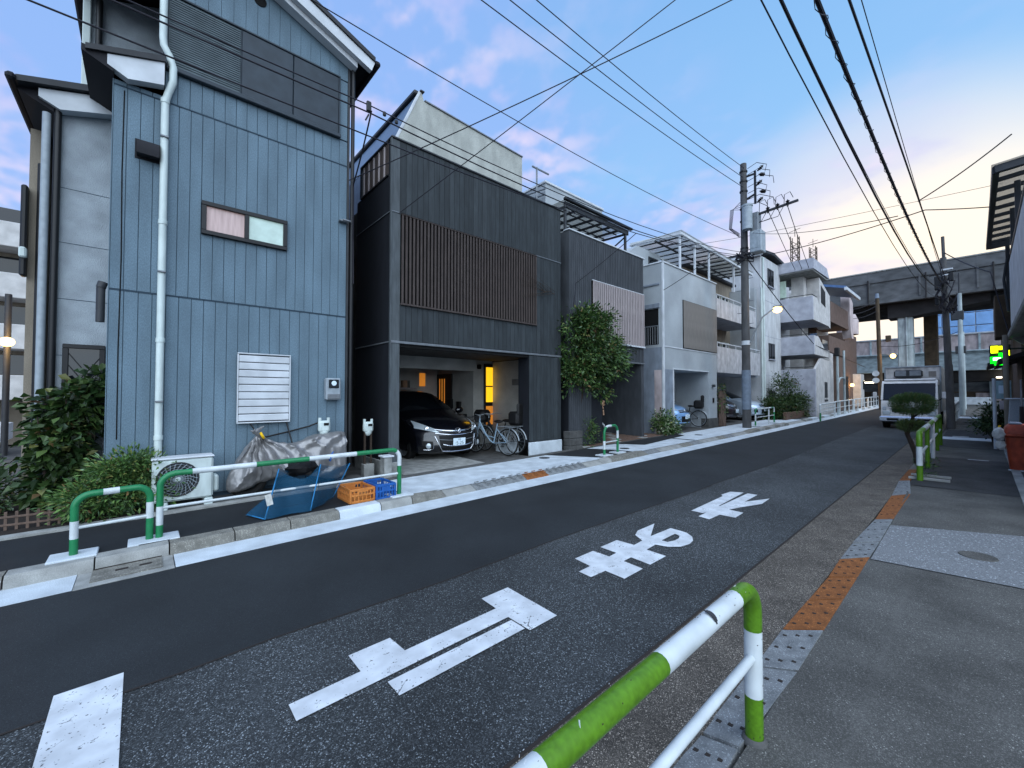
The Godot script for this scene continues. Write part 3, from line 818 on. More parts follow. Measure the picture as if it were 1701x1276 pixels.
	put("low_fascia", sh().prism(P2([-0.15, 6.215, 0.42, 6.03, 0.42, 5.90, 0.22, 5.80, -0.15, 5.90]), V(-7.58, 0, 0), V(0, 0, 1), Vector3.UP, V(0.13, 0, 0)), "pale_trim", h)
	put("low_soffit", sh().prism(P2([0.36, 5.83, 0.66, 5.97, 0.66, 6.05, 0.36, 6.02]), V(-9.2, 0, 0), V(0, 0, 1), Vector3.UP, V(1.74, 0, 0)), "soffit", h)
	# stucco wing set back on the left
	put("stucco_wing", sh().prism(P2([0.374, -0.2, 1.02, -0.2, 1.02, 5.62, 0.374, 5.95]), V(-12.0, 0, 0), V(0, 0, 1), Vector3.UP, V(3.2, 0, 0)), "stucco", h)
	for y in [2.16, 2.98, 3.80, 4.6]:
		put("stucco_joint", sh().span(V(-8.801, y, 0.38), V(-8.797, y + 0.008, 1.0)), "blue_gap", h)
	put("wing_roof", sh().prism(P2([0.374, 6.20, 1.36, 5.92, 1.36, 5.84, 0.374, 6.10]), V(-12.0, 0, 0), V(0, 0, 1), Vector3.UP, V(3.45, 0, 0)), "roof_dark", h)
	put("wing_fascia", sh().prism(P2([0.374, 6.09, 1.16, 5.87, 1.16, 5.76, 0.95, 5.66, 0.374, 5.84]), V(-8.79, 0, 0), V(0, 0, 1), Vector3.UP, V(0.16, 0, 0)), "pale_trim", h)
	put("wing_soffit", sh().prism(P2([1.02, 5.63, 1.36, 5.80, 1.36, 5.90, 1.02, 5.90]), V(-12.0, 0, 0), V(0, 0, 1), Vector3.UP, V(3.3, 0, 0)), "soffit", h)
	put("wing_gutter", sh().bar(V(-12, 5.87, 1.40), V(-8.5, 5.87, 1.40), 0.1, 0.1, 0.03), "soffit", h)
	var w := window_pair(h, -8.80, 0.88, 0.44, 1.30, 2.33, "black_metal", ["glass"], 0.06, 0.06)
	var lat := sh()
	for i in 7:
		for sg in [-1.0, 1.0]:
			var z := 0.82 - 0.11 * i + 0.15
			var a := V(-8.765, 1.40, z)
			var b := V(-8.765, 2.26, z + sg * 0.55)
			var t0 := 0.0
			var t1 := 1.0
			for lim in [0.82, 0.50]:      # cut the diagonals to the window's width
				var d := b.z - a.z
				var t: float = (lim - a.z) / d
				if (d > 0.0) == (lim == 0.82): t1 = minf(t1, t)
				else: t0 = maxf(t0, t)
			if t1 - t0 > 0.05: lat.rod(a.lerp(b, t0), a.lerp(b, t1), 0.007, -1.0, 5)
	put("lattice", lat, "black_metal", w)
	put("wing_pipe", sh().rod(V(-8.73, 0.1, 0.98), V(-8.73, 5.7, 0.98), 0.04), "black_metal", h)
	put("wing_corner", sh().rod(V(-8.74, 0.0, 1.09), V(-8.74, 5.6, 1.09), 0.045), "box_grey", h)
	# upper stucco storey behind the low roof
	put("upper_stucco", sh().prism(P2([-0.16, 5.4, 0.72, 5.4, 0.72, 7.72, -0.16, 8.08]), V(-12.0, 0, 0), V(0, 0, 1), Vector3.UP, V(3.0, 0, 0)), "stucco", h)
	put("upper_pipe", sh().rod(V(-8.93, 5.9, 0.60), V(-8.93, 7.7, 0.60), 0.04), "black_metal", h)
	put("upper_corner", sh().span(V(-9.0, 5.9, 0.78), V(-8.92, 7.7, 0.69), 0.01), "white_pipe", h)
	put("upper_vent", sh().lathe(V(-9.0, 6.95, 0.10), Vector3.RIGHT, [[0.0, 0.06], [0.09, 0.05], [0.12, 0.0]], 16), "gap", h)
	# strip window, vent hood, downpipe
	window_pair(h, -7.605, -0.60, -1.74, 3.97, 4.46, "black_metal", ["pane_pink", "pane_green"], 0.065, 0.06)
	var hood := sh()
	hood.prism(P2([0, 4.86, 0, 5.08, 0.05, 5.08, 0.11, 5.05, 0.15, 4.99, 0.165, 4.92, 0.165, 4.85, 0.14, 4.85, 0.13, 4.87]), V(-7.6, 0, 0.12), V(1, 0, 0), Vector3.UP, V(0, 0, -0.235))
	put("vent_hood", hood, "soffit", h)
	put("vent_flange", sh().span(V(-7.605, 4.83, 0.14), V(-7.59, 5.10, -0.135), 0.004), "soffit", h)
	var pipe := sh()
	pipe.tube([V(-7.53, 8.1, -0.13), V(-7.53, 6.62, -0.13), V(-7.53, 6.50, -0.14), V(-7.51, 6.38, -0.20), V(-7.50, 6.22, -0.245), V(-7.51, 6.02, -0.245), V(-7.53, 5.86, -0.20), V(-7.535, 5.72, -0.165), V(-7.535, 0.3, -0.165)], 0.045, 10)
	for y in [5.72, 4.0, 2.35, 1.0]: pipe.rod(V(-7.535, y - 0.03, -0.165), V(-7.535, y + 0.03, -0.165), 0.052)
	put("downpipe", pipe, "white_pipe", h)
	for y in [5.2, 3.3, 1.5]: put("pipe_bracket", sh().span(V(-7.6, y - 0.012, -0.12), V(-7.47, y + 0.012, -0.21), 0.004), "grey_metal", h)
	# white slatted shutter panel
	var p := put("slatted_panel", sh().span(V(-7.6, 1.17, -1.08), V(-7.545, 2.22, -1.80), 0.008), "dark_metal", h)
	for i in 9:
		put("slat", sh().box(V(-7.535, 1.235 + i * 0.1145, -1.44), V(0.03, 0.104, 0.70), 0.009), "pale_trim", p)
	var pf := sh()
	pf.span(V(-7.56, 1.17, -1.07), V(-7.515, 2.22, -1.088), 0.004); pf.span(V(-7.56, 1.17, -1.792), V(-7.515, 2.22, -1.81), 0.004)
	pf.span(V(-7.56, 2.222, -1.07), V(-7.515, 2.24, -1.81), 0.004); pf.span(V(-7.56, 1.15, -1.07), V(-7.515, 1.168, -1.81), 0.004)
	put("frame", pf, "pale_trim", p)
	put("wall_stay", sh().rod(V(-7.55, 1.15, -1.25), V(-7.45, 0.75, -1.48), 0.012, -1.0, 6).rod(V(-7.55, 1.15, -1.76), V(-7.45, 0.8, -1.83), 0.012, -1.0, 6), "black_metal", h)
	# pipe stub with grey cylinder on the left cheek
	put("cheek_cylinder", sh().rod(V(-7.66, 2.55, 0.44), V(-7.66, 3.0, 0.44), 0.045).rod(V(-7.66, 3.0, 0.44), V(-7.66, 3.08, 0.42), 0.05), "dark_metal", h)
	put("cable_anchor", sh().box(V(-7.55, 4.71, -2.64), V(0.10, 0.03, 0.14), 0.005).rod(V(-7.5, 4.72, -2.62), V(-7.5, 4.72, -2.75), 0.02), "grey_metal", h)
	# meters
	var em := thing("electricity_meter", "grey electricity meter box with dark window on blue wall", "meter", V(-7.6, 1.5, -2.48))
	put("case", sh().box(V(-7.53, 1.69, -2.48), V(0.13, 0.38, 0.25), 0.02), "box_grey", em)
	put("window", sh().box(V(-7.46, 1.78, -2.48), V(0.02, 0.15, 0.17), 0.01), "glass", em)
	put("dial", sh().lathe(V(-7.452, 1.79, -2.48), Vector3.RIGHT, [[0.0, 0.008], [0.04, 0.006], [0.045, 0.0]], 14), "plate_white", em)
	put("terminal_cover", sh().box(V(-7.465, 1.56, -2.48), V(0.02, 0.09, 0.21), 0.008), "grey_metal", em)
	var gm := gas_meter("white gas meter on blue wall above the covered motorcycle", V(-7.45, 0.92, -2.32), PI / 2)
	gm.position.y = 0.95
	var hose := thing("black_hose", "thin black hose along the foot of the blue wall", "hose", V(-7.5, 0.9, -1.8))
	put("pipe", sh().tube([V(-7.48, 0.92, -1.42), V(-7.53, 0.99, -1.8), V(-7.53, 1.06, -2.1), V(-7.5, 1.12, -2.25)], 0.014, 6), "black_plastic", hose)

func gas_meter(label: String, at: Vector3, turn: float) -> Node3D:
	var g := thing("gas_meter", label, "meter", at, turn)
	add("body", sh().box(V(0, 0.10, 0), V(0.19, 0.20, 0.11), 0.035), "white_pipe", g)
	add("bowl", sh().blob(V(0, 0.02, 0.0), V(0.075, 0.09, 0.055), 8), "white_pipe", g)
	for x in [-0.07, 0.07]: add("pipe_neck", sh().rod(V(x, 0.15, 0), V(x, 0.25, 0), 0.026), "white_pipe", g)
	add("counter", sh().box(V(0.02, 0.14, 0.057), V(0.08, 0.045, 0.012), 0.004), "black_plastic", g)
	return g

func black_house() -> void:
	var h := thing("black_house", "black timber house with brown slatted screen above an open garage", "house", V(-7.3, 0, -5.8))
	var F := -7.3
	# garage shell
	put("side_wall", sh().span(V(-9.0, -0.2, -3.45), V(-7.33, 5.78, -3.60)), "black_side", h)
	put("rear_side_wall", sh().span(V(-13.2, -0.2, -3.62), V(-9.002, 5.78, -3.75)), "dark_concrete", h)
	put("right_wall", sh().span(V(-13.2, -0.2, -8.06), V(-7.33, 5.8, -8.22)), "black_side", h)
	put("back_wall", sh().span(V(-13.2, -0.2, -3.752), V(-13.05, 5.78, -8.058)), "plaster", h)
	put("upper_floor", sh().span(V(-13.04, 2.62, -3.752), V(-7.45, 5.70, -8.058)), "black_side", h)
	put("lintel", sh().span(V(-7.45, 2.50, -3.602), V(-7.33, 5.7, -8.058)), "gap", h)
	put("garage_beam", sh().span(V(-10.05, 2.28, -3.752), V(-9.8, 2.618, -7.30)), "plaster", h)
	put("inner_wall", sh().span(V(-10.12, 0.05, -7.34), V(-10.0, 2.618, -9.3)), "plaster", h)
	put("inner_side_wall", sh().span(V(-13.0, 0.05, -7.34), V(-10.122, 2.618, -7.46)), "plaster", h)
	put("inner_jamb", sh().span(V(-7.7, 0.05, -7.05), V(-7.34, 2.50, -7.33)), "black_side", h)
	put("ceiling", sh().span(V(-9.8, 2.60, -3.752), V(-7.46, 2.617, -8.05)), "dark_concrete", h)
	# lit slot window in three panes
	var w := put("window", sh().span(V(-10.0, 0.55, -7.72), V(-9.965, 2.52, -8.12), 0.006), "black_metal", h)
	for q in [[1.86, 2.42, "lit_amber"], [1.36, 1.82, "lit_amber"], [0.68, 1.24, "lit_dim"]]:
		put("pane", sh().span(V(-9.963, q[0], -7.79), V(-9.952, q[1], -8.06)), q[2], w)
	var l := AreaLight3D.new()
	l.name = "window_light"; add_child(l)
	l.area_size = Vector2(0.28, 1.1)
	l.look_at_from_position(V(-9.93, 1.85, -7.92), V(-6.0, 1.6, -7.92))
	l.light_color = Color(1.0, 0.72, 0.25); l.light_energy = 0.0015; l.area_range = 12.0; l.shadow_enabled = true
	var back := put("inner_back_wall", sh().span(V(-12.15, 0.05, -3.76), V(-12.0, 2.6, -7.335)), "plaster", h)
	put("back_window", sh().span(V(-12.0, 1.86, -6.66), V(-11.98, 2.28, -6.86)), "lit_dim", back)
	put("back_shelf", sh().span(V(-11.98, 1.75, -5.4), V(-11.7, 1.80, -6.4), 0.01), "pale_slat", back)
	for i in 4: put("stored_box", sh().box(V(-11.85, 1.92, -5.6 - i * 0.22), V(0.2, 0.22, 0.14), 0.01), "plaster" if i % 2 else "cardboard", back)
	var door := put("entrance_door", sh().span(V(-11.96, 0.1, -7.29), V(-11.1, 2.25, -7.335), 0.006), "door_dark", h)
	for i in 3: put("door_light", sh().span(V(-11.80 + i * 0.14, 0.85, -7.28), V(-11.765 + i * 0.14, 2.1, -7.289)), "lit_dim", door)
	put("garage_shelf", sh().span(V(-11.0, 0.1, -7.0), V(-10.3, 1.0, -7.33), 0.01), "door_dark", h)
	put("wall_box", sh().box(V(-11.2, 1.3, -7.3), V(0.25, 0.3, 0.1), 0.01).box(V(-10.7, 1.25, -7.3), V(0.16, 0.25, 0.1), 0.01), "black_plastic", h)
	put("spotlight", sh().box(V(-9.92, 2.42, -7.5), V(0.12, 0.14, 0.10), 0.02), "black_plastic", h)
	put("inner_lining", sh().span(V(-9.99, 0.05, -8.045), V(-7.72, 2.58, -8.058)), "plaster", h)
	put("inner_pipe", sh().rod(V(-7.95, 0.1, -7.98), V(-7.95, 2.55, -7.98), 0.04), "white_pipe", h)
	put("wall_grille", sh().box(V(-8.9, 1.95, -8.035), V(0.3, 0.18, 0.02), 0.004), "grey_metal", h)
	# front boards
	boards(h, "cladding_board", F, -3.45, -3.63, 0.18, 0.30, 5.05, "grey_board", 0.03)
	boards(h, "cladding_board", F, -3.62, -8.20, 0.1239, 5.075, 6.46, "black_board", 0.025)
	boards(h, "cladding_board", F, -3.45, -3.62, 0.17, 5.075, 6.46, "grey_board", 0.03)
	boards(h, "cladding_board", F, -3.63, -7.29, 0.1220, 2.62, 3.30, "black_board", 0.025)
	boards(h, "cladding_board", F, -7.30, -8.20, 0.1285, 2.62, 5.05, "black_board", 0.025)
	boards(h, "cladding_board", F, -7.05, -8.20, 0.1278, 0.44, 2.55, "black_board", 0.025)
	put("parapet_back", sh().span(V(-7.45, 5.7, -3.452), V(-7.326, 6.45, -8.218)), "black_side", h)
	put("slat_backing", sh().span(V(-7.40, 3.30, -3.61), V(-7.331, 5.07, -7.30)), "gap", h)
	put("coping", sh().span(V(-7.48, 6.462, -3.43), V(-7.27, 6.50, -8.23), 0.008), "dark_metal", h)
	for q in [[5.052, 5.073, -7.28, -8.21], [5.052, 5.073, -3.44, -3.63], [2.565, 2.612, -3.44, -8.21]]:
		put("trim", sh().span(V(-7.32, q[0], q[2]), V(-7.285, q[1], q[3]), 0.004), "grey_metal", h)
	put("trim", sh().span(V(-9.0, 5.052, -3.446), V(-7.32, 5.073, -3.43), 0.004), "grey_metal", h)
	put("trim", sh().span(V(-9.0, 2.575, -3.446), V(-7.32, 2.60, -3.43), 0.004), "grey_metal", h)
	put("corner_post", sh().span(V(-7.345, 0.2, -3.428), V(-7.285, 6.46, -3.452), 0.004), "grey_board", h)
	var scr := put("slat_screen", sh().span(V(-7.34, 3.30, -3.63), V(-7.255, 3.335, -7.285), 0.004).span(V(-7.34, 5.03, -3.63), V(-7.255, 5.05, -7.285), 0.004), "brown_slat", h)
	var sm := sh().span(V(-0.013, 3.337, -0.021), V(0.013, 5.028, 0.021), 0.004).mesh()
	for i in 46:
		var o := add("slat", sm, "brown_slat", scr)
		o.position = V(-7.275, 0, -3.665 - i * 0.0798)
	put("concrete_footing", sh().span(V(-8.6, 0.05, -7.05), V(-7.29, 0.42, -8.23), 0.012), "pale_concrete", h)
	put("concrete_footing", sh().span(V(-9.0, -0.1, -3.435), V(-7.28, 0.33, -3.632), 0.012), "concrete", h)
	# rail of upright slats on the left flank
	var rail := put("roof_rail", sh().span(V(-8.78, 6.43, -3.42), V(-7.44, 6.48, -3.48), 0.006).span(V(-8.78, 5.78, -3.43), V(-7.44, 5.82, -3.47), 0.004).span(V(-8.78, 5.78, -3.42), V(-8.70, 6.428, -3.48), 0.004), "black_metal", h)
	for i in 15: put("baluster", sh().box(V(-8.63 + i * 0.083, 6.125, -3.45), V(0.035, 0.6, 0.03), 0.004), "brown_slat" if i % 3 else "pale_slat", rail)
	# set-back loft with a steep slate flank
	put("loft_wall", sh().prism(P2([-4.11, 7.24, -4.11, 5.7, -8.02, 5.7, -8.02, 8.39, -4.85, 8.52, -4.79, 8.70, -4.74, 8.70]), V(-13.0, 0, 0), V(0, 0, 1), Vector3.UP, V(4.4, 0, 0)), "loft_wall", h)
	put("slate_flank", sh().prism(P2([-4.08, 7.20, -4.055, 7.20, -4.70, 8.66, -4.725, 8.66]), V(-13.1, 0, 0), V(0, 0, 1), Vector3.UP, V(4.42, 0, 0)), "slate", h)
	put("slate_flank", sh().span(V(-13.1, 5.7, -4.11), V(-8.68, 7.2, -4.06)), "slate", h)
	put("flank_trim", sh().bar(V(-8.62, 7.15, -4.07), V(-8.62, 8.70, -4.745), 0.06, 0.06, 0.008), "pale_trim", h)
	put("ridge_gutter", sh().bar(V(-13.2, 8.66, -4.66), V(-8.6, 8.66, -4.66), 0.12, 0.10, 0.02), "dark_metal", h)
	put("loft_coping", sh().prism(P2([-4.74, 8.702, -4.84, 8.702, -4.84, 8.73, -4.74, 8.73]), V(-8.75, 0, 0), V(0, 0, 1), Vector3.UP, V(0.2, 0, 0)), "dark_metal", h)
	put("loft_coping", sh().prism(P2([-4.87, 8.525, -8.03, 8.392, -8.03, 8.42, -4.87, 8.553]), V(-13.0, 0, 0), V(0, 0, 1), Vector3.UP, V(4.43, 0, 0)), "grey_metal", h)
	var nb := thing("neighbour_house", "grey rear house glimpsed between the blue and black houses", "house", V(-12, 0, -3.0))
	put("wall", sh().span(V(-18, -0.2, -2.85), V(-10.8, 6.3, -3.6)), "dark_concrete", nb)
	var nw := put("window", sh().span(V(-10.8, 4.25, -3.28), V(-10.76, 4.95, -3.50), 0.004), "dark_metal", nb)
	put("pane", sh().span(V(-10.758, 4.3, -3.30), V(-10.75, 4.9, -3.48)), "lit_dim", nw)
	put("roof", sh().span(V(-18, 6.302, -2.8), V(-10.7, 6.45, -3.55), 0.02), "roof_dark", nb)
	gas_meter("white gas meter on rusty pipes in the dark gap beside the black house", V(-7.72, 0.88, -3.2), PI / 2)
	var gp := thing("gas_riser", "rusty twin gas pipes rising from a concrete block in the gap", "pipe", V(-7.7, 0, -3.2))
	for z in [-3.14, -3.26]: put("pipe", sh().rod(V(-7.72, 0.1, z), V(-7.72, 0.92, z), 0.022), "bark", gp)
	put("block", sh().box(V(-7.72, 0.16, -3.2), V(0.16, 0.26, 0.2), 0.01), "concrete", gp)

func dark_house() -> void:
	var h := thing("dark_grey_house", "dark grey sheet clad house with pale slatted screen behind the leafy tree", "house", V(-7.3, 0, -10.4))
	var F := -7.3
	var z0 := -8.55
	var z1 := -12.32
	put("wall", sh().span(V(-13, 2.62, z0), V(-7.34, 6.05, z1)), "dark_sheet", h)
	put("side_wall", sh().span(V(-13, -0.1, z0), V(-7.34, 2.618, z0 - 0.18)), "black_side", h)
	put("side_wall", sh().span(V(-13, -0.1, z1 + 0.15), V(-7.34, 2.618, z1)), "dark_sheet", h)
	put("back_wall", sh().span(V(-11.2, -0.1, z0 - 0.182), V(-11.0, 2.618, z1 + 0.152)), "door_dark", h)
	put("front_pier", sh().span(V(-9.5, -0.1, z0 - 0.182), V(-7.34, 2.618, -10.05)), "black_side", h)
	put("entrance_step", sh().span(V(-11, 0.05, -10.06), V(-8.9, 0.36, z1 + 0.152), 0.01), "wood_old", h)
	var g := sh()
	var z := z0
	while z > z1 + 0.06:
		var cut := z - 0.05 < -9.55 and z > -12.27
		for q in ([[2.62, 3.12], [4.88, 6.06]] if cut else [[0.2 if z > -10.0 else 2.62, 6.06]]):
			g.span(V(-7.34, q[0], z), V(-7.315, q[1], z - 0.085))
			g.span(V(-7.316, q[0], z - 0.0), V(-7.30, q[1], z - 0.012))
		z -= 0.087
	put("ribbed_sheet", g, "dark_sheet", h)
	put("coping", sh().span(V(-7.5, 6.062, z0 + 0.02), V(-7.28, 6.10, z1 - 0.02), 0.006), "pale_trim", h)
	put("lintel_trim", sh().span(V(-7.34, 2.575, -10.05), V(-7.285, 2.617, z1), 0.004), "grey_metal", h)
	var sc := put("slat_screen", sh().span(V(-7.34, 3.10, -9.55), V(-7.24, 3.145, -12.28), 0.004).span(V(-7.335, 4.86, -9.55), V(-7.28, 4.88, -12.28), 0.004), "pale_trim", h)
	var sm := sh().span(V(-0.016, 3.147, -0.022), V(0.016, 4.858, 0.022), 0.004).mesh()
	for i in 30:
		var o := add("slat", sm, "pale_slat", sc)
		o.position = V(-7.285, 0, -9.60 - i * 0.0915)
	put("screen_back", sh().span(V(-7.338, 3.147, -9.56), V(-7.325, 4.858, -12.27)), "gap", h)
	# roof terrace pergola
	put("pergola_beam", sh().bar(V(-7.6, 6.90, -8.70), V(-7.6, 6.90, -11.85), 0.06, 0.16, 0.006), "dark_metal", h)
	put("pergola_beam", sh().bar(V(-9.3, 6.98, -8.70), V(-9.3, 6.98, -11.85), 0.06, 0.14, 0.006), "dark_metal", h)
	put("pergola_roof_edge", sh().bar(V(-7.52, 7.02, -8.62), V(-7.52, 7.02, -11.95), 0.10, 0.07, 0.01), "black_metal", h)
	for i in 8: put("pergola_rafter", sh().bar(V(-7.55, 6.86, -8.78 - i * 0.43), V(-9.35, 6.94, -8.78 - i * 0.43), 0.04, 0.07, 0.005), "dark_metal", h)
	for x in [-8.05, -8.55, -9.0]: put("pergola_purlin", sh().bar(V(x, 6.97, -8.7), V(x, 6.97, -11.85), 0.035, 0.03), "dark_metal", h)
	put("pergola_cover", sh().span(V(-9.4, 7.00, -8.65), V(-7.58, 7.006, -11.9)), "canopy_sheet", h)
	for q in [-8.75, -11.72]: put("pergola_post", sh().bar(V(-7.62, 6.0, q), V(-7.62, 6.84, q), 0.07, 0.07, 0.006), "dark_metal", h)
	put("pergola_brace", sh().bar(V(-7.62, 6.75, -11.72), V(-8.4, 6.35, -11.72), 0.035, 0.035), "dark_metal", h)
	var b := thing("rear_house", "pale flat-roofed house standing behind the roof pergola", "house", V(-11, 0, -12.2))
	put("wall", sh().span(V(-15, 0, -10.45), V(-10.0, 9.02, -13.75)), "house_grey", b)
	put("parapet", sh().span(V(-15.05, 9.022, -10.4), V(-9.95, 9.10, -13.8), 0.01), "pale_trim", b)
	put("roof_rail", sh().rod(V(-12, 8.75, -9.9), V(-9.9, 8.75, -10.35), 0.03).rod(V(-12, 8.55, -9.9), V(-9.9, 8.55, -10.35), 0.03), "grey_metal", b)
	var an := thing("aerial_mast", "T shaped grey metal mast on the roof behind the black house", "mast", V(-10, 8.3, -10.02))
	put("mast", sh().rod(V(-10, 8.3, -10.02), V(-10, 9.42, -10.02), 0.03), "grey_metal", an)
	put("crossbar", sh().bar(V(-10, 9.38, -9.80), V(-10, 9.38, -10.62), 0.05, 0.05, 0.006), "grey_metal", an)

func grey_house() -> void:
	var h := thing("pale_grey_house", "pale grey house with tan slatted screen and blue car in its garage", "house", V(-7.3, 0, -15.7))
	var z0 := -13.5
	var z1 := -17.95
	put("upper_wall", sh().span(V(-12, 2.48, z0), V(-7.30, 6.22, z1)), "house_grey", h)
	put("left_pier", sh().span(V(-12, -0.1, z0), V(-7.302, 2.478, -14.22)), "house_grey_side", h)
	put("right_pier", sh().span(V(-12, -0.1, -17.12), V(-7.302, 2.478, z1)), "house_grey", h)
	put("back_wall", sh().span(V(-11.9, -0.1, -14.222), V(-11.7, 2.478, -17.118)), "plaster", h)
	put("corner_trim", sh().span(V(-7.33, 0.1, z0 + 0.012), V(-7.27, 6.22, z0 - 0.09), 0.006), "pale_trim", h)
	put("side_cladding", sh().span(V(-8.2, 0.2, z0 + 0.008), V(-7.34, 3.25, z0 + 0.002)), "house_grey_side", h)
	put("coping", sh().span(V(-12, 6.222, z0 + 0.03), V(-7.26, 6.27, z1 - 0.02), 0.006), "pale_trim", h)
	put("drip_trim", sh().span(V(-7.31, 3.26, z0), V(-7.28, 3.30, z1), 0.004), "pale_trim", h)
	put("garage_trim", sh().span(V(-7.31, 2.49, -14.2), V(-7.27, 2.53, -17.14), 0.004).span(V(-7.31, 0.1, -14.2), V(-7.27, 2.488, -14.24), 0.004), "pale_trim", h)
	var sc := put("slat_screen", sh().span(V(-7.30, 3.31, -14.98), V(-7.27, 5.12, -17.92), 0.004), "gap", h)
	var sm := sh().span(V(-0.012, 3.33, -0.024), V(0.012, 5.10, 0.024), 0.004).mesh()
	for i in 36:
		var o := add("slat", sm, "tan_slat", sc)
		o.position = V(-7.262, 0, -15.02 - i * 0.0816)
	# recess with balcony on the left flank
	put("flank_recess", sh().span(V(-8.15, 3.35, z0 + 0.006), V(-7.45, 4.62, z0 + 0.001)), "gap", h)
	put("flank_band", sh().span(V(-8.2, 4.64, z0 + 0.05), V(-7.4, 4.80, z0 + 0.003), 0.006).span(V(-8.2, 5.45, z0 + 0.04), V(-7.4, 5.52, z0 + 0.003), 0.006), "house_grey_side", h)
	var bl := put("balcony_rail", sh().rod(V(-8.15, 4.0, z0 + 0.05), V(-7.45, 4.0, z0 + 0.05), 0.02), "grey_metal", h)
	for i in 8: put("baluster", sh().rod(V(-8.1 + i * 0.09, 3.36, z0 + 0.05), V(-8.1 + i * 0.09, 4.0, z0 + 0.05), 0.01, -1.0, 6), "grey_metal", bl)
	put("pink_panel", sh().span(V(-7.62, 0.2, z0 + 0.016), V(-7.345, 2.45, z0 + 0.009), 0.002), "ramp_pink", h)
	put("loft", sh().prism(P2([-12.4, 6.2, -14.2, 7.35, -15.9, 7.35, -15.9, 6.0, -12.4, 6.0]), V(-12, 0, 0), V(0, 0, 1), Vector3.UP, V(3.3, 0, 0)), "house_grey", h)
	window_pair(h, -8.70, -15.0, -15.7, 6.5, 7.1, "dark_metal", ["glass"], 0.04, 0.05)
	put("wall_lamp", sh().box(V(-7.24, 1.95, -17.5), V(0.08, 0.10, 0.18), 0.02), "dark_metal", h)
	put("intercom", sh().box(V(-7.28, 1.35, -17.55), V(0.03, 0.2, 0.12), 0.008), "black_plastic", h)
	put("stone_foot", sh().span(V(-7.6, 0.1, -17.1), V(-7.27, 0.62, -17.98), 0.01), "dark_concrete", h)
	# long translucent terrace canopy shared with the balconies beyond
	var c := thing("terrace_canopy", "long translucent terrace canopy on a pale frame above the balconies", "canopy", V(-7.4, 6.2, -18.5))
	put("front_beam", sh().bar(V(-7.3, 7.60, -14.9), V(-7.3, 7.45, -22.2), 0.08, 0.10, 0.008), "pale_trim", c)
	put("rear_beam", sh().bar(V(-9.4, 7.72, -14.9), V(-9.4, 7.6, -22.2), 0.06, 0.10, 0.008), "pale_trim", c)
	put("end_beam", sh().bar(V(-7.3, 7.62, -14.92), V(-9.45, 7.76, -14.92), 0.07, 0.12, 0.008), "pale_trim", c)
	put("middle_beam", sh().bar(V(-8.35, 7.60, -14.9), V(-8.35, 7.48, -22.2), 0.05, 0.07, 0.006), "dark_metal", c)
	for i in 13: put("rafter", sh().bar(V(-7.3, 7.61 - i * 0.0118, -15.3 - i * 0.56), V(-9.4, 7.72 - i * 0.0118, -15.3 - i * 0.56), 0.04, 0.05, 0.004), "dark_metal", c)
	put("sheet", sh().prism(P2([0, 7.68, 0, 7.686, -7.4, 7.536, -7.4, 7.53]), V(-9.5, 0.03, -14.85), V(0, 0, 1), Vector3.UP, V(2.25, 0, 0)), "canopy_sheet", c)
	for z in [-14.98, -16.2, -17.5, -20.1, -22.0]: put("post", sh().bar(V(-7.38, 6.25, z), V(-7.38, 7.52, z), 0.07, 0.07, 0.006), "pale_trim", c)

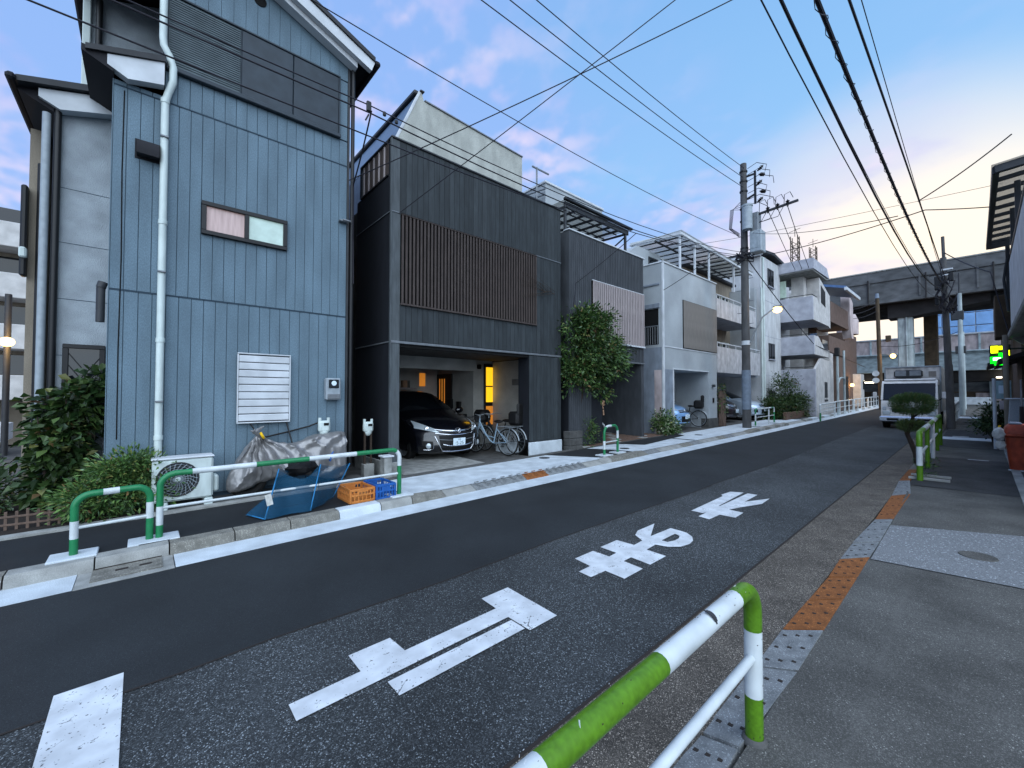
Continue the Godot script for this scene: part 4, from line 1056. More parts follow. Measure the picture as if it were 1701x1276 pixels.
func balcony_house() -> void:
	var h := thing("balcony_house", "low white flats with two rows of panelled balconies behind the utility pole", "building", V(-7.3, 0, -20.5))
	put("rear_wall", sh().span(V(-13, 2.52, -17.98), V(-8.7, 7.3, -23.4)), "beige_wall", h)
	put("end_wall", sh().span(V(-8.698, 2.45, -23.1), V(-7.5, 7.0, -23.4)), "house_grey", h)
	for q in [[2.52, 3.62, -23.1], [4.86, 5.66, -22.6]]:
		put("balcony_floor", sh().span(V(-8.69, q[0], -18.0), V(-7.34, q[0] + 0.14, q[2])), "balcony_grey", h)
		var n := 11
		for i in n:
			var a: float = lerpf(-18.0, q[2], float(i) / n)
			var b: float = lerpf(-18.0, q[2], float(i + 1) / n)
			put("balcony_panel", sh().span(V(-7.34, q[0], a - 0.006), V(-7.285, q[1], b + 0.006), 0.006), "balcony_panel", h)
		var r := put("balcony_rail", sh().bar(V(-7.31, q[1] + 0.16, -18.0), V(-7.31, q[1] + 0.16, q[2]), 0.05, 0.04, 0.006), "pale_trim", h)
		for i in 6:
			var z: float = lerpf(-18.05, q[2] + 0.05, i / 5.0)
			put("rail_post", sh().rod(V(-7.31, q[1], z), V(-7.31, q[1] + 0.16, z), 0.018, -1.0, 6), "pale_trim", r)
	for y in [3.0, 5.35]:
		for z in [-18.5, -19.7, -20.9, -22.0]:
			window_pair(h, -8.70, z, z - 0.85, y - 0.2, y + 1.25, "white_pipe", ["curtain" if z in [-19.7, -20.9] else "glass", "glass"], 0.05, 0.05)
	put("ground_wall", sh().span(V(-12.6, -0.1, -18.0), V(-12.4, 2.5, -24.0)), "dark_concrete", h)
	window_pair(h, -12.40, -19.0, -20.3, 1.0, 2.2, "dark_metal", ["glass", "glass"], 0.05, 0.05)
	window_pair(h, -12.40, -21.0, -22.3, 0.6, 2.3, "white_pipe", ["glass"], 0.05, 0.08)
	put("ceiling", sh().span(V(-12.4, 2.50, -18.0), V(-7.4, 2.518, -23.1)), "balcony_grey", h)
	put("downpipe", sh().rod(V(-7.25, 0.3, -23.3), V(-7.25, 7.0, -23.3), 0.05), "white_pipe", h)
	put("roof", sh().span(V(-13.1, 7.302, -17.95), V(-8.5, 7.42, -23.5), 0.01), "roof_dark", h)
	var gp := thing("gate_post", "old timber gate post wrapped in climbing plants beside the parking bay", "post", V(-7.2, slope(-18.2), -18.2))
	add("post", sh().box(V(0, 0.75, 0), V(0.22, 1.5, 0.25), 0.02), "wood_old", gp)
	add("cap", sh().box(V(0, 1.53, 0), V(0.27, 0.06, 0.3), 0.012), "dark_concrete", gp)
	var ca := Shape.new(); ca.tinted = true
	for i in 260:
		ca.tint = leaf_colour(0.8)
		var q := V(rng.randf_range(-0.18, 0.18), rng.randf_range(0.5, 1.75), rng.randf_range(-0.2, 0.2))
		ca.leaf(q, rnd_dir(), rnd_dir(), 0.10, 0.06)
	stuff(add("foliage", ca, "leaf", gp, 0.0))

func block_of_flats() -> void:
	var h := thing("grey_flats", "grey three storey flats with stepped balconies facing the street lamp", "building", V(-7.5, 0, -26))
	put("wall", sh().prism(P2([-24.0, -0.2, -24.0, 8.9, -27.2, 8.9, -27.2, -0.2]), V(-16, 0, 0), V(0, 0, 1), Vector3.UP, V(8.5, 0, 0)), "block_wall", h)
	put("rear_wall", sh().span(V(-16, -0.2, -27.202), V(-8.2, 8.6, -31.6)), "block_wall", h)
	put("roof", sh().prism(P2([-23.7, 8.95, -25.6, 9.15, -27.6, 8.95, -27.6, 9.08, -25.6, 9.30, -23.7, 9.08]), V(-16.3, 0, 0), V(0, 0, 1), Vector3.UP, V(9.0, 0, 0)), "roof_dark", h)
	put("eave_trim", sh().span(V(-16.3, 8.80, -23.68), V(-7.28, 8.94, -23.74), 0.01), "pale_trim", h)
	for y in [0.95, 3.50, 7.45]:
		var w := window_pair(h, -7.5, -25.1, -26.0, y, y + (0.85 if y < 7 else 0.95), "dark_metal", ["glass", "glass"], 0.05, 0.06)
		put("sill", sh().span(V(-7.5, y - 0.06, -25.05), V(-7.4, y - 0.012, -26.05), 0.006), "balcony_grey", w)
	for y in [4.7, 6.6, 2.6]: put("course_line", sh().span(V(-7.51, y, -24.02), V(-7.493, y + 0.02, -27.19)), "balcony_grey", h)
	# balconies step out towards the street
	for q in [[5.68, 6.98, -5.95, -30.6], [3.78, 4.82, -5.93, -30.6]]:
		var b := put("balcony", sh().span(V(-8.19, q[0], -27.22), V(q[2], q[1], -27.34), 0.01), "balcony_grey", h)
		put("balcony_floor", sh().span(V(-8.19, q[0], -27.342), V(q[2] - 0.13, q[0] + 0.15, q[3])), "balcony_grey", b)
		put("balcony_front", sh().prism(P2([-27.342, q[0], -27.342, q[1], -28.2, q[1], -29.5, q[0] + 0.42, -30.7, q[0] + 0.42, -30.7, q[0]]), V(q[2] - 0.12, 0, 0), V(0, 0, 1), Vector3.UP, V(0.12, 0, 0)), "white_tile", b)
		put("balcony_rail", sh().bar(V(-8.1, q[1] + 0.10, -27.28), V(q[2] - 0.05, q[1] + 0.10, -27.28), 0.04, 0.03).bar(V(q[2] - 0.06, q[1] + 0.1, -27.3), V(q[2] - 0.06, q[1] + 0.1, -28.3), 0.04, 0.03), "dark_metal", b)
		put("balcony_glass", sh().span(V(q[2] - 0.08, q[0] + 0.44, -29.3), V(q[2] - 0.06, q[1] - 0.05, -30.6)), "glass", b)
		put("balcony_door", sh().span(V(-8.2, q[0] + 0.2, -28.2), V(-8.14, q[1] + 0.85, -29.6)), "glass", b)
	put("stair_wall", sh().span(V(-8.19, -0.2, -27.22), V(-5.9, 2.98, -27.36), 0.01), "balcony_grey", h)
	put("street_wall", sh().prism(P2([-27.362, -0.2, -27.362, 2.98, -28.6, 3.62, -31.4, 3.5, -31.4, -0.2]), V(-6.03, 0, 0), V(0, 0, 1), Vector3.UP, V(0.13, 0, 0)), "white_tile", h)
	put("stair_rail", sh().bar(V(-8.0, 3.1, -27.29), V(-5.96, 3.1, -27.29), 0.05, 0.04), "dark_metal", h)
	put("slot_window", sh().span(V(-5.9, 1.4, -29.2), V(-5.88, 2.3, -29.8)).span(V(-5.9, 1.2, -29.15), V(-5.87, 1.3, -29.85)), "dark_metal", h)
	put("entrance_roof", sh().prism(P2([-27.0, 8.42, -27.0, 9.0, -30.0, 9.0, -30.6, 8.5]), V(-8.6, 0, 0), V(0, 0, 1), Vector3.UP, V(2.75, 0, 0)), "balcony_grey", h)
	put("roof_underside", sh().span(V(-8.55, 8.36, -27.05), V(-5.9, 8.41, -30.3)), "concrete", h)
	put("stair_pier", sh().span(V(-7.2, 6.95, -28.2), V(-6.6, 8.36, -28.8)), "white_tile", h)
	put("stair_window", sh().span(V(-8.0, 7.2, -27.9), V(-7.4, 8.2, -28.0), 0.01), "pane_green", h)
	put("upper_stair", sh().prism(P2([-28.9, 6.2, -28.9, 8.3, -31.4, 7.6, -31.4, 5.6]), V(-6.6, 0, 0), V(0, 0, 1), Vector3.UP, V(0.6, 0, 0)), "white_tile", h)
	put("stair_opening", sh().prism(P2([-29.2, 6.9, -29.2, 7.9, -30.2, 7.65, -30.2, 6.75]), V(-5.995, 0, 0), V(0, 0, 1), Vector3.UP, V(0.01, 0, 0)), "door_dark", h)
	put("downpipe", sh().rod(V(-7.44, 0.4, -24.25), V(-7.44, 8.8, -24.25), 0.05), "white_pipe", h)
	var fence := thing("garden_fence", "dark wire garden fence in front of the grey flats", "fence", V(-7.1, slope(-24), -24.4))
	for i in 9: put("post", sh().rod(V(-7.1, 0.3, -23.6 - i * 0.4), V(-7.1, 1.35, -23.6 - i * 0.4), 0.018, -1.0, 6), "black_metal", fence)
	for y in [0.7, 1.3]: put("rail", sh().rod(V(-7.1, y, -23.5), V(-7.1, y, -26.9), 0.016, -1.0, 6), "black_metal", fence)

func brown_flats() -> void:
	var h := thing("brown_flats", "brown tiled flats with deep balconies and a small blue roof", "building", V(-6.5, 0, -35))
	put("wall", sh().span(V(-16, -0.2, -32.0), V(-7.6, 8.3, -39.0)), "white_tile", h)
	for q in [[6.15, 7.45, -6.1, -32.2], [4.2, 5.3, -6.2, -32.0]]:
		var b := put("balcony", sh().span(V(-7.59, q[0], q[3]), V(q[2], q[1], q[3] - 0.14), 0.01), "brown_tile", h)
		put("balcony_front", sh().span(V(q[2] - 0.12, q[0], q[3] - 0.142), V(q[2], q[1], -37.4), 0.01), "brown_tile", b)
		put("balcony_floor", sh().span(V(-7.59, q[0], q[3] - 0.142), V(q[2] - 0.122, q[0] + 0.15, -37.4)), "brown_tile", b)
		put("balcony_window", sh().span(V(-7.6, q[0] + 0.3, -33.4), V(-7.55, q[1] + 1.1, -35.4)), "glass", b)
	put("fin_wall", sh().prism(P2([-37.2, 6.6, -37.2, 8.6, -38.4, 8.2, -38.4, 5.6, -37.8, 5.6]), V(-6.5, 0, 0), V(0, 0, 1), Vector3.UP, V(0.5, 0, 0)), "ramp_pink", h)
	put("roof", sh().prism(P2([0, 0, 2.0, -0.55, 2.0, -0.4, 0, 0.15]), V(-7.4, 8.75, -32.6), V(1, 0, 0), Vector3.UP, V(0, 0, -4.2)), "roof_blue", h)
	put("roof_fascia", sh().span(V(-5.5, 8.08, -32.55), V(-5.35, 8.28, -36.9), 0.01), "pale_trim", h)
	put("roof_core", sh().span(V(-12, 8.3, -33.0), V(-7.2, 8.7, -36.5)), "white_tile", h)
	put("ground_wall", sh().span(V(-6.6, -0.1, -34.4), V(-6.3, 4.18, -37.0)), "brown_tile", h)
	put("pale_pier", sh().span(V(-6.7, -0.1, -32.0), V(-6.2, 4.18, -33.0)), "white_tile", h)
	put("door_niche", sh().span(V(-6.8, 0.5, -37.1), V(-6.4, 2.9, -38.8)), "door_dark", h)
	var c := thing("corner_flats", "narrow brick red house with lit porch at the end of the row", "house", V(-6.6, 0, -41))
	put("wall", sh().span(V(-14, -0.1, -39.6), V(-6.7, 6.3, -44.0)), "brown_tile", c)
	put("rounded_gable", sh().lathe(V(-6.9, 6.3, -41.8), Vector3.UP, [[0.7, 0.0], [0.7, 1.1], [0.5, 1.6], [0.0, 1.8]], 16), "ramp_pink", c)
	put("porch", sh().span(V(-6.7, 0.5, -42.2), V(-6.2, 3.2, -43.6), 0.02), "white_tile", c)
	put("porch_lamp", sh().blob(V(-6.45, 2.3, -40.4), V(0.13, 0.13, 0.13), 8), "lamp_bulb", c)
	put("window", sh().span(V(-6.72, 2.0, -43.0), V(-6.15, 2.7, -43.5)), "glass", c)
	porch_light(V(-6.45, 2.3, -40.4), 1.0)

func porch_light(at: Vector3, e: float) -> void:
	var o := OmniLight3D.new()
	o.name = "lamp_light"
	add_child(o, true)
	o.position = at
	o.light_color = Color(1.0, 0.78, 0.48)
	o.light_energy = e
	o.light_size = 0.1
	o.omni_range = 30.0
	o.omni_attenuation = 2.0
	o.shadow_enabled = true

# ---------------------------------------------------------------- the far end of the street
func far_street() -> void:
	var v := thing("elevated_road", "dark grey elevated expressway crossing above the far end of the street", "viaduct", V(0, 0, -50))
	put("deck", sh().span(V(-90, 9.25, -45), V(90, 10.75, -54)), "viaduct", v)
	put("parapet", sh().span(V(-90, 10.752, -44.9), V(90, 11.62, -45.25), 0.03), "viaduct", v)
	put("parapet", sh().span(V(-90, 10.752, -53.7), V(90, 11.62, -54.0), 0.03), "viaduct", v)
	put("parapet_coping", sh().span(V(-90, 11.622, -44.85), V(90, 11.74, -45.3), 0.03), "concrete", v)
	put("edge_beam", sh().span(V(-90, 9.0, -44.95), V(90, 9.248, -45.5), 0.03), "viaduct", v)
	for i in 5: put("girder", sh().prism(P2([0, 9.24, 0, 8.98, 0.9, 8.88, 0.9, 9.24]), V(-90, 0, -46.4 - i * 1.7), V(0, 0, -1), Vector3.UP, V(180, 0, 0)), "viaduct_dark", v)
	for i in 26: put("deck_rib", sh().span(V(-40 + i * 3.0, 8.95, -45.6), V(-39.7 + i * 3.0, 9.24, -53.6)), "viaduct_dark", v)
	for i in 24: put("drain_pipe", sh().rod(V(-40 + i * 3.4, 9.0, -44.86), V(-40 + i * 3.4, 11.0, -44.86), 0.05, -1.0, 6), "viaduct_dark", v)
	for i in 40: put("parapet_post", sh().span(V(-60 + i * 3.0, 9.3, -44.93), V(-59.88 + i * 3.0, 11.6, -44.88)), "viaduct", v)
	for x in [-3.95, -34.0, 26.0]:
		var p := put("pier", sh().span(V(x - 0.45, 0, -46.2), V(x + 0.45, 8.2, -47.6), 0.06), "steel_pier", v)
		put("pier_cap", sh().prism(P2([-1.0, 7.0, -1.0, 8.3, 4.6, 8.3, 4.6, 7.6, 0.45, 7.0]), V(x, 0.85, -46.0), V(1, 0, 0), Vector3.UP, V(0, 0, -1.8)), "viaduct_dark", p)
		put("pier_pipe", sh().rod(V(x + 0.1, 0.5, -46.1), V(x + 0.1, 8.2, -46.1), 0.06, -1.0, 6), "steel_pier", p)
		put("rear_pier", sh().span(V(x + 0.75, 0, -51.5), V(x + 1.6, 9.2, -53), 0.06), "pier_brown", v)
	var r := thing("low_ramp", "lower pale ramp bridge running beneath the elevated road", "bridge", V(0, 0, -61))
	put("girder", sh().span(V(-80, 3.95, -60), V(80, 5.75, -66)), "ramp_teal", r)
	put("ledge", sh().span(V(-80, 5.752, -59.8), V(80, 5.90, -66.2), 0.03), "ramp_teal", r)
	put("sound_wall", sh().span(V(-80, 5.902, -60.2), V(80, 7.45, -60.5)), "ramp_pink", r)
	put("wall_cap", sh().span(V(-80, 7.452, -60.1), V(80, 7.60, -60.6), 0.02), "pale_trim", r)
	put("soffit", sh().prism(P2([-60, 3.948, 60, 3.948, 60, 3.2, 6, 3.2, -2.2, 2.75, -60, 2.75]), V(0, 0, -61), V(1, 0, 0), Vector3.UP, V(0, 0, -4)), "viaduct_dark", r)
	for i in 30: put("wall_post", sh().span(V(-60 + i * 4.0, 5.902, -60.1), V(-59.85 + i * 4.0, 7.45, -60.19)), "ramp_teal", r)
	for q in [[-3.6, 3.25], [-8.2, 3.0], [1.5, 3.3]]:
		put("lamp", sh().box(V(q[0], q[1] - 0.1, -60.5), V(0.9, 0.14, 0.5), 0.04), "lamp_white", r)
	var b := thing("under_bridge_wall", "grey shuttered wall in the shade under the low ramp bridge", "wall", V(0, 0, -68))
	put("wall", sh().span(V(-60, 0, -68), V(60, 3.7, -68.4)), "viaduct", b)
	put("dado", sh().span(V(-60, 0, -67.9), V(60, 1.9, -67.99)), "pier_brown", b)
	for i in 22: put("pilaster", sh().span(V(-40 + i * 3.7, 0, -67.6), V(-39.6 + i * 3.7, 3.7, -67.9)), "steel_pier" if i % 3 else "viaduct_dark", b)
	for i in 24: put("panel", sh().span(V(-38 + i * 2.9, 0.9, -67.7), V(-36.2 + i * 2.9, 1.75, -67.75), 0.02), "ramp_pink" if i % 2 else "viaduct", b)
	var lb := thing("low_barrier", "pale low concrete barrier closing the end of the right pavement", "barrier", V(-0.9, 0, -52))
	put("wall", sh().span(V(-1.6, 0.5, -52), V(0.6, 1.35, -52.3), 0.03), "pale_concrete", lb)
	put("foot", sh().span(V(-1.7, 0.3, -51.8), V(0.7, 0.75, -52.4), 0.03), "concrete", lb)
	var s := thing("blue_panel_block", "building with blue glazed panels seen through the viaduct gap", "building", V(-1.5, 0, -76))
	put("body", sh().span(V(-4.5, 0, -75.2), V(3.0, 13.2, -80)), "pale_trim", s)
	for i in 5:
		for j in 3: put("blue_panel", sh().span(V(-4.4 + i * 1.42, 8.4 + j * 1.6, -75.0), V(-3.06 + i * 1.42, 9.9 + j * 1.6, -75.19), 0.03), "blue_screen", s)
	var far := thing("distant_block", "distant pale block low behind the left viaduct gap", "building", V(-30, 0, -110))
	put("body", sh().span(V(-45, 0, -108), V(-13, 7.0, -116)), "ramp_pink", far)
	put("roof_hut", sh().span(V(-30, 7.0, -109), V(-24, 8.6, -114)), "white_tile", far)
	lattice_mast("tall rust coloured lattice mast rising behind the grey flats", V(-19.8, 0, -80.0), 27.6)
	lattice_mast("shorter rust coloured lattice mast right of the taller one", V(-20.6, 0, -95.0), 29.6)

func lattice_mast(label: String, at: Vector3, top: float) -> void:
	var m := thing("lattice_mast", label, "mast", at, 0.0, "lattice masts behind the flats")
	var w := 0.5
	for q in [[-1, -1], [1, -1], [1, 1], [-1, 1]]: add("leg", sh().rod(V(q[0] * w, 0, q[1] * w), V(q[0] * w, top, q[1] * w), 0.07, -1.0, 6), "pier_brown", m)
	var s := sh()
	var y := 8.0
	while y < top - 0.9:
		for k in 4:
			var a: Array = [[-1, -1], [1, -1], [1, 1], [-1, 1]][k]
			var b: Array = [[1, -1], [1, 1], [-1, 1], [-1, -1]][k]
			s.rod(V(a[0] * w, y, a[1] * w), V(b[0] * w, y + 0.9, b[1] * w), 0.04, -1.0, 4)
			s.rod(V(a[0] * w, y, a[1] * w), V(b[0] * w, y, b[1] * w), 0.04, -1.0, 4)
		y += 0.9
	stuff(add("bracing", s, "pier_brown", m))
	add("antenna", sh().rod(V(0, top, 0), V(0, top + 1.6, 0), 0.05, -1.0, 5).rod(V(-0.8, top + 0.9, 0), V(0.8, top + 1.2, 0), 0.04, -1.0, 5), "pier_brown", m)

func right_building() -> void:
	var h := thing("shop_house", "two storey shop house on the right with balcony and roof canopy", "building", V(1.5, 0, -14))
	put("wall", sh().span(V(1.25, -0.1, -8.0), V(8, 6.0, -20.2)), "beige_wall", h)
	put("lower_wall", sh().span(V(0.75, -0.1, -17.4), V(1.248, 2.9, -22.0)), "wood_old", h)
	# canopy on the first floor terrace
	var fr := sh()
	fr.bar(V(0.30, 6.20, -13.0), V(0.26, 6.20, -19.7), 0.10, 0.16, 0.012)
	fr.bar(V(0.28, 6.2, -13.0), V(2.2, 6.35, -13.0), 0.10, 0.16, 0.012)
	fr.bar(V(0.28, 6.2, -19.7), V(2.2, 6.35, -19.7), 0.10, 0.16, 0.012)
	put("canopy_frame", fr, "dark_metal", h)
	for i in 9: put("canopy_rafter", sh().bar(V(0.3, 6.18, -13.6 - i * 0.68), V(2.2, 6.33, -13.6 - i * 0.68), 0.05, 0.09, 0.006), "dark_metal", h)
	put("canopy_sheet", sh().prism(P2([0.24, 6.285, 2.3, 6.45, 2.3, 6.456, 0.24, 6.291]), V(0, 0, -12.9), V(1, 0, 0), Vector3.UP, V(0, 0, -6.9)), "canopy_sheet", h)
	for z in [-14.0, -16.0, -19.0]: put("canopy_post", sh().bar(V(0.62, 4.4, z), V(0.62, 6.2, z), 0.09, 0.09, 0.008), "dark_metal", h)
	var b := put("balcony", sh().span(V(0.52, 3.05, -9.2), V(1.25, 4.75, -15.4), 0.02), "pale_trim", h)
	put("balcony_sill", sh().span(V(0.46, 2.92, -9.15), V(1.25, 3.047, -15.45), 0.02), "concrete", b)
	put("balcony_rail", sh().bar(V(0.56, 4.95, -9.2), V(0.56, 4.95, -15.4), 0.06, 0.06, 0.01), "dark_metal", b)
	put("balcony_bracket", sh().prism(P2([0.5, 2.92, 1.25, 2.92, 1.25, 2.2]), V(0, 0, -15.2), V(1, 0, 0), Vector3.UP, V(0, 0, 0.12)), "concrete", b)
	put("hanging_unit", sh().span(V(0.36, 3.4, -20.3), V(1.0, 4.75, -21.4), 0.02), "pier_brown", h)
	put("upper_wall", sh().span(V(0.75, 2.902, -17.4), V(1.4, 6.0, -22.0)), "pier_brown", h)
	put("shop_awning", sh().prism(P2([0.3, 2.35, 1.3, 2.75, 1.3, 2.85, 0.3, 2.45]), V(0, 0, -15.5), V(1, 0, 0), Vector3.UP, V(0, 0, -4.0)), "door_dark", h)
	put("shop_window", sh().span(V(1.22, 0.5, -9.0), V(1.244, 2.2, -12.0)), "glass", h)
	put("bay_post", sh().rod(V(0.42, 0.3, -15.2), V(0.42, 3.0, -15.2), 0.05), "beige_wall", h)
	put("upper_pipe", sh().tube([V(0.5, 4.9, -15.6), V(0.44, 4.4, -15.7), V(0.5, 3.6, -15.6)], 0.03, 6), "dark_metal", h)
	var far := thing("corner_shop", "brown weathered shop front farther along the right pavement", "building", V(1, 0, -27))
	put("wall", sh().span(V(0.75, -0.1, -22.2), V(8, 4.6, -32)), "pier_brown", far)
	put("awning", sh().prism(P2([0.2, 2.6, 0.9, 2.9, 0.9, 3.0, 0.2, 2.7]), V(0, 0, -22.4), V(1, 0, 0), Vector3.UP, V(0, 0, -4)), "dark_metal", far)
	# lit sign with yellow top and green foot, hung out over the pavement
	var s := thing("lit_sign", "glowing yellow and green pharmacy style sign hung over the right pavement", "sign", V(0.35, 2.6, -17.0))
	put("case", sh().span(V(0.19, 2.36, -17.02), V(0.56, 2.92, -17.2), 0.02), "black_metal", s)
	put("bracket", sh().rod(V(0.5, 2.8, -17.1), V(0.9, 2.8, -17.1), 0.02), "black_metal", s)
	put("yellow_face", sh().span(V(0.215, 2.70, -17.0), V(0.34, 2.89, -17.018), 0.004).span(V(0.42, 2.62, -17.0), V(0.54, 2.76, -17.018), 0.004).span(V(0.342, 2.78, -17.0), V(0.44, 2.88, -17.018), 0.004), "sign_yellow", s)
	put("orange_spot", sh().span(V(0.25, 2.79, -16.99), V(0.31, 2.84, -16.998)), "sign_orange", s)
	put("green_face", sh().span(V(0.20, 2.42, -17.0), V(0.50, 2.60, -17.018), 0.004).span(V(0.345, 2.602, -17.0), V(0.418, 2.70, -17.018), 0.004).span(V(0.27, 2.37, -17.0), V(0.45, 2.418, -17.018), 0.004), "sign_green", s)
	put("white_face", sh().span(V(0.25, 2.50, -16.985), V(0.39, 2.575, -16.998), 0.003), "sign_white", s)
	var lamp := OmniLight3D.new()
	lamp.name = "sign_light"; add_child(lamp)
	lamp.position = V(0.35, 2.55, -16.8)
	lamp.light_color = Color(0.25, 1.0, 0.2); lamp.light_energy = 0.05; lamp.light_size = 0.2; lamp.omni_range = 12.0; lamp.omni_attenuation = 2.0; lamp.shadow_enabled = true
	# clutter along the shop fronts
	var n := thing("notice_board", "pale blue notice board on a post beside the dark shrub", "notice board", V(0.3, slope(-16), -16.0))
	put("post", sh().rod(V(0.24, 0.2, -16.0), V(0.24, 2.0, -16.0), 0.035), "pale_trim", n)
	put("board", sh().span(V(0.27, 1.48, -15.98), V(0.52, 1.94, -16.02), 0.01), "poster", n)
	put("sheet", sh().span(V(0.31, 1.62, -15.972), V(0.44, 1.82, -15.978)), "plate_white", n)
	put("shelf", sh().span(V(0.32, 1.22, -15.9), V(0.56, 1.44, -16.1), 0.01), "ramp_pink", n)
	var m := thing("vending_machine", "glowing white vending machine at the right edge of the view", "vending machine", V(0.85, slope(-12.5), -12.6))
	put("cabinet", sh().span(V(0.62, 0.15, -12.1), V(1.22, 1.95, -13.1), 0.03), "truck_white", m)
	put("lit_panel", sh().span(V(0.61, 1.0, -12.2), V(0.619, 1.9, -13.0)), "machine_white", m)
	for i in 3: put("shelf_row", sh().span(V(0.60, 1.12 + i * 0.26, -12.25), V(0.609, 1.15 + i * 0.26, -12.95)), "blue_screen", m)
	var p := thing("leaning_panel", "pale grey board leaning beside the orange bin", "board", V(0.5, slope(-14), -14.0))
	put("board", sh().box(V(0.50, 0.85, -14.2), V(0.22, 1.3, 0.05), 0.01, Basis(V(0, 0, 1), -0.06)), "house_grey", p)
	put("rail", sh().rod(V(0.36, 1.5, -14.15), V(0.75, 1.5, -14.15), 0.018), "pale_trim", p)
	var f := thing("flag_pole", "slim pole with furled purple banner behind the orange bin", "banner", V(0.56, slope(-13.4), -13.4))
	put("pole", sh().rod(V(0.56, 0.2, -13.4), V(0.56, 1.9, -13.4), 0.015), "grey_metal", f)
	put("cloth", sh().rod(V(0.56, 0.7, -13.38), V(0.56, 1.35, -13.38), 0.05, 0.03, 8), "car_maroon", f)

func left_background() -> void:
	var h := thing("beige_house", "beige rendered house just behind the blue house's left edge", "house", V(-11, 0, 1.8))
	put("wall", sh().span(V(-15, -0.2, 1.20), V(-9.75, 5.75, 1.38)), "beige_wall", h)
	put("pipe", sh().rod(V(-9.70, 0.0, 1.24), V(-9.70, 5.2, 1.24), 0.05), "black_metal", h)
	put("box", sh().span(V(-9.75, 3.4, 1.37), V(-9.6, 4.8, 1.44), 0.02), "black_metal", h)
	put("meter_cover", sh().box(V(-9.6, 3.75, 1.40), V(0.12, 0.16, 0.08), 0.02), "white_pipe", h)
	var b := thing("rear_flats", "pale flats with white balconies far behind at the left edge", "building", V(-24, 0, 4.4))
	put("wall", sh().span(V(-34, -0.2, 2.2), V(-23, 7.6, 9.0)), "beige_wall", b)
	for i in 4:
		put("balcony", sh().span(V(-23, 1.4 + i * 1.75, 2.6), V(-21.9, 2.25 + i * 1.75, 8.0), 0.02), "white_tile", b)
		put("window", sh().span(V(-23, 2.3 + i * 1.75, 3.0), V(-22.97, 3.0 + i * 1.75, 6.0)), "glass", b)
	var l := thing("side_lamp", "lit street lamp in the side lane at the left edge", "street lamp", V(-18, 0, 3.0))
	put("pole", sh().rod(V(-18, -0.1, 2.86), V(-18, 4.4, 2.86), 0.07), "dark_metal", l)
	put("arm", sh().bar(V(-18, 3.05, 2.9), V(-17.6, 3.05, 2.86), 0.05, 0.05), "dark_metal", l)
	put("bulb", sh().blob(V(-17.5, 3.02, 2.79), V(0.15, 0.13, 0.15), 8), "lamp_bulb", l)
	porch_light(V(-17.5, 3.02, 2.79), 1.2)
	var c := thing("side_car", "white car parked in the side lane at the far left edge", "car", V(-20, 0, 3.6))
	put("body", sh().prism(P2([0, 0.25, 0, 0.75, 0.9, 0.85, 1.4, 1.35, 2.8, 1.38, 3.5, 0.85, 3.9, 0.8, 3.9, 0.25]), V(-19, slope(3.5), 3.1), V(0, 0, 1), Vector3.UP, V(-1.6, 0, 0)), "truck_white", c)
	put("window", sh().prism(P2([1.05, 0.88, 1.45, 1.28, 2.7, 1.3, 3.2, 0.88]), V(-18.99, slope(3.5), 3.1), V(0, 0, 1), Vector3.UP, V(0.01, 0, 0)), "glass", c)
	for z in [3.8, 6.2]: put("wheel", sh().rod(V(-19.0, slope(3.5) + 0.28, z), V(-18.8, slope(3.5) + 0.28, z), 0.3, -1.0, 16), "tyre", c)

# ---------------------------------------------------------------- poles and wires
func insulator(s: Shape, at: Vector3, ax: Vector3) -> void:
	s.lathe(at, ax, [[0.0, -0.14], [0.03, -0.14], [0.03, -0.08], [0.075, -0.06], [0.03, -0.03], [0.075, 0.0], [0.03, 0.03], [0.075, 0.06], [0.03, 0.09], [0.0, 0.14]], 8)

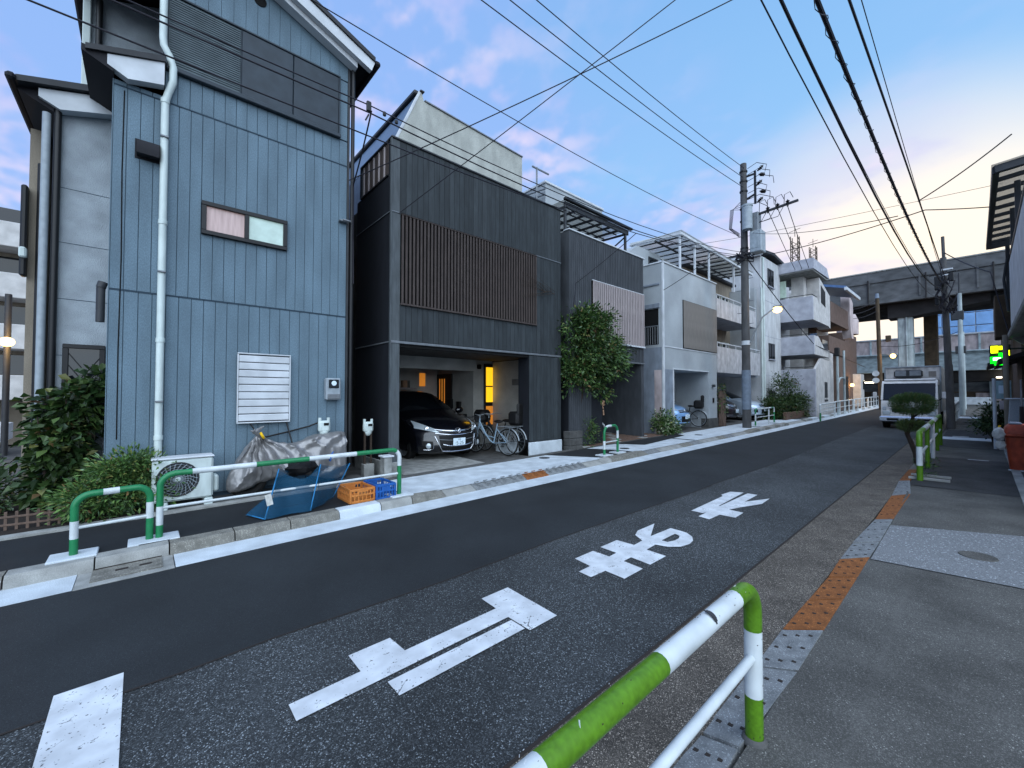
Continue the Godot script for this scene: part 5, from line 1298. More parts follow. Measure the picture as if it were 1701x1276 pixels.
func poles() -> void:
	var p := thing("utility_pole", "concrete utility pole with transformer and lit street lamp on the left", "utility pole", V(-6.15, slope(-17.9), -17.9))
	var X := -6.15
	var Z := -17.9
	put("pole", sh().rod(V(X, 0.1, Z), V(X, 10.85, Z), 0.16, 0.115, 14), "pole_concrete", p)
	put("sleeve", sh().rod(V(X, 1.0, Z), V(X, 2.55, Z), 0.168, 0.163, 14), "pole_sheet", p)
	put("band", sh().rod(V(X, 3.55, Z), V(X, 3.72, Z), 0.158, -1.0, 14), "pale_trim", p)
	for y in [6.9, 7.4, 8.5, 9.0, 9.7, 10.1, 10.5]: put("band", sh().rod(V(X, y, Z), V(X, y + 0.05, Z), 0.15, -1.0, 12), "black_metal", p)
	put("transformer", sh().rod(V(X + 0.22, 8.05, Z + 0.30), V(X + 0.22, 8.95, Z + 0.30), 0.18, -1.0, 16).rod(V(X + 0.22, 8.951, Z + 0.30), V(X + 0.22, 9.02, Z + 0.30), 0.20, -1.0, 16), "box_grey", p)
	var cab := put("cabinet", sh().box(V(X + 0.48, 7.55, Z), V(0.42, 0.85, 0.5), 0.03), "box_grey", p)
	put("cabinet_top", sh().box(V(X + 0.40, 8.35, Z - 0.05), V(0.3, 0.75, 0.36), 0.02), "grey_metal", cab)
	put("cabinet_door", sh().box(V(X + 0.44, 7.58, Z + 0.254), V(0.3, 0.6, 0.012), 0.004), "box_grey", cab)
	for i in 5: put("rung", sh().rod(V(X - 0.3 if i % 2 else X + 0.3, 4.4 + i * 0.45, Z), V(X, 4.4 + i * 0.45, Z), 0.012, -1.0, 5), "grey_metal", p)
	put("crossarm", sh().bar(V(X + 0.1, 8.62, Z), V(X + 1.85, 8.74, Z), 0.08, 0.08, 0.008), "dark_metal", p)
	for i in 3:
		var s := sh()
		insulator(s, V(X + 0.85 + i * 0.33, 8.72 + i * 0.02, Z), V(0, 1, 0))
		put("insulator", s, "insulator", p)
	var br := sh()
	br.bar(V(X, 10.3, Z), V(X + 0.45, 10.3, Z), 0.06, 0.06).bar(V(X + 0.42, 9.1, Z), V(X + 0.42, 10.4, Z), 0.07, 0.07).bar(V(X, 9.35, Z), V(X + 0.45, 9.5, Z), 0.06, 0.06)
	put("bracket", br, "black_metal", p)
	for i in 5:
		var s := sh()
		insulator(s, V(X + 0.62 + 0.08 * (i % 2), 10.45 - i * 0.32, Z + 0.08 * (i % 3)), V(0.8, 0.45 if i % 2 == 0 else -0.4, 0.2).normalized())
		put("insulator", s, "insulator", p)
	var lo := sh()
	for i in 7:
		var a := V(X + 0.15, 10.6 - i * 0.25, Z)
		var b := V(X + 0.8 + 0.15 * (i % 3), 10.2 - i * 0.28, Z + 0.1)
		lo.tube([a, a.lerp(b, 0.3) + V(0.15, 0.22, 0), a.lerp(b, 0.7) + V(0.25, 0.15, 0), b], 0.012, 4, false)
	for i in 4:
		var x := X + 0.85 + i * 0.28
		lo.tube([V(x, 8.9, Z), V(x - 0.1, 9.15, Z), V(x - 0.28, 9.1, Z), V(x - 0.3, 8.7, Z), V(x - 0.5, 8.35, Z), V(X + 0.4, 8.3, Z)], 0.012, 4, false)
	for i in 4: lo.tube([V(X - 0.1, 9.3 - i * 0.1, Z + 0.1), V(X - 0.35 - i * 0.04, 9.1, Z + 0.1), V(X - 0.4 - i * 0.03, 8.3, Z + 0.2), V(X - 0.1, 8.0 - i * 0.05, Z + 0.2)], 0.012, 4, false)
	stuff(put("jumper_wire", lo, "cable", p))
	var kn := sh()
	for i in 14:
		var a := rng.randf() * TAU
		var c := V(X, 6.9 + rng.randf() * 0.35, Z)
		kn.tube([c + V(cos(a) * 0.2, 0, sin(a) * 0.2), c + V(cos(a + 0.8) * 0.34, -0.1, sin(a + 0.8) * 0.34), c + V(cos(a + 1.6) * 0.3, 0.1, sin(a + 1.6) * 0.3), c + V(cos(a + 2.4) * 0.2, 0, sin(a + 2.4) * 0.2)], 0.022, 5, false)
	stuff(put("cable_coil", kn, "cable", p))
	var la := put("lamp_arm", sh().tube([V(X + 0.15, 3.62, Z), V(X + 0.32, 4.1, Z - 0.1), V(X + 0.52, 4.62, Z - 0.25), V(X + 0.8, 4.9, Z - 0.45), V(X + 0.92, 4.93, Z - 0.55)], 0.028, 8), "grey_metal", p)
	put("lamp_head", sh().box(V(X + 0.98, 5.03, Z - 0.62), V(0.34, 0.07, 0.2), 0.025), "grey_metal", la)
	put("bulb", sh().blob(V(X + 0.95, 4.91, Z - 0.60), V(0.16, 0.13, 0.15), 10), "lamp_bulb", la)
	porch_light(V(X + 0.95, 4.91, Z - 0.60), 0.5)
	var q := thing("utility_pole", "dark utility pole rising from the right pavement beside the truck", "utility pole", V(-0.72, slope(-22.3), -22.3))
	var lean := V(-0.10, 0, 0)
	put("pole", sh().rod(V(-0.72, 0.2, -22.3), V(-0.72, 6.7, -22.3) + lean, 0.11, 0.09, 14), "pole_concrete", q)
	put("mast", sh().rod(V(-0.80, 6.4, -22.3), V(-0.82, 7.5, -22.3), 0.05), "pole_concrete", q)
	put("sleeve", sh().rod(V(-0.724, 0.35, -22.3), V(-0.75, 2.7, -22.3), 0.118, 0.112, 14), "pole_concrete", q)
	for w in [[V(-0.98, 5.75, -22.2), V(0.16, 0.5, 0.16)], [V(-1.0, 5.1, -22.2), V(0.12, 0.35, 0.14)], [V(-0.62, 5.9, -22.1), V(0.14, 0.3, 0.14)]]: put("junction_box", sh().box(w[0], w[1], 0.02), "black_metal", q)
	put("crossbar", sh().rod(V(-1.2, 6.1, -22.3), V(-0.5, 6.15, -22.3), 0.03), "black_metal", q)
	put("clamp", sh().box(V(-0.72, 6.2, -22.1), V(0.3, 0.06, 0.12), 0.01).box(V(-0.7, 6.0, -22.1), V(0.26, 0.05, 0.1), 0.01), "pale_trim", q)
	var kn2 := sh()
	for i in 12:
		var c := V(-0.95 + rng.randf() * 0.35, 4.7 + rng.randf() * 1.5, -22.1)
		kn2.tube([c, c + V(-0.1, -0.25, 0.05), c + V(0.05, -0.5, 0.1), c + V(0.12, -0.2, 0)], 0.022, 5, false)
	stuff(put("cable_coil", kn2, "cable", q))
	for d in [[-0.64, -33.0, 6.6, "slender pale steel pole behind the dark right pole"], [-0.70, -41.0, 5.2, "thin pale pole farthest along the right pavement"]]:
		var o := thing("steel_pole", d[3], "pole", V(d[0], slope(d[1]), d[1]), 0.0, "steel poles on the right pavement")
		add("pole", sh().rod(V(0, 0, 0), V(0, d[2], 0), 0.12 if d[1] > -35 else 0.11, 0.09, 10), "steel_pier", o)
		add("bracket", sh().box(V(-0.1, d[2] - 1.2, 0), V(0.5, 0.5, 0.2), 0.03), "dark_metal", o)
		add("tip_rod", sh().rod(V(0, d[2], 0), V(0, d[2] + 1.1, 0), 0.04), "dark_metal", o)
	var f := thing("utility_pole", "distant utility pole with side lamp behind the white truck", "utility pole", V(-4.85, slope(-40), -40))
	put("pole", sh().rod(V(-4.75, 0.4, -40), V(-4.86, 8.75, -40), 0.14, 0.11, 12), "pier_brown", f)
	put("cap", sh().rod(V(-4.86, 8.6, -40), V(-4.86, 8.95, -40), 0.13, 0.1, 10), "pole_sheet", f)
	put("lamp_arm", sh().rod(V(-4.8, 4.5, -40), V(-4.1, 4.45, -39.9), 0.03), "grey_metal", f)
	put("bulb", sh().blob(V(-4.06, 4.32, -39.9), V(0.16, 0.16, 0.14), 8), "lamp_bulb", f)
	put("hanging_box", sh().box(V(-4.3, 5.6, -40), V(0.3, 0.45, 0.2), 0.03), "pier_brown", f)
	put("round_sign", sh().rod(V(-5.0, 3.1, -39.8), V(-5.0, 3.1, -39.76), 0.2, -1.0, 16).rod(V(-5.0, 2.6, -39.8), V(-5.0, 2.6, -39.76), 0.2, -1.0, 16), "pale_trim", f)
	porch_light(V(-4.06, 4.32, -39.9), 0.5)
	var g := thing("sign_post", "twin slim lamp posts with arched tops before the brown flats", "post", V(-5.55, slope(-31), -31))
	for z in [-30.6, -32.4]: put("post", sh().rod(V(-5.55, 0.4, z), V(-5.55, 4.3, z), 0.06), "steel_pier", g)
	put("arch", sh().tube([V(-5.55, 2.2, -30.6), V(-5.5, 2.55, -30.9), V(-5.5, 2.6, -31.5), V(-5.5, 2.55, -32.1), V(-5.55, 2.2, -32.4)], 0.05, 8), "steel_pier", g)
	put("lantern", sh().box(V(-5.55, 4.1, -30.6), V(0.25, 0.5, 0.25), 0.04), "black_metal", g)

func cable(label: String, pts: Array, sag: float, r := 0.012, wrapped := false, group := "") -> void:
	var path := []
	for i in pts.size() - 1:
		var n := 14
		for k in n + (1 if i == pts.size() - 2 else 0):
			var t := float(k) / n
			path.append((pts[i] as Vector3).lerp(pts[i + 1], t) - V(0, (sag if i == 0 else 0.02) * 4.0 * t * (1.0 - t), 0))
	var c := thing("power_cable", label, "cable", pts[0], 0.0, group)
	put("wire", sh().tube(path, r, 6), "cable", c)
	if wrapped:
		var wire := sh()
		var rings := []
		var total := 70
		for i in total * 5:
			var t := float(i) / (total * 5) * (path.size() - 1.001)
			var a: Vector3 = (path[int(t)] as Vector3).lerp(path[int(t) + 1], t - int(t))
			var ang := TAU * i / 5.0 * 0.98
			rings.append(a + V(cos(ang), sin(ang), 0) * (r + 0.012))
		wire.tube(rings, 0.004, 3, false)
		put("spiral", wire, "cable", c)

func cables() -> void:
	var g := "overhead cables along the right pavement"
	var e := V(-0.85, 5.6, -22.2)
	cable("thick spiral wrapped cable running overhead along the right pavement", [V(-0.85, 5.3, 4.0), e + V(0.02, 0.1, 0)], 0.62, 0.019, true, g)
	cable("bold dark cable just left of the thick spiral wrapped cable", [V(-0.85, 5.0, 4.0), e + V(-0.05, 0.0, 0)], 1.05, 0.0115, false, g)
	cable("bold dark cable just right of the thick spiral wrapped cable", [V(-0.85, 5.4, 4.0), e + V(0.08, 0.25, 0)], -0.12, 0.013, false, g)
	cable("leftmost thin cable of the overhead bundle on the right", [V(-0.85, 4.6, 4.0), e + V(-0.1, -0.4, 0)], 0.85, 0.005, false, g)
	cable("rightmost thin cable of the overhead bundle on the right", [V(-0.80, 6.3, 4.0), e + V(0.12, -0.3, 0)], 0.06, 0.005, false, g)
	cable("hair thin wire between the bold left cable and the spiral one", [V(-0.87, 4.95, 4.0), e + V(0.0, -0.1, 0)], 0.95, 0.004, false, g)
	var t := V(-6.15, 10.3, -17.9)
	var u := "high wires from the left utility pole"
	cable("uppermost of the three high wires from the left utility pole", [t + V(0.05, 0.35, 0), V(-5.7, 9.35, 3.0)], 0.25, 0.011, false, u)
	cable("middle of the three high wires from the left utility pole", [t, V(-5.95, 9.2, 3.0)], 0.25, 0.011, false, u)
	cable("lowest of the three high wires from the left utility pole", [t + V(0, -0.4, 0), V(-6.25, 9.1, 3.0)], 0.25, 0.011, false, u)
	var k := "service cables along the left house fronts"
	var c := V(-6.15, 7.15, -17.9)
	cable("twisted service cable passing above the black house coping", [c, V(-6.1, 5.89, -2.5), V(-6.1, 5.78, 4.0)], 0.45, 0.011, false, k)
	cable("second strand hung just under the twisted service cable", [c + V(0, 0.1, 0.1), V(-6.12, 6.02, -2.5), V(-6.1, 5.80, 4.0)], 0.38, 0.009, false, k)
	cable("lower service cable crossing the blue house at window height", [c + V(0, -0.1, 0), V(-6.1, 5.52, -2.2), V(-6.1, 5.42, 4.0)], 0.30, 0.010, false, k)
	cable("long slanting wire with small ball high over the house roofs", [V(-6.15, 7.85, -17.9), V(-6.1, 7.25, 3.0)], 0.38, 0.008, false, k)
	var drop := "service drops to the houses"
	cable("straight crossing wire dropping to the black house from upper right", [V(0.5, 10.96, -9.05), V(-7.28, 5.06, -3.6)], 0.05, 0.008, false, drop)
	cable("sagging crossing wire dropping to the blue house corner", [V(0.35, 10.3, -10.3), V(-7.52, 5.47, -2.72)], 0.14, 0.009, false, drop)
	cable("short black drop wire looping down the blue house corner", [V(-6.12, 5.95, -2.55), V(-7.3, 5.3, -2.72), V(-7.5, 4.4, -2.8), V(-7.52, 3.6, -2.82)], 0.05, 0.012, false, drop)
	cable("black wire dropping from the pergola to the dark grey house", [V(-6.1, 5.95, -9.9), V(-7.2, 4.6, -8.7), V(-7.2, 3.9, -8.6)], 0.03, 0.011, false, drop)
	cable("black wire dropping across the pale grey house front", [V(-6.12, 6.45, -14.8), V(-7.2, 5.2, -13.4)], 0.05, 0.011, false, drop)
	var b := "wires beyond the left utility pole"
	for i in 3:
		cable(["upper wire running on from the crossarm towards the masts", "middle wire running on from the crossarm towards the masts", "lower wire running on from the crossarm towards the masts"][i], [V(-5.3 + i * 0.32, 8.7, -17.9), V(-9.6 + i * 0.3, 8.9, -46.0)], 0.3, 0.013, false, b)
	cable("bold slanting guy cable from the left pole past the street lamp", [V(-6.0, 6.9, -17.9), V(-5.95, 4.3, -27.4), V(-5.6, 3.6, -40)], 0.1, 0.02, false, b)
	cable("long cross street cable from the left pole to the right bundle", [V(-6.1, 7.0, -17.9), V(-0.85, 6.35, -15.0), V(0.6, 6.1, -15.4)], 0.12, 0.013, false, b)
	cable("thin cross street wire from the crossarm to the left bold cable", [V(-5.9, 8.0, -17.9), V(-0.85, 4.55, -9.3)], 0.15, 0.008, false, b)
	cable("thin level wire crossing the street high above the lamp", [V(-14, 8.6, -16), V(-6.1, 7.9, -17.9), V(0.6, 8.2, -20.0)], 0.15, 0.007, false, b)
	cable("double wire from the right bold cable to the shop canopy", [V(-0.85, 5.95, -13.0), V(0.5, 6.6, -12.4)], 0.05, 0.012, false, b)
	for i in 3:
		cable(["top wire sagging from the distant pole to the brown flats", "middle wire sagging from the distant pole to the brown flats", "bottom wire sagging from the distant pole to the brown flats"][i], [V(-4.86, 8.5 - i * 0.4, -40), V(-7.0, 8.0 - i * 0.3, -38)], 0.4, 0.02, false, b)
	cable("wire from the distant pole to the steel poles on the right", [V(-4.8, 5.1, -40), V(-0.7, 5.0, -33)], 0.3, 0.016, false, b)
	cable("slack wire from the right pole to the shop house wall", [V(-0.8, 6.9, -22.3), V(0.3, 5.5, -20.2), V(0.6, 3.4, -19.0)], 0.06, 0.016, false, b)
	var cl := thing("cable_clamp", "dark cable clamp on the service cable beside the blue house", "clamp", V(-6.1, 5.9, -2.5))
	put("body", sh().box(V(-6.1, 5.98, -2.5), V(0.05, 0.16, 0.07), 0.012).rod(V(-6.1, 5.86, -2.5), V(-6.1, 5.75, -2.45), 0.012, -1.0, 6), "black_metal", cl)
	put("clip", sh().box(V(-6.1, 5.98, -2.75), V(0.04, 0.07, 0.05), 0.01).box(V(-6.1, 5.94, -2.95), V(0.04, 0.06, 0.05), 0.01), "black_metal", cl)

# ---------------------------------------------------------------- guard rails
# a bent pipe frame standing on two feet: foot a, foot b, height, bend radius, bands of colour given as [length, material]
func rail(label: String, a: Vector3, b: Vector3, h: float, bend: float, r: float, bands: Array, bar_y: float, bar_r: float, group := "", feet := true) -> Node3D:
	var o := thing("guard_rail", label, "guard rail", a, 0.0, group)
	var w := b - a
	var flat := V(w.x, 0, w.z).normalized()
	var path := [V(0, -0.05, 0), V(0, h * 0.3, 0), V(0, h - bend, 0)]
	for i in range(1, 8):
		var t := PI * 0.5 * i / 8.0
		path.append(V(0, h - bend + sin(t) * bend, 0) + flat * (1.0 - cos(t)) * bend)
	var l := V(w.x, 0, w.z).length()
	var n := 12
	for i in n + 1:
		var d := lerpf(bend, l - bend, float(i) / n)
		path.append(flat * d + V(0, h + w.y * d / l, 0))
	for i in range(1, 8):
		var t := PI * 0.5 * i / 8.0
		path.append(V(0, w.y + h - bend + cos(t) * bend, 0) + flat * (l - bend + sin(t) * bend))
	path.append_array([V(0, h - bend, 0) + w, V(0, h * 0.3, 0) + w, V(0, -0.05, 0) + w])
	var dist := [0.0]
	for i in range(1, path.size()): dist.append(dist[i - 1] + (path[i] as Vector3).distance_to(path[i - 1]))
	var total: float = dist[-1]
	var at := func(d: float) -> Vector3:
		for i in range(1, path.size()):
			if d <= dist[i]: return (path[i - 1] as Vector3).lerp(path[i], (d - dist[i - 1]) / maxf(dist[i] - dist[i - 1], 1e-6))
		return path[-1]
	var s0 := 0.0
	for q in bands:
		var s1: float = minf(s0 + q[0], total) if q[0] > 0.0 else total
		var pts := [at.call(s0)]
		for i in path.size():
			if dist[i] > s0 + 0.002 and dist[i] < s1 - 0.002: pts.append(path[i])
		pts.append(at.call(s1))
		add("painted_tube", sh().tube(pts, r, 14), q[1], o)
		s0 = s1
		if s0 >= total - 0.001: break
	if bar_y > 0.0: add("lower_bar", sh().rod(V(0, bar_y, 0) + flat * r * 0.5, w + V(0, bar_y, 0) - flat * r * 0.5, bar_r), "white_paint", o)
	if feet:
		for f in [V(0, 0, 0), w]: add("foot_plate", sh().box(f + V(0, 0.005, 0), V(0.28, 0.03, 0.34), 0.006), "pale_concrete", o)
	return o

func rails() -> void:
	var y := func(x: float, z: float, off: float) -> Vector3: return V(x, off + slope(z), z)
	var G := "rail_green"
	var W := "white_paint"
	rail("short green and white pipe rail at the far left kerb", y.call(-5.86, 0.48, 0.035), y.call(-5.92, -0.075, 0.035), 0.585, 0.12, 0.032, [[0.22, G], [0.17, W], [0.39, G], [0.12, W], [0.36, G], [0.17, W], [-1, G]], 0.27, 0.015)
	var lr := rail("long green and white pipe rail before the blue net and crates", y.call(-5.92, -0.155, 0.035), y.call(-5.86, -2.92, 0.035), 0.69, 0.13, 0.032, [[0.20, G], [0.20, W], [0.56, G], [0.62, W], [0.60, G], [0.62, W], [0.60, G], [0.24, W], [-1, G]], 0.33, 0.016)
	add("blue_tie", sh().ring(V(0.06 * 0.6, 0.69, -1.76), V(0, 0, 1), 0.034, 0.008, 12, 5).rod(V(0.03, 0.72, -1.76), V(0.05, 0.78, -1.80), 0.008, -1.0, 5), "crate_blue", lr)
	rail("small green and white hoop on the left kerb before the leafy tree", y.call(-5.93, -8.19, 0.035), y.call(-5.97, -8.79, 0.035), 0.68, 0.17, 0.03, [[0.19, G], [0.2, W], [0.34, G], [0.22, W], [0.36, G], [0.2, W], [-1, G]], 0.30, 0.014)
	var pr := rail("white and green pipe rail at the foot of the left utility pole", y.call(-6.05, -18.55, 0.045), y.call(-6.05, -20.85, 0.045), 0.68, 0.10, 0.03, [[0.25, G], [0.3, W], [0.3, G], [1.7, W], [0.3, G], [0.3, W], [-1, G]], 0.34, 0.016)
	add("middle_post", sh().rod(V(0, 0, -1.6), V(0, 0.68, -1.6), 0.028), "white_paint", pr)
	var fr := rail("pale pipe rail in front of the grey flats", y.call(-5.12, -24.4, 0.0), y.call(-5.3, -28.3, 0.0), 0.75, 0.08, 0.035, [[0.4, G], [-1, W]], 0.38, 0.02, "far pale rails along the left kerb", false)
	add("sub_rail", sh().rod(V(0, 0.55, 0), V(-0.18, 0.55 + 0.056, -3.9), 0.02), "white_paint", fr)
	for i in 3:
		var z0 := -29.2 - i * 6.2
		var f2 := rail(["pale pipe rail beyond the twin lamp posts on the left kerb", "pale pipe rail before the brick red corner house", "most distant pale pipe rail on the left kerb"][i], y.call(-5.45 - i * 0.12, z0, 0.0), y.call(-5.57 - i * 0.12, z0 - 5.8, 0.0), 0.75, 0.08, 0.035, [[-1, W]], 0.40, 0.02, "far pale rails along the left kerb", false)
		for k in 3: add("middle_post", sh().rod(V(-0.03 * (k + 1), 0, -1.45 * (k + 1)), V(-0.03 * (k + 1), 0.78, -1.45 * (k + 1)), 0.03), "white_paint", f2)
	# right side: the near rail runs back past the camera
	var L := "rail_lime"
	var nr := rail("bright green and white pipe rail close in front on the right pavement", y.call(-0.71, -2.105, 0.0), y.call(-0.71, 0.85, 0.0), 0.70, 0.125, 0.0375, [[0.25, L], [0.295, W], [0.36, L], [0.62, W], [0.56, L], [0.56, W], [0.56, L], [0.3, W], [-1, L]], 0.375, 0.02, "", false)
	var spot := sh()
	for i in 8:
		var a := 0.25 + 0.22 * i
		var c := V(cos(a), sin(a), 0) * 0.0381 + V(0, 0.70, 0.475)
		var half := 0.012 * sqrt(maxf(0.05, 1.0 - pow((i - 3.5) / 3.6, 2)))
		spot.box(c, V(0.002, 0.0085, half * 2.0), 0.0, Basis(V(0, 0, 1), a))
	add("bare_patch", spot, "dark_metal", nr)
	var scratch := sh()
	for i in 16:
		var a := rng.randf_range(0.4, 2.2)
		var z := rng.randf_range(0.15, 0.48) if i % 3 == 0 else rng.randf_range(1.07, 1.55)
		var c := V(cos(a), sin(a), 0) * 0.0376 + V(0, 0.70, z)
		scratch.box(c, V(0.0012, rng.randf_range(0.0006, 0.0012), rng.randf_range(0.004, 0.018)), 0.0, Basis(V(0, 0, 1), a) * Basis(V(1, 0, 0), rng.randf_range(-0.9, 0.9)))
	stuff(add("scratch", scratch, "pale_trim", nr))
	var chip := sh()
	for i in 46:
		var a := rng.randf_range(0.1, 2.6)
		var z: float = [0.25, 0.56, 1.05, 1.66][i % 4] + rng.randfn(0.0, 0.03 if i % 3 else 0.14)
		chip.box(V(cos(a), sin(a), 0) * 0.0376 + V(0, 0.70, maxf(z, 0.14)), V(0.001, rng.randf_range(0.001, 0.004), rng.randf_range(0.001, 0.005)), 0.0, Basis(V(0, 0, 1), a))
	for i in 40:
		var a := rng.randf() * TAU
		chip.box(V(cos(a) * 0.0376, rng.randf_range(0.0, 0.05) if i % 2 else rng.randf_range(0.05, 0.5), sin(a) * 0.0376), V(0.001, rng.randf_range(0.002, 0.008), rng.randf_range(0.001, 0.005)), 0.0, Basis(V(0, 1, 0), -a))
	stuff(add("paint_chip", chip, "bark", nr))
	add("bare_patch", sh().lathe(V(0, 0.02, 0), Vector3.UP, [[0.0395, 0.0], [0.05, -0.01], [0.055, -0.03]], 16), "dark_concrete", nr)
	var mr := rail("weathered green and white pipe rail behind the clipped pine", y.call(-0.70, -9.87, 0.0), y.call(-0.73, -16.1, 0.0), 0.80, 0.14, 0.042, [[0.30, L], [0.32, W], [1.0, L], [1.2, W], [1.2, L], [1.2, W], [-1, L]], 0.42, 0.022, "", false)
	for i in 3: add("middle_post", sh().rod(V(-0.01 * i, 0, -1.6 * (i + 1)), V(-0.01 * i, 0.83, -1.6 * (i + 1)), 0.035), "white_paint" if i % 2 else "rail_lime", mr)
	add("base_rail", sh().box(V(0.1, 0.02, -0.1), V(0.5, 0.04, 0.08), 0.006).box(V(0.1, 0.02, -0.5), V(0.5, 0.04, 0.08), 0.006), "concrete", mr)
	var br := rail("pale pipe rail past the dark pole on the right pavement", y.call(-0.74, -23.5, 0.0), y.call(-0.74, -31.0, 0.0), 0.80, 0.12, 0.042, [[0.6, W], [1.0, L], [-1, W]], 0.42, 0.022, "", false)
	for i in 3: add("middle_post", sh().rod(V(0, 0, -1.9 * (i + 1)), V(0, 0.85, -1.9 * (i + 1)), 0.035), "white_paint", br)

# ---------------------------------------------------------------- loose things
func street_things() -> void:
	# air conditioner
	var z0 := -0.28
	var ac := thing("air_conditioner", "white outdoor air conditioner with round grille against the blue wall", "air conditioner", V(-7.33, 0, -0.55))
	put("casing", sh().span(V(-7.50, 0.16, -0.10), V(-7.20, 0.72, -0.76), 0.025), "white_pipe", ac)
	put("side_cover", sh().span(V(-7.46, 0.22, -0.762), V(-7.26, 0.45, -0.83), 0.02), "white_pipe", ac)
	put("fan_hollow", sh().lathe(V(-7.198, 0.45, -0.37), Vector3.RIGHT, [[0.0, -0.002], [0.205, -0.002], [0.222, 0.006], [0.232, 0.004], [0.235, -0.004]], 30), "dark_metal", ac)
	var gr := sh()
	for r in [0.05, 0.08, 0.11, 0.14, 0.17, 0.20]: gr.ring(V(-7.188, 0.45, -0.37), Vector3.RIGHT, r, 0.0028, 28, 4)
	put("ring_guard", gr, "box_grey", ac)
	for i in 22:
		var a := TAU * i / 22.0
		var s := sh()
		s.tube([V(-7.186, 0.45 + sin(a) * 0.03, -0.37 + cos(a) * 0.03), V(-7.184, 0.45 + sin(a + 0.25) * 0.12, -0.37 + cos(a + 0.25) * 0.12), V(-7.188, 0.45 + sin(a + 0.6) * 0.215, -0.37 + cos(a + 0.6) * 0.215)], 0.0045, 4, false)
		put("fan_spoke", s, "box_grey", ac)
	put("hub", sh().lathe(V(-7.185, 0.45, -0.37), Vector3.RIGHT, [[0.0, 0.012], [0.026, 0.01], [0.034, 0.0]], 18), "white_pipe", ac)
	for z in [-0.17, -0.66]: put("foot", sh().span(V(-7.50, 0.05, z), V(-7.18, 0.155, z - 0.10), 0.012), "white_pipe", ac)
	put("top_ledge", sh().span(V(-7.51, 0.722, -0.09), V(-7.19, 0.745, -0.77), 0.008), "pale_trim", ac)
	# motorcycle under a cover
	covered_bike()
	# folding garbage net
	var nt := thing("folding_net_box", "collapsed blue mesh rubbish enclosure leaning behind the long pipe rail", "net", V(-6.05, 0.04, -1.5))
	var fr := sh()
	var corner := [V(-5.84, 0.07, -1.14), V(-5.90, 0.66, -1.30), V(-6.25, 0.06, -1.02), V(-5.84, 0.08, -1.66), V(-5.90, 0.66, -1.80), V(-6.30, 0.10, -2.10), V(-6.20, 0.58, -2.30), V(-6.28, 0.62, -1.60)]
	for q in [[0, 1], [0, 2], [3, 4], [5, 6]]: put("frame_rod", sh().rod(corner[q[0]], corner[q[1]], 0.008, -1.0, 7), "net_edge", nt)
	var net_panel := func(a: Vector3, b: Vector3, c: Vector3, d: Vector3, sagging: float) -> void:
		var s := sh()
		var n := 9
		for i in n:
			for j in n:
				var q := []
				for k in [[0, 0], [1, 0], [1, 1], [0, 1]]:
					var u := float(i + k[0]) / n
					var v := float(j + k[1]) / n
					var p: Vector3 = a.lerp(b, u).lerp(d.lerp(c, u), v)
					p += V(0.03 * sin(u * 9.0 + v * 3.0), -sagging * sin(PI * u) * v, 0.02 * cos(v * 7.0 + u * 4.0))
					q.append(p)
				s.quad(q[0], q[1], q[2], q[3])
		put("mesh_panel", s, "net_blue", nt)
	net_panel.call(corner[0], corner[3], corner[4], corner[1], 0.16)
	net_panel.call(corner[3], corner[5], corner[6], corner[4], 0.04)
	net_panel.call(corner[2], corner[0], corner[1], corner[7], 0.05)
	net_panel.call(corner[2], corner[5], corner[6], corner[7], 0.10)
	net_panel.call(corner[2], corner[0], corner[3], corner[5], 0.0)
	put("white_tag", sh().box(V(-5.835, 0.30, -1.18), V(0.006, 0.14, 0.07), 0.0, Basis(V(1, 0, 0), 0.2)), "bag", nt)
	put("black_tarp", sh().blob(V(-6.1, 0.60, -1.62), V(0.16, 0.10, 0.2), 7, noise(FastNoiseLite.TYPE_SIMPLEX_SMOOTH, 0.05, 3, 60), 0.5), "saddle", nt)
	crate("orange plastic stacking crate behind the right end of the long rail", V(-6.10, 0.028 + slope(-2.35), -2.36), "crate_orange", 0.48, 0.20, 0.34, "YPC")
	crate("blue plastic stacking crate beside the orange crate", V(-6.04, 0.028 + slope(-2.7), -2.69), "crate_blue", 0.46, 0.22, 0.28, "")
	# bin with bags
	var b := thing("rubbish_bin", "large orange red bin with domed lid on the right pavement", "bin", V(0.55, slope(-12.3), -12.35))
	add("body", sh().skin([rect(0.02, 0.40, 0.38), rect(0.36, 0.46, 0.43), rect(0.62, 0.50, 0.47)], [V(0, 0.02, 0), V(0, 0.36, 0), V(0, 0.62, 0)]), "bin_orange", b)
	add("rim", sh().box(V(0, 0.655, 0), V(0.56, 0.06, 0.53), 0.02), "bin_orange", b)
	add("lid", sh().skin([rect(0.69, 0.54, 0.50), rect(0.80, 0.50, 0.46), rect(0.86, 0.40, 0.36)], [V(0, 0.69, 0), V(0, 0.8, 0), V(0, 0.86, 0)]), "bin_orange", b)
	add("handle", sh().box(V(-0.12, 0.875, 0.08), V(0.16, 0.05, 0.2), 0.02), "box_grey", b)
	add("foot_strip", sh().box(V(-0.05, 0.0, 0.17), V(0.34, 0.03, 0.04), 0.005), "pale_trim", b)
	var bag_noise := noise(FastNoiseLite.TYPE_SIMPLEX_SMOOTH, 0.06, 4, 66)
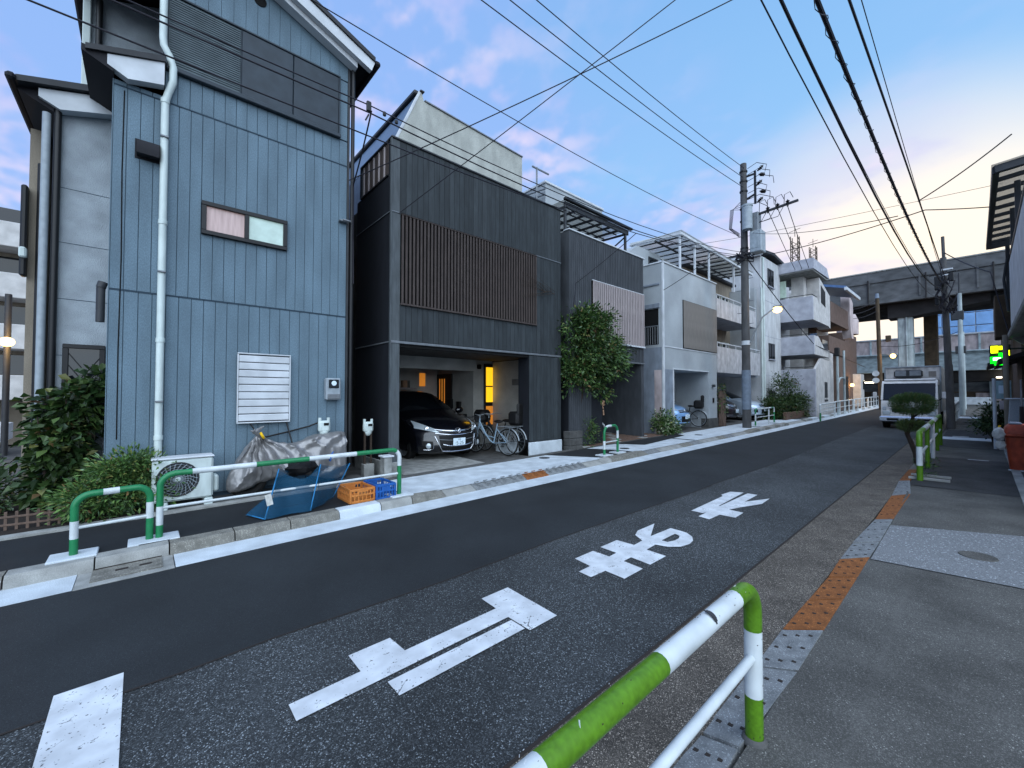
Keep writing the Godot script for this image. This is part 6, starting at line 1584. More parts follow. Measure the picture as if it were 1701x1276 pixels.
	for q in [[0.22, 0.70, -12.05, 0.10, "tied white bag hooked on the left side of the orange bin"], [0.24, 0.50, -12.08, 0.08, "small white bag hanging below the other on the orange bin"], [0.80, 0.32, -11.6, 0.10, "white bundle at the right edge in front of the orange bin"], [0.70, 0.12, -10.4, 0.10, "white bundle lowest at the right edge of the pavement"]]:
		var g := thing("plastic_bag", q[4], "bag", V(q[0], q[1] - 0.1 + slope(q[2]), q[2]))
		add("sack", sh().blob(V(0, 0.08, 0), V(q[3] * 0.8, q[3] * 1.2, q[3] * 0.8), 8, bag_noise, 0.4), "bag", g)
		add("knot", sh().rod(V(0, 0.08 + q[3], 0), V(0.02, 0.14 + q[3], 0), 0.012, 0.02, 7), "yellow" if q[3] == 0.1 and q[0] < 0.3 else "bag", g)
	# low lattice fence by the flower bed
	var lf := thing("lattice_fence", "low weathered lattice fence edging the bed at the lower left", "fence", V(-7.35, 0.05, 1.0))
	for i in 15:
		var z := 1.75 - i * 0.085
		put("picket", sh().box(V(-7.44 + (z - 1.2) * -0.12, 0.145, z), V(0.018, 0.21 + (0.04 if i % 4 == 1 else 0.0), 0.026), 0.003), "wood_old", lf)
	for q in [0.10, 0.19]: put("lath", sh().bar(V(-7.50, q, 1.8), V(-7.36, q, 0.53), 0.016, 0.024, 0.003), "wood_old", lf)
	# carrier with stacked boxes by the entrance of the dark grey house
	var cb := thing("stacked_boxes", "pale strapped boxes stacked on a dark carrier in the dark entrance", "boxes", V(-8.3, slope(-11.2) + 0.07, -11.1))
	add("upper_box", sh().box(V(0, 1.06, 0), V(0.30, 0.17, 0.42), 0.02, Basis(V(1, 0, 0), 0.1)), "cardboard", cb)
	add("lower_box", sh().box(V(0, 0.80, 0.03), V(0.30, 0.30, 0.40), 0.02, Basis(V(1, 0, 0), 0.16)), "cardboard", cb)
	add("strap", sh().box(V(0.152, 0.82, -0.06), V(0.01, 0.3, 0.03), 0.0, Basis(V(1, 0, 0), 0.16)).box(V(0.152, 0.86, 0.04), V(0.01, 0.03, 0.38), 0.0, Basis(V(1, 0, 0), 0.16)), "saddle", cb)
	add("frame", sh().tube([V(0, 0.62, -0.1), V(0.05, 0.45, -0.12), V(0.08, 0.36, -0.24), V(0.1, 0.2, -0.3)], 0.03, 7), "pale_trim", cb)
	add("wheel", sh().ring(V(0, 0.24, 0.1), V(0.3, 0, 1).normalized(), 0.22, 0.03, 20, 6), "tyre", cb)
	add("body", sh().box(V(-0.02, 0.42, 0.1), V(0.2, 0.36, 0.3), 0.04), "black_plastic", cb)
	var br := thing("brick_pier", "low dark concrete block pier beside the black house and the tree", "pier", V(-7.3, 0, -8.7))
	for j in 3:
		for i in 2: put("block", sh().span(V(-7.40, 0.05 + j * 0.19, -8.40 - i * 0.26), V(-7.16, 0.232 + j * 0.19, -8.654 - i * 0.26), 0.008), "dark_concrete", br)
	var ub := thing("utility_box", "pale concrete stub with flat cap behind the long rail's right end", "post", V(-7.0, 0, -3.3))
	put("stub", sh().span(V(-7.28, 0.0, -3.25), V(-7.10, 0.46, -3.40), 0.01), "concrete", ub)
	put("cap", sh().span(V(-7.30, 0.462, -3.22), V(-7.08, 0.49, -3.43), 0.006), "pale_trim", ub)

func rect(y: float, w: float, d: float) -> PackedVector3Array:
	var r := 0.06
	var q := PackedVector3Array()
	for k in 4:
		var c: Array = [[1, 1], [-1, 1], [-1, -1], [1, -1]][k]
		for i in 4:
			var a := PI * 0.5 * k + PI * 0.5 * i / 3.0
			q.append(V(c[0] * (w * 0.5 - r) + cos(a) * r, y, c[1] * (d * 0.5 - r) + sin(a) * r))
	return q

func crate(label: String, at: Vector3, m: String, lx: float, h: float, lz: float, logo: String) -> void:
	var c := thing("crate", label, "crate", at)
	var t := 0.018
	for y in [0.012, h - 0.02, h * 0.52]:
		var k := 0.024 if y < h * 0.6 and y > 0.05 else 0.036
		add("rim", sh().box(V(0, y + 0.004, lz / 2), V(lx, k, t), 0.004).box(V(0, y + 0.004, -lz / 2), V(lx, k, t), 0.004).box(V(lx / 2, y + 0.004, 0), V(t, k, lz - t), 0.004).box(V(-lx / 2, y + 0.004, 0), V(t, k, lz - t), 0.004), m, c)
	for sg in [-1.0, 1.0]:
		for i in 9: add("rib", sh().box(V(-lx / 2 + lx * i / 8.0, h * 0.5, sg * lz / 2), V(0.03 if i % 8 == 0 else 0.014, h * 0.92, t * 0.8), 0.003), m, c)
		for i in 7: add("rib", sh().box(V(sg * lx / 2, h * 0.5, -lz / 2 + lz * i / 6.0), V(t * 0.8, h * 0.92, 0.03 if i % 6 == 0 else 0.014), 0.003), m, c)
		add("name_plate", sh().box(V(sg * lx / 2, h * 0.66, 0), V(t * 1.1, h * 0.34, lz * 0.46), 0.004), m, c)
	add("floor", sh().box(V(0, 0.012, 0), V(lx - 0.02, 0.012, lz - 0.02)), m, c)
	if logo:
		var s := sh()
		for i in 3:
			var z := 0.045 - i * 0.045
			s.box(V(lx / 2 + 0.0115, h * 0.68, z), V(0.003, 0.032, 0.008))
			s.box(V(lx / 2 + 0.0115, h * 0.70, z - 0.012), V(0.003, 0.008, 0.018))
		add("moulded_mark", s, "bark", c)

func covered_bike() -> void:
	var c := thing("covered_motorcycle", "motorcycle under a wrinkled silver grey cover against the blue wall", "motorcycle", V(-7.4, 0.05, -1.75))
	var wr := noise(FastNoiseLite.TYPE_SIMPLEX_SMOOTH, 0.9, 4, 71)
	# outline seen from the street: z, low, high, half width
	var st := [[-0.93, 0.22, 0.34, 0.06], [-0.97, 0.16, 0.44, 0.12], [-1.05, 0.15, 0.60, 0.17], [-1.15, 0.17, 0.80, 0.19], [-1.24, 0.20, 0.90, 0.19], [-1.31, 0.24, 0.99, 0.15], [-1.38, 0.26, 0.97, 0.17], [-1.48, 0.28, 0.91, 0.21], [-1.60, 0.30, 0.85, 0.23], [-1.75, 0.30, 0.82, 0.24], [-1.90, 0.28, 0.84, 0.24], [-2.05, 0.26, 0.89, 0.24], [-2.20, 0.22, 0.93, 0.23], [-2.35, 0.18, 0.955, 0.22], [-2.48, 0.16, 0.965, 0.20], [-2.58, 0.17, 0.965, 0.19], [-2.615, 0.19, 0.955, 0.16], [-2.622, 0.25, 0.92, 0.08]]
	var rings := []
	var mids := []
	for i in (st.size() - 1) * 7 + 1:
		var a: Array = st[mini(i / 7, st.size() - 1)]
		var b: Array = st[mini(i / 7 + 1, st.size() - 1)]
		var f := (i % 7) / 7.0
		var z := lerpf(a[0], b[0], f)
		var lo := lerpf(a[1], b[1], f)
		var hi := lerpf(a[2], b[2], f)
		var w := lerpf(a[3], b[3], f)
		var ring := PackedVector3Array()
		var n := 76
		for k in n:
			var t := TAU * k / n
			var sx := sin(t)
			var cy := cos(t)
			var y := lerpf(lo, hi, 0.5 + 0.5 * signf(cy) * pow(absf(cy), lerpf(0.75, 0.42, smoothstep(-1.8, -2.2, z))))
			var x := w * signf(sx) * pow(absf(sx), 0.6) * (1.0 - lerpf(0.45, 0.12, smoothstep(-1.8, -2.2, z)) * smoothstep(0.45, 1.0, (y - lo) / maxf(hi - lo, 0.01)))
			# folds running from the tied peak down and outwards
			var dz := z + 1.31
			var ang := atan2(1.03 - y, dz)
			var far := sqrt(dz * dz + (1.03 - y) * (1.03 - y))
			var fold := (1.0 - 2.0 * pow(absf(sin(ang * 12.0 + 1.6 * wr.get_noise_2d(z * 3.0, y * 3.0))), 0.6)) * 0.030 * smoothstep(0.03, 0.25, far) * smoothstep(1.3, 0.45, far)
			fold += wr.get_noise_3d(z * 2.4 + y * 1.6, y * 2.0 - z * 1.2, x * 2.0) * 0.07
			fold += 0.022 * sin(y * 26.0 + z * 14.0 + 3.0 * wr.get_noise_2d(z * 1.5, y)) * smoothstep(-1.7, -2.2, z)
			ring.append(V(-7.36 + x + fold * signf(sx) * minf(1.0, absf(sx) * 2.0), y + fold * 0.3, z))
		rings.append(ring)
		mids.append(V(-7.36, (lo + hi) * 0.5, z))
	put("cover", sh().skin(rings, mids), "cover", c, 60.0)
	put("tie_band", sh().ring(V(-7.28, 0.97, -1.37), V(0.2, 0.5, -1.0).normalized(), 0.045, 0.018, 14, 6), "yellow", c)
	var tuft := sh()
	for i in 7: tuft.tube([V(-7.3, 0.96, -1.36), V(-7.3 + 0.03 * sin(i * 2.0), 1.02, -1.30 + 0.02 * (i % 3)), V(-7.3 + 0.06 * sin(i * 2.0), 1.05 + 0.01 * i, -1.22 - 0.03 * i)], [0.03, 0.022, 0.008], 6)
	put("tied_tuft", tuft, "cover", c)
	for z in [-2.25, -1.2]: put("wheel", sh().ring(V(-7.36, 0.30, z), Vector3.RIGHT, 0.2, 0.06, 20, 8), "tyre", c)

# ---------------------------------------------------------------- vehicles
# body shell from a list of stations along the silhouette: [back from the nose, height, half width, rounding of the nose in plan, fall towards the edge]
class Hull:
	var st: Array
	var half: float          # half width at the belt
	var belt: float
	var sill := 0.24
	func at(u: float, v: float) -> Vector3:
		u = clampf(u, 0.0, st.size() - 1.001)
		var i := int(u)
		var f := u - i
		var o := []
		for k in 5:
			var a: float = st[maxi(i - 1, 0)][k]
			var b: float = st[i][k]
			var c: float = st[mini(i + 1, st.size() - 1)][k]
			var d: float = st[mini(i + 2, st.size() - 1)][k]
			var s := 0.35
			o.append(b + f * (s * (c - a) + f * ((2 * s * a + (s - 3) * b + (3 - 2 * s) * c - s * d) + f * (-s * a + (2 - s) * b + (s - 2) * c + s * d))))
		return Vector3(-o[0] - o[3] * pow(absf(v), 2.4), o[1] - o[4] * pow(absf(v), 3.0), v * o[2])
	func wide(x: float) -> float:
		return half * (1.0 - 0.16 * pow(clampf(1.0 - (-x) / 0.9, 0.0, 1.0), 1.6))
	func flank(u: float, s: float, t: float) -> Vector3:      # t 0 at the edge, 1 at the belt, 2 amidships, 3 at the sill
		var e := at(u, s)
		var b := Vector3(e.x, minf(e.y, belt), s * maxf(absf(e.z), wide(e.x)) if e.y > 0.62 else e.z)
		var m := Vector3(e.x, minf(e.y, 0.62), s * (wide(e.x) + 0.012) if e.y > 0.62 else e.z)
		var l := Vector3(e.x, minf(e.y, sill), s * (wide(e.x) * 0.965 if e.y > 0.62 else absf(e.z)))
		var q := [e, b, m, l]
		var i := mini(int(t), 2)
		return q[i].lerp(q[i + 1], t - i)
	func shell() -> Shape:
		var s := Shape.new()
		var n := (st.size() - 1) * 4
		for i in n:
			for j in 16:
				var q := []
				for k in [[0, 0], [1, 0], [1, 1], [0, 1]]: q.append(at((i + k[0]) / 4.0, -1.0 + (j + k[1]) / 8.0))
				s.quad(q[0], q[3], q[2], q[1])
			for sg in [-1.0, 1.0]:
				for j in 6:
					var q := []
					for k in [[0, 0], [1, 0], [1, 1], [0, 1]]: q.append(flank((i + k[0]) / 4.0, sg, (j + k[1]) / 2.0))
					if sg > 0: s.quad(q[0], q[3], q[2], q[1])
					else: s.quad(q[0], q[1], q[2], q[3])
		return s
	func patch(u0: float, u1: float, v0: float, v1: float, lift: float, shear := 0.0, n := 6) -> Shape:
		var s := Shape.new()
		var f := func(a: float, b: float) -> Vector3:
			var u := lerpf(u0, u1, a) + shear * b
			var v := lerpf(v0, v1, b)
			var p := at(u, v)
			var nn := (at(u + 0.05, v) - at(u - 0.05, v)).cross(at(u, v + 0.02) - at(u, v - 0.02)).normalized()
			if nn.x + nn.y < 0.0: nn = -nn
			return p + nn * lift
		for i in n:
			for j in n:
				var q := [f.call(float(i) / n, float(j) / n), f.call(float(i + 1) / n, float(j) / n), f.call(float(i + 1) / n, float(j + 1) / n), f.call(float(i) / n, float(j + 1) / n)]
				s.tri_out(q[0], q[1], q[2], (q[0] + q[2]) * 0.5 - V3(1, 1, 0)); s.tri_out(q[0], q[2], q[3], (q[0] + q[2]) * 0.5 - V3(1, 1, 0))
		return s
	func patch4(a: Vector2, b: Vector2, c: Vector2, d: Vector2, lift: float, n := 7) -> Shape:   # corners given as (station, side)
		var s := Shape.new()
		var f := func(i: float, j: float) -> Vector3:
			var q := a.lerp(b, i).lerp(d.lerp(c, i), j)
			var nn := (at(q.x + 0.05, q.y) - at(q.x - 0.05, q.y)).cross(at(q.x, q.y + 0.02) - at(q.x, q.y - 0.02)).normalized()
			if nn.x + nn.y < 0.0: nn = -nn
			return at(q.x, q.y) + nn * lift
		for i in n:
			for j in n:
				var q := [f.call(float(i) / n, float(j) / n), f.call(float(i + 1) / n, float(j) / n), f.call(float(i + 1) / n, float(j + 1) / n), f.call(float(i) / n, float(j + 1) / n)]
				s.tri_out(q[0], q[1], q[2], (q[0] + q[2]) * 0.5 - V3(1, 1, 0)); s.tri_out(q[0], q[2], q[3], (q[0] + q[2]) * 0.5 - V3(1, 1, 0))
		return s
	func V3(a: float, b: float, c: float) -> Vector3: return Vector3(a, b, c)
	func line(u: float, v0: float, v1: float, r: float, lift := 0.006, bend := 0.0) -> Shape:
		var path := []
		for i in 17:
			var f := i / 16.0
			path.append(at(u + bend * pow(absf(f * 2.0 - 1.0), 2.0), lerpf(v0, v1, f)) + Vector3(lift, 0, 0))
		return Shape.new().tube(path, r, 6)
	func side_pane(u0: float, u1: float, sg: float, t0: float, t1: float, lift: float) -> Shape:
		var s := Shape.new()
		for i in 8:
			var q := []
			for k in [[0, t0], [1, t0], [1, t1], [0, t1]]: q.append(flank(lerpf(u0, u1, (i + k[0]) / 8.0), sg, k[1]) + Vector3(0, 0, sg * lift))
			s.quad_out(q[0], q[1], q[2], q[3], (q[0] + q[2]) * 0.5 - Vector3(0, 0, sg))
		return s

func wheel(parent: Node, at: Vector3, r: float, sg: float) -> void:
	var w := add("wheel", sh().lathe(at, V(0, 0, sg), [[0.0, -0.2], [r * 0.9, -0.2], [r, -0.17], [r, -0.03], [r * 0.93, 0.0], [r * 0.66, 0.0], [r * 0.64, -0.02]], 24), "tyre", parent)
	add("rim", sh().lathe(at, V(0, 0, sg), [[0.0, -0.005], [r * 0.15, -0.005], [r * 0.2, -0.025], [r * 0.6, -0.015], [r * 0.66, 0.004]], 20), "grey_metal", w)

func plate(parent: Node, at: Vector3, big: String, small: String, turn := 0.0) -> void:
	var b := Basis(V(0, 0, 1), turn)
	var p := add("number_plate", sh().box(at, V(0.012, 0.165, 0.33), 0.004, b), "plate_white", parent)
	for q in [[big, 0.075, -0.028], [small, 0.035, 0.052]]:
		var t := TextMesh.new()
		var f := SystemFont.new()
		f.font_names = PackedStringArray(["Droid Sans"])
		t.font = f
		t.text = q[0]; t.font_size = 64; t.pixel_size = q[1] / 46.0; t.depth = 0.002
		var o := add("digits", t, "plate_ink", p)
		o.transform = Transform3D(b * Basis(V(0, 1, 0), PI / 2), at + b * V(0.0075, q[2], 0))

func minivan() -> void:
	var x0 := -7.98
	var c := thing("black_minivan", "black minivan with chrome grille parked nose out in the open garage", "car", V(x0, -0.02 + slope(-5.4), -5.45))
	var h := Hull.new()
	h.half = 0.925; h.belt = 1.02
	h.st = [[0.16, 0.19, 0.78, 0.30, 0.0], [0.05, 0.25, 0.83, 0.33, 0.0], [0.0, 0.37, 0.86, 0.34, 0.0], [0.02, 0.53, 0.88, 0.36, 0.0], [0.06, 0.67, 0.885, 0.38, 0.0], [0.17, 0.80, 0.87, 0.40, 0.0], [0.55, 0.97, 0.86, 0.32, 0.05], [1.15, 1.14, 0.83, 0.28, 0.05], [1.60, 1.34, 0.76, 0.22, 0.04], [2.2, 1.60, 0.66, 0.12, 0.05], [2.8, 1.66, 0.63, 0.0, 0.06], [4.2, 1.63, 0.62, 0.0, 0.06], [4.55, 1.45, 0.66, -0.02, 0.03], [4.78, 1.0, 0.78, -0.1, 0.0], [4.86, 0.6, 0.84, -0.12, 0.0], [4.80, 0.25, 0.80, -0.1, 0.0]]
	add("body", h.shell(), "car_black", c, 50.0)
	add("windscreen", h.patch(7.12, 8.92, -0.93, 0.93, 0.006), "glass", c)
	for sg in [-1.0, 1.0]:
		add("side_window", h.side_pane(8.3, 10.3, sg, 0.12, 0.95, 0.008), "glass", c)
		add("side_window", h.side_pane(10.36, 11.6, sg, 0.12, 0.95, 0.008), "glass", c)
		var hl := add("headlight", h.patch4(Vector2(4.0, 0.50 * sg), Vector2(4.55, 0.56 * sg), Vector2(5.95, 0.93 * sg), Vector2(4.75, 0.99 * sg), 0.008), "head_lens", c)
		add("headlight_ring", sh().lathe(h.at(4.72, 0.74 * sg) + V(0.012, 0, 0), V(1, 0.2, 0.35 * sg).normalized(), [[0.0, 0.0], [0.04, 0.0], [0.055, 0.012], [0.06, 0.0]], 14), "chrome", hl)
		add("fog_lamp", h.patch(1.5, 2.7, 0.68 * sg, 0.9 * sg, 0.006, 0.1), "black_plastic", c)
		add("fog_lens", sh().lathe(h.at(2.15, 0.79 * sg) + V(0.01, 0, 0), V(1, 0, 0.5 * sg).normalized(), [[0.0, 0.015], [0.045, 0.01], [0.06, 0.0]], 14), "head_lens", c)
		add("fog_trim", sh().tube([h.at(2.75, 0.655 * sg) + V(0.01, 0, 0), h.at(1.62, 0.69 * sg) + V(0.012, 0, 0), h.at(1.45, 0.78 * sg) + V(0.012, 0, 0), h.at(1.5, 0.9 * sg) + V(0.012, 0, 0)], [0.004, 0.009, 0.011, 0.008], 6), "chrome", c)
		add("mirror", sh().blob(V(-1.55, 1.12, 1.06 * sg), V(0.09, 0.09, 0.13), 7), "car_black", c)
		wheel(c, V(-0.95, 0.33, 0.90 * sg), 0.33, sg)
		wheel(c, V(-3.90, 0.33, 0.90 * sg), 0.33, sg)
	add("lower_intake", h.patch(0.6, 3.55, -0.52, 0.52, 0.003), "black_plastic", c)
	add("upper_intake", h.patch(3.62, 4.1, -0.55, 0.55, 0.003), "black_plastic", c)
	var wing := sh()
	for sg in [-1.0, 1.0]: wing.tube([h.at(4.25, 0.0) + V(0.02, 0, 0), h.at(4.28, 0.2 * sg) + V(0.016, 0, 0), h.at(4.40, 0.4 * sg) + V(0.014, 0, 0), h.at(4.62, 0.6 * sg) + V(0.01, 0, 0)], [0.022, 0.024, 0.018, 0.006], 8)
	add("grille_bar", wing, "chrome", c)
	add("grille_bar", h.line(3.58, -0.60, 0.60, 0.011, 0.008, 0.35), "chrome", c)
	add("grille_bar", h.line(2.75, -0.54, 0.54, 0.007, 0.008, 0.2), "grey_metal", c)
	add("grille_bar", h.line(1.95, -0.45, 0.45, 0.010, 0.010, 0.35), "chrome", c)
	var u := sh()
	u.tube([h.at(3.5, -0.62) + V(0.01, 0, 0), h.at(2.0, -0.53) + V(0.012, 0, 0), h.at(1.1, -0.46) + V(0.013, 0, 0), h.at(0.85, -0.2) + V(0.014, 0, 0), h.at(0.82, 0.0) + V(0.014, 0, 0), h.at(0.85, 0.2) + V(0.014, 0, 0), h.at(1.1, 0.46) + V(0.013, 0, 0), h.at(2.0, 0.53) + V(0.012, 0, 0), h.at(3.5, 0.62) + V(0.01, 0, 0)], 0.011, 7)
	add("grille_surround", u, "chrome", c)
	var e := sh()
	var ec := h.at(4.30, 0.0) + V(0.035, 0, 0)
	var ov := []
	for i in 25: ov.append(ec + V(0, sin(TAU * i / 24) * 0.062, cos(TAU * i / 24) * 0.078))
	e.tube(ov, 0.008, 6, false)
	e.tube([ec + V(0, 0.036, 0.062), ec + V(0.004, 0.016, 0.022), ec + V(0.006, -0.022, 0.0), ec + V(0.004, 0.016, -0.022), ec + V(0, 0.036, -0.062)], 0.009, 6)
	add("emblem", e, "chrome", c)
	add("emblem_back", sh().lathe(ec - V(0.012, 0, 0), V(1, 0, 0), [[0.0, 0.0], [0.066, 0.0]], 20), "black_plastic", c)
	plate(c, h.at(2.55, 0.0) + V(0.03, 0, 0), "\u00b75-25", "300", -0.04)

func small_car(label: String, at: Vector3, turn: float, paint: String, k: float, high: float, what: String, num: String) -> Node3D:
	var c := thing("parked_car", label, "car", at, turn)
	var h := Hull.new()
	h.half = 0.86 * k; h.belt = 0.98 * high
	var st := [[0.12, 0.20, 0.76, 0.28, 0.0], [0.02, 0.28, 0.80, 0.31, 0.0], [0.0, 0.45, 0.82, 0.32, 0.0], [0.04, 0.62, 0.82, 0.33, 0.0], [0.12, 0.76, 0.80, 0.36, 0.02], [0.32, 0.88, 0.78, 0.34, 0.05], [0.75, 0.99, 0.77, 0.26, 0.06], [1.05, 1.06, 0.75, 0.24, 0.05], [1.45, 1.26, 0.68, 0.18, 0.04], [1.95, 1.47, 0.60, 0.1, 0.05], [2.5, 1.53, 0.58, 0.0, 0.06], [3.6, 1.47, 0.57, 0.0, 0.06], [4.0, 1.1, 0.68, -0.05, 0.03], [4.2, 0.85, 0.76, -0.1, 0.0], [4.25, 0.5, 0.80, -0.1, 0.0], [4.2, 0.25, 0.76, -0.1, 0.0]]
	for s in st:
		s[2] *= k
		if s[1] > 0.5: s[1] = 0.5 + (s[1] - 0.5) * high
	h.st = st
	add("body", h.shell(), paint, c, 50.0)
	add("windscreen", h.patch(7.12, 8.92, -0.93, 0.93, 0.006), "glass", c)
	for sg in [-1.0, 1.0]:
		add("side_window", h.side_pane(8.3, 11.2, sg, 0.12, 0.95, 0.008), "glass", c)
		add("headlight", h.patch4(Vector2(3.7, 0.48 * sg), Vector2(4.3, 0.54 * sg), Vector2(5.7, 0.93 * sg), Vector2(4.4, 0.99 * sg), 0.008), "head_lens", c)
		add("fog_lamp", h.patch(1.5, 2.3, 0.70 * sg, 0.9 * sg, 0.006, 0.1), "black_plastic", c)
		add("mirror", sh().blob(V(-1.4, 1.05 * high, (h.half + 0.1) * sg), V(0.08, 0.08, 0.11), 6), paint, c)
		wheel(c, V(-0.85, 0.31, (h.half - 0.02) * sg), 0.31, sg)
		wheel(c, V(-3.40, 0.31, (h.half - 0.02) * sg), 0.31, sg)
	add("lower_intake", h.patch(1.0, 2.4, -0.42, 0.42, 0.003), "black_plastic", c)
	add("upper_intake", h.patch(3.2, 4.0, -0.46, 0.46, 0.003), "black_plastic", c)
	for i in 2: add("grille_bar", h.line(3.35 + i * 0.35, -0.47, 0.47, 0.012, 0.008, 0.3), "chrome", c)
	add("emblem", sh().ring(h.at(3.75, 0.0) + V(0.02, 0, 0), V(1, 0.2, 0).normalized(), 0.05, 0.008, 16, 5), "chrome", c)
	add("lower_lip", h.line(0.9, -0.8, 0.8, 0.018, 0.004), paint, c)
	plate(c, h.at(2.3, 0.0) + V(0.03, 0, 0), num, what, -0.02)
	return c

func cars() -> void:
	minivan()
	small_car("pale blue hatchback parked nose out in the grey house's garage", V(-7.42, 0.03 + slope(-15.3), -15.5), 0.0, "car_blue", 0.98, 1.0, "330", "13-12")
	small_car("dark maroon car with bright headlights in the parking bay", V(-7.5, 0.03 + slope(-20.5), -20.6), 0.0, "car_maroon", 1.0, 1.08, "302", "43-10")
	small_car("silver blue car behind the utility pole in the parking bay", V(-7.05, 0.03 + slope(-23), -22.95), 0.0, "car_silver", 1.0, 0.95, "501", "27-08")
	truck()

func truck() -> void:
	var y0 := -0.08 + slope(-22.4)
	var c := thing("delivery_truck", "white refrigerated box truck coming up the street behind the clipped pine", "truck", V(-1.86, y0, -22.3), -PI / 2)
	# own axes: nose towards +x
	add("cab", sh().prism(P2([0.0, 0.42, 0.02, 0.92, -0.06, 1.12, -0.34, 1.80, -0.46, 1.90, -1.5, 1.92, -1.5, 0.42]), V(0, 0, -0.80), V(1, 0, 0), Vector3.UP, V(0, 0, 1.60)), "truck_white", c)
	add("cab_roof", sh().box(V(-0.95, 1.93, 0), V(1.1, 0.08, 1.5), 0.035), "truck_white", c)
	var q := sh()
	q.prism(P2([-0.068, 1.14, -0.333, 1.78, -0.325, 1.785, -0.058, 1.143]), V(0.004, 0.004, -0.74), V(1, 0, 0), Vector3.UP, V(0, 0, 1.48))
	add("windscreen", q, "glass", c)
	for sg in [-1.0, 1.0]:
		add("pillar", sh().bar(V(-0.05, 1.13, 0.785 * sg), V(-0.345, 1.82, 0.77 * sg), 0.06, 0.04, 0.008), "truck_white", c)
		add("side_window", sh().prism(P2([-0.25, 1.15, -0.45, 1.72, -1.2, 1.72, -1.2, 1.15]), V(0, 0, 0.801 * sg), V(1, 0, 0), Vector3.UP, V(0, 0, 0.006 * sg)), "glass", c)
		add("headlight", sh().box(V(0.01, 0.62, 0.64 * sg), V(0.06, 0.15, 0.24), 0.02), "head_lens", c)
		add("turn_lamp", sh().box(V(0.005, 0.80, 0.70 * sg), V(0.05, 0.16, 0.12), 0.02), "head_lens", c)
		add("mirror", sh().box(V(0.02, 1.32, 0.98 * sg), V(0.08, 0.26, 0.12), 0.02), "truck_white", c)
		add("mirror_arm", sh().rod(V(-0.1, 1.1, 0.80 * sg), V(0.02, 1.25, 0.97 * sg), 0.014, -1.0, 6), "black_plastic", c)
		wheel(c, V(-0.55, 0.34, 0.80 * sg), 0.34, sg)
		wheel(c, V(-3.4, 0.34, 0.80 * sg), 0.34, sg)
		add("door_line", sh().span(V(-1.3, 0.5, 0.801 * sg), V(-1.29, 1.8, 0.804 * sg)), "dark_metal", c)
	add("front_panel", sh().box(V(0.02, 0.86, 0), V(0.03, 0.22, 1.1), 0.012), "truck_white", c)
	add("grille", sh().box(V(0.022, 0.70, 0), V(0.03, 0.09, 0.95), 0.008), "black_plastic", c)
	add("cab_gap", sh().box(V(-1.52, 1.2, 0), V(0.04, 1.5, 1.5)), "black_plastic", c)
	add("windscreen_frame", sh().bar(V(-0.055, 1.125, -0.75), V(-0.055, 1.125, 0.75), 0.02, 0.035, 0.004), "black_plastic", c)
	add("front_emblem", sh().box(V(0.04, 0.86, 0), V(0.01, 0.05, 0.3), 0.004), "chrome", c)
	add("bumper", sh().box(V(0.05, 0.38, 0), V(0.16, 0.22, 1.70), 0.04), "chrome", c)
	add("bumper_slot", sh().box(V(0.135, 0.37, -0.45), V(0.01, 0.09, 0.35), 0.003).box(V(0.135, 0.37, 0.45), V(0.01, 0.09, 0.35), 0.003), "black_plastic", c)
	add("undershield", sh().box(V(-0.3, 0.24, 0), V(0.5, 0.1, 1.4), 0.02), "black_plastic", c)
	plate(c, V(0.14, 0.36, 0.0), "4-63", "100")
	for i in 2: add("wiper", sh().rod(V(-0.05, 1.15, -0.5 + i * 0.6), V(-0.13, 1.32, -0.1 + i * 0.6), 0.01, -1.0, 5), "black_plastic", c)
	add("box_body", sh().box(V(-3.3, 1.58, 0), V(3.5, 1.84, 1.68), 0.015), "truck_box", c)
	var tr := sh()
	for sg in [-1.0, 1.0]:
		tr.bar(V(-1.545, 0.7, 0.83 * sg), V(-1.545, 2.5, 0.83 * sg), 0.05, 0.05, 0.008)
	tr.bar(V(-1.545, 2.49, -0.84), V(-1.545, 2.49, 0.84), 0.05, 0.05, 0.008)
	add("box_trim", tr, "galvanised", c)
	var rf := add("cooling_unit", sh().box(V(-1.42, 2.20, 0.10), V(0.28, 0.32, 0.86), 0.06), "dark_metal", c)
	for sg in [-1.0, 1.0]: add("cooler_vent", sh().box(V(-1.272, 2.22, 0.10 + 0.22 * sg), V(0.012, 0.2, 0.34), 0.02), "grey_metal", rf)
	add("cooler_badge", sh().box(V(-1.272, 2.33, 0.10), V(0.014, 0.03, 0.12), 0.004), "black_plastic", rf)
	add("box_label", sh().box(V(-1.545, 2.18, -0.60), V(0.006, 0.22, 0.22)), "tan_slat", c)
	add("chassis", sh().box(V(-2.9, 0.55, 0), V(4.4, 0.2, 0.8), 0.02), "black_plastic", c)

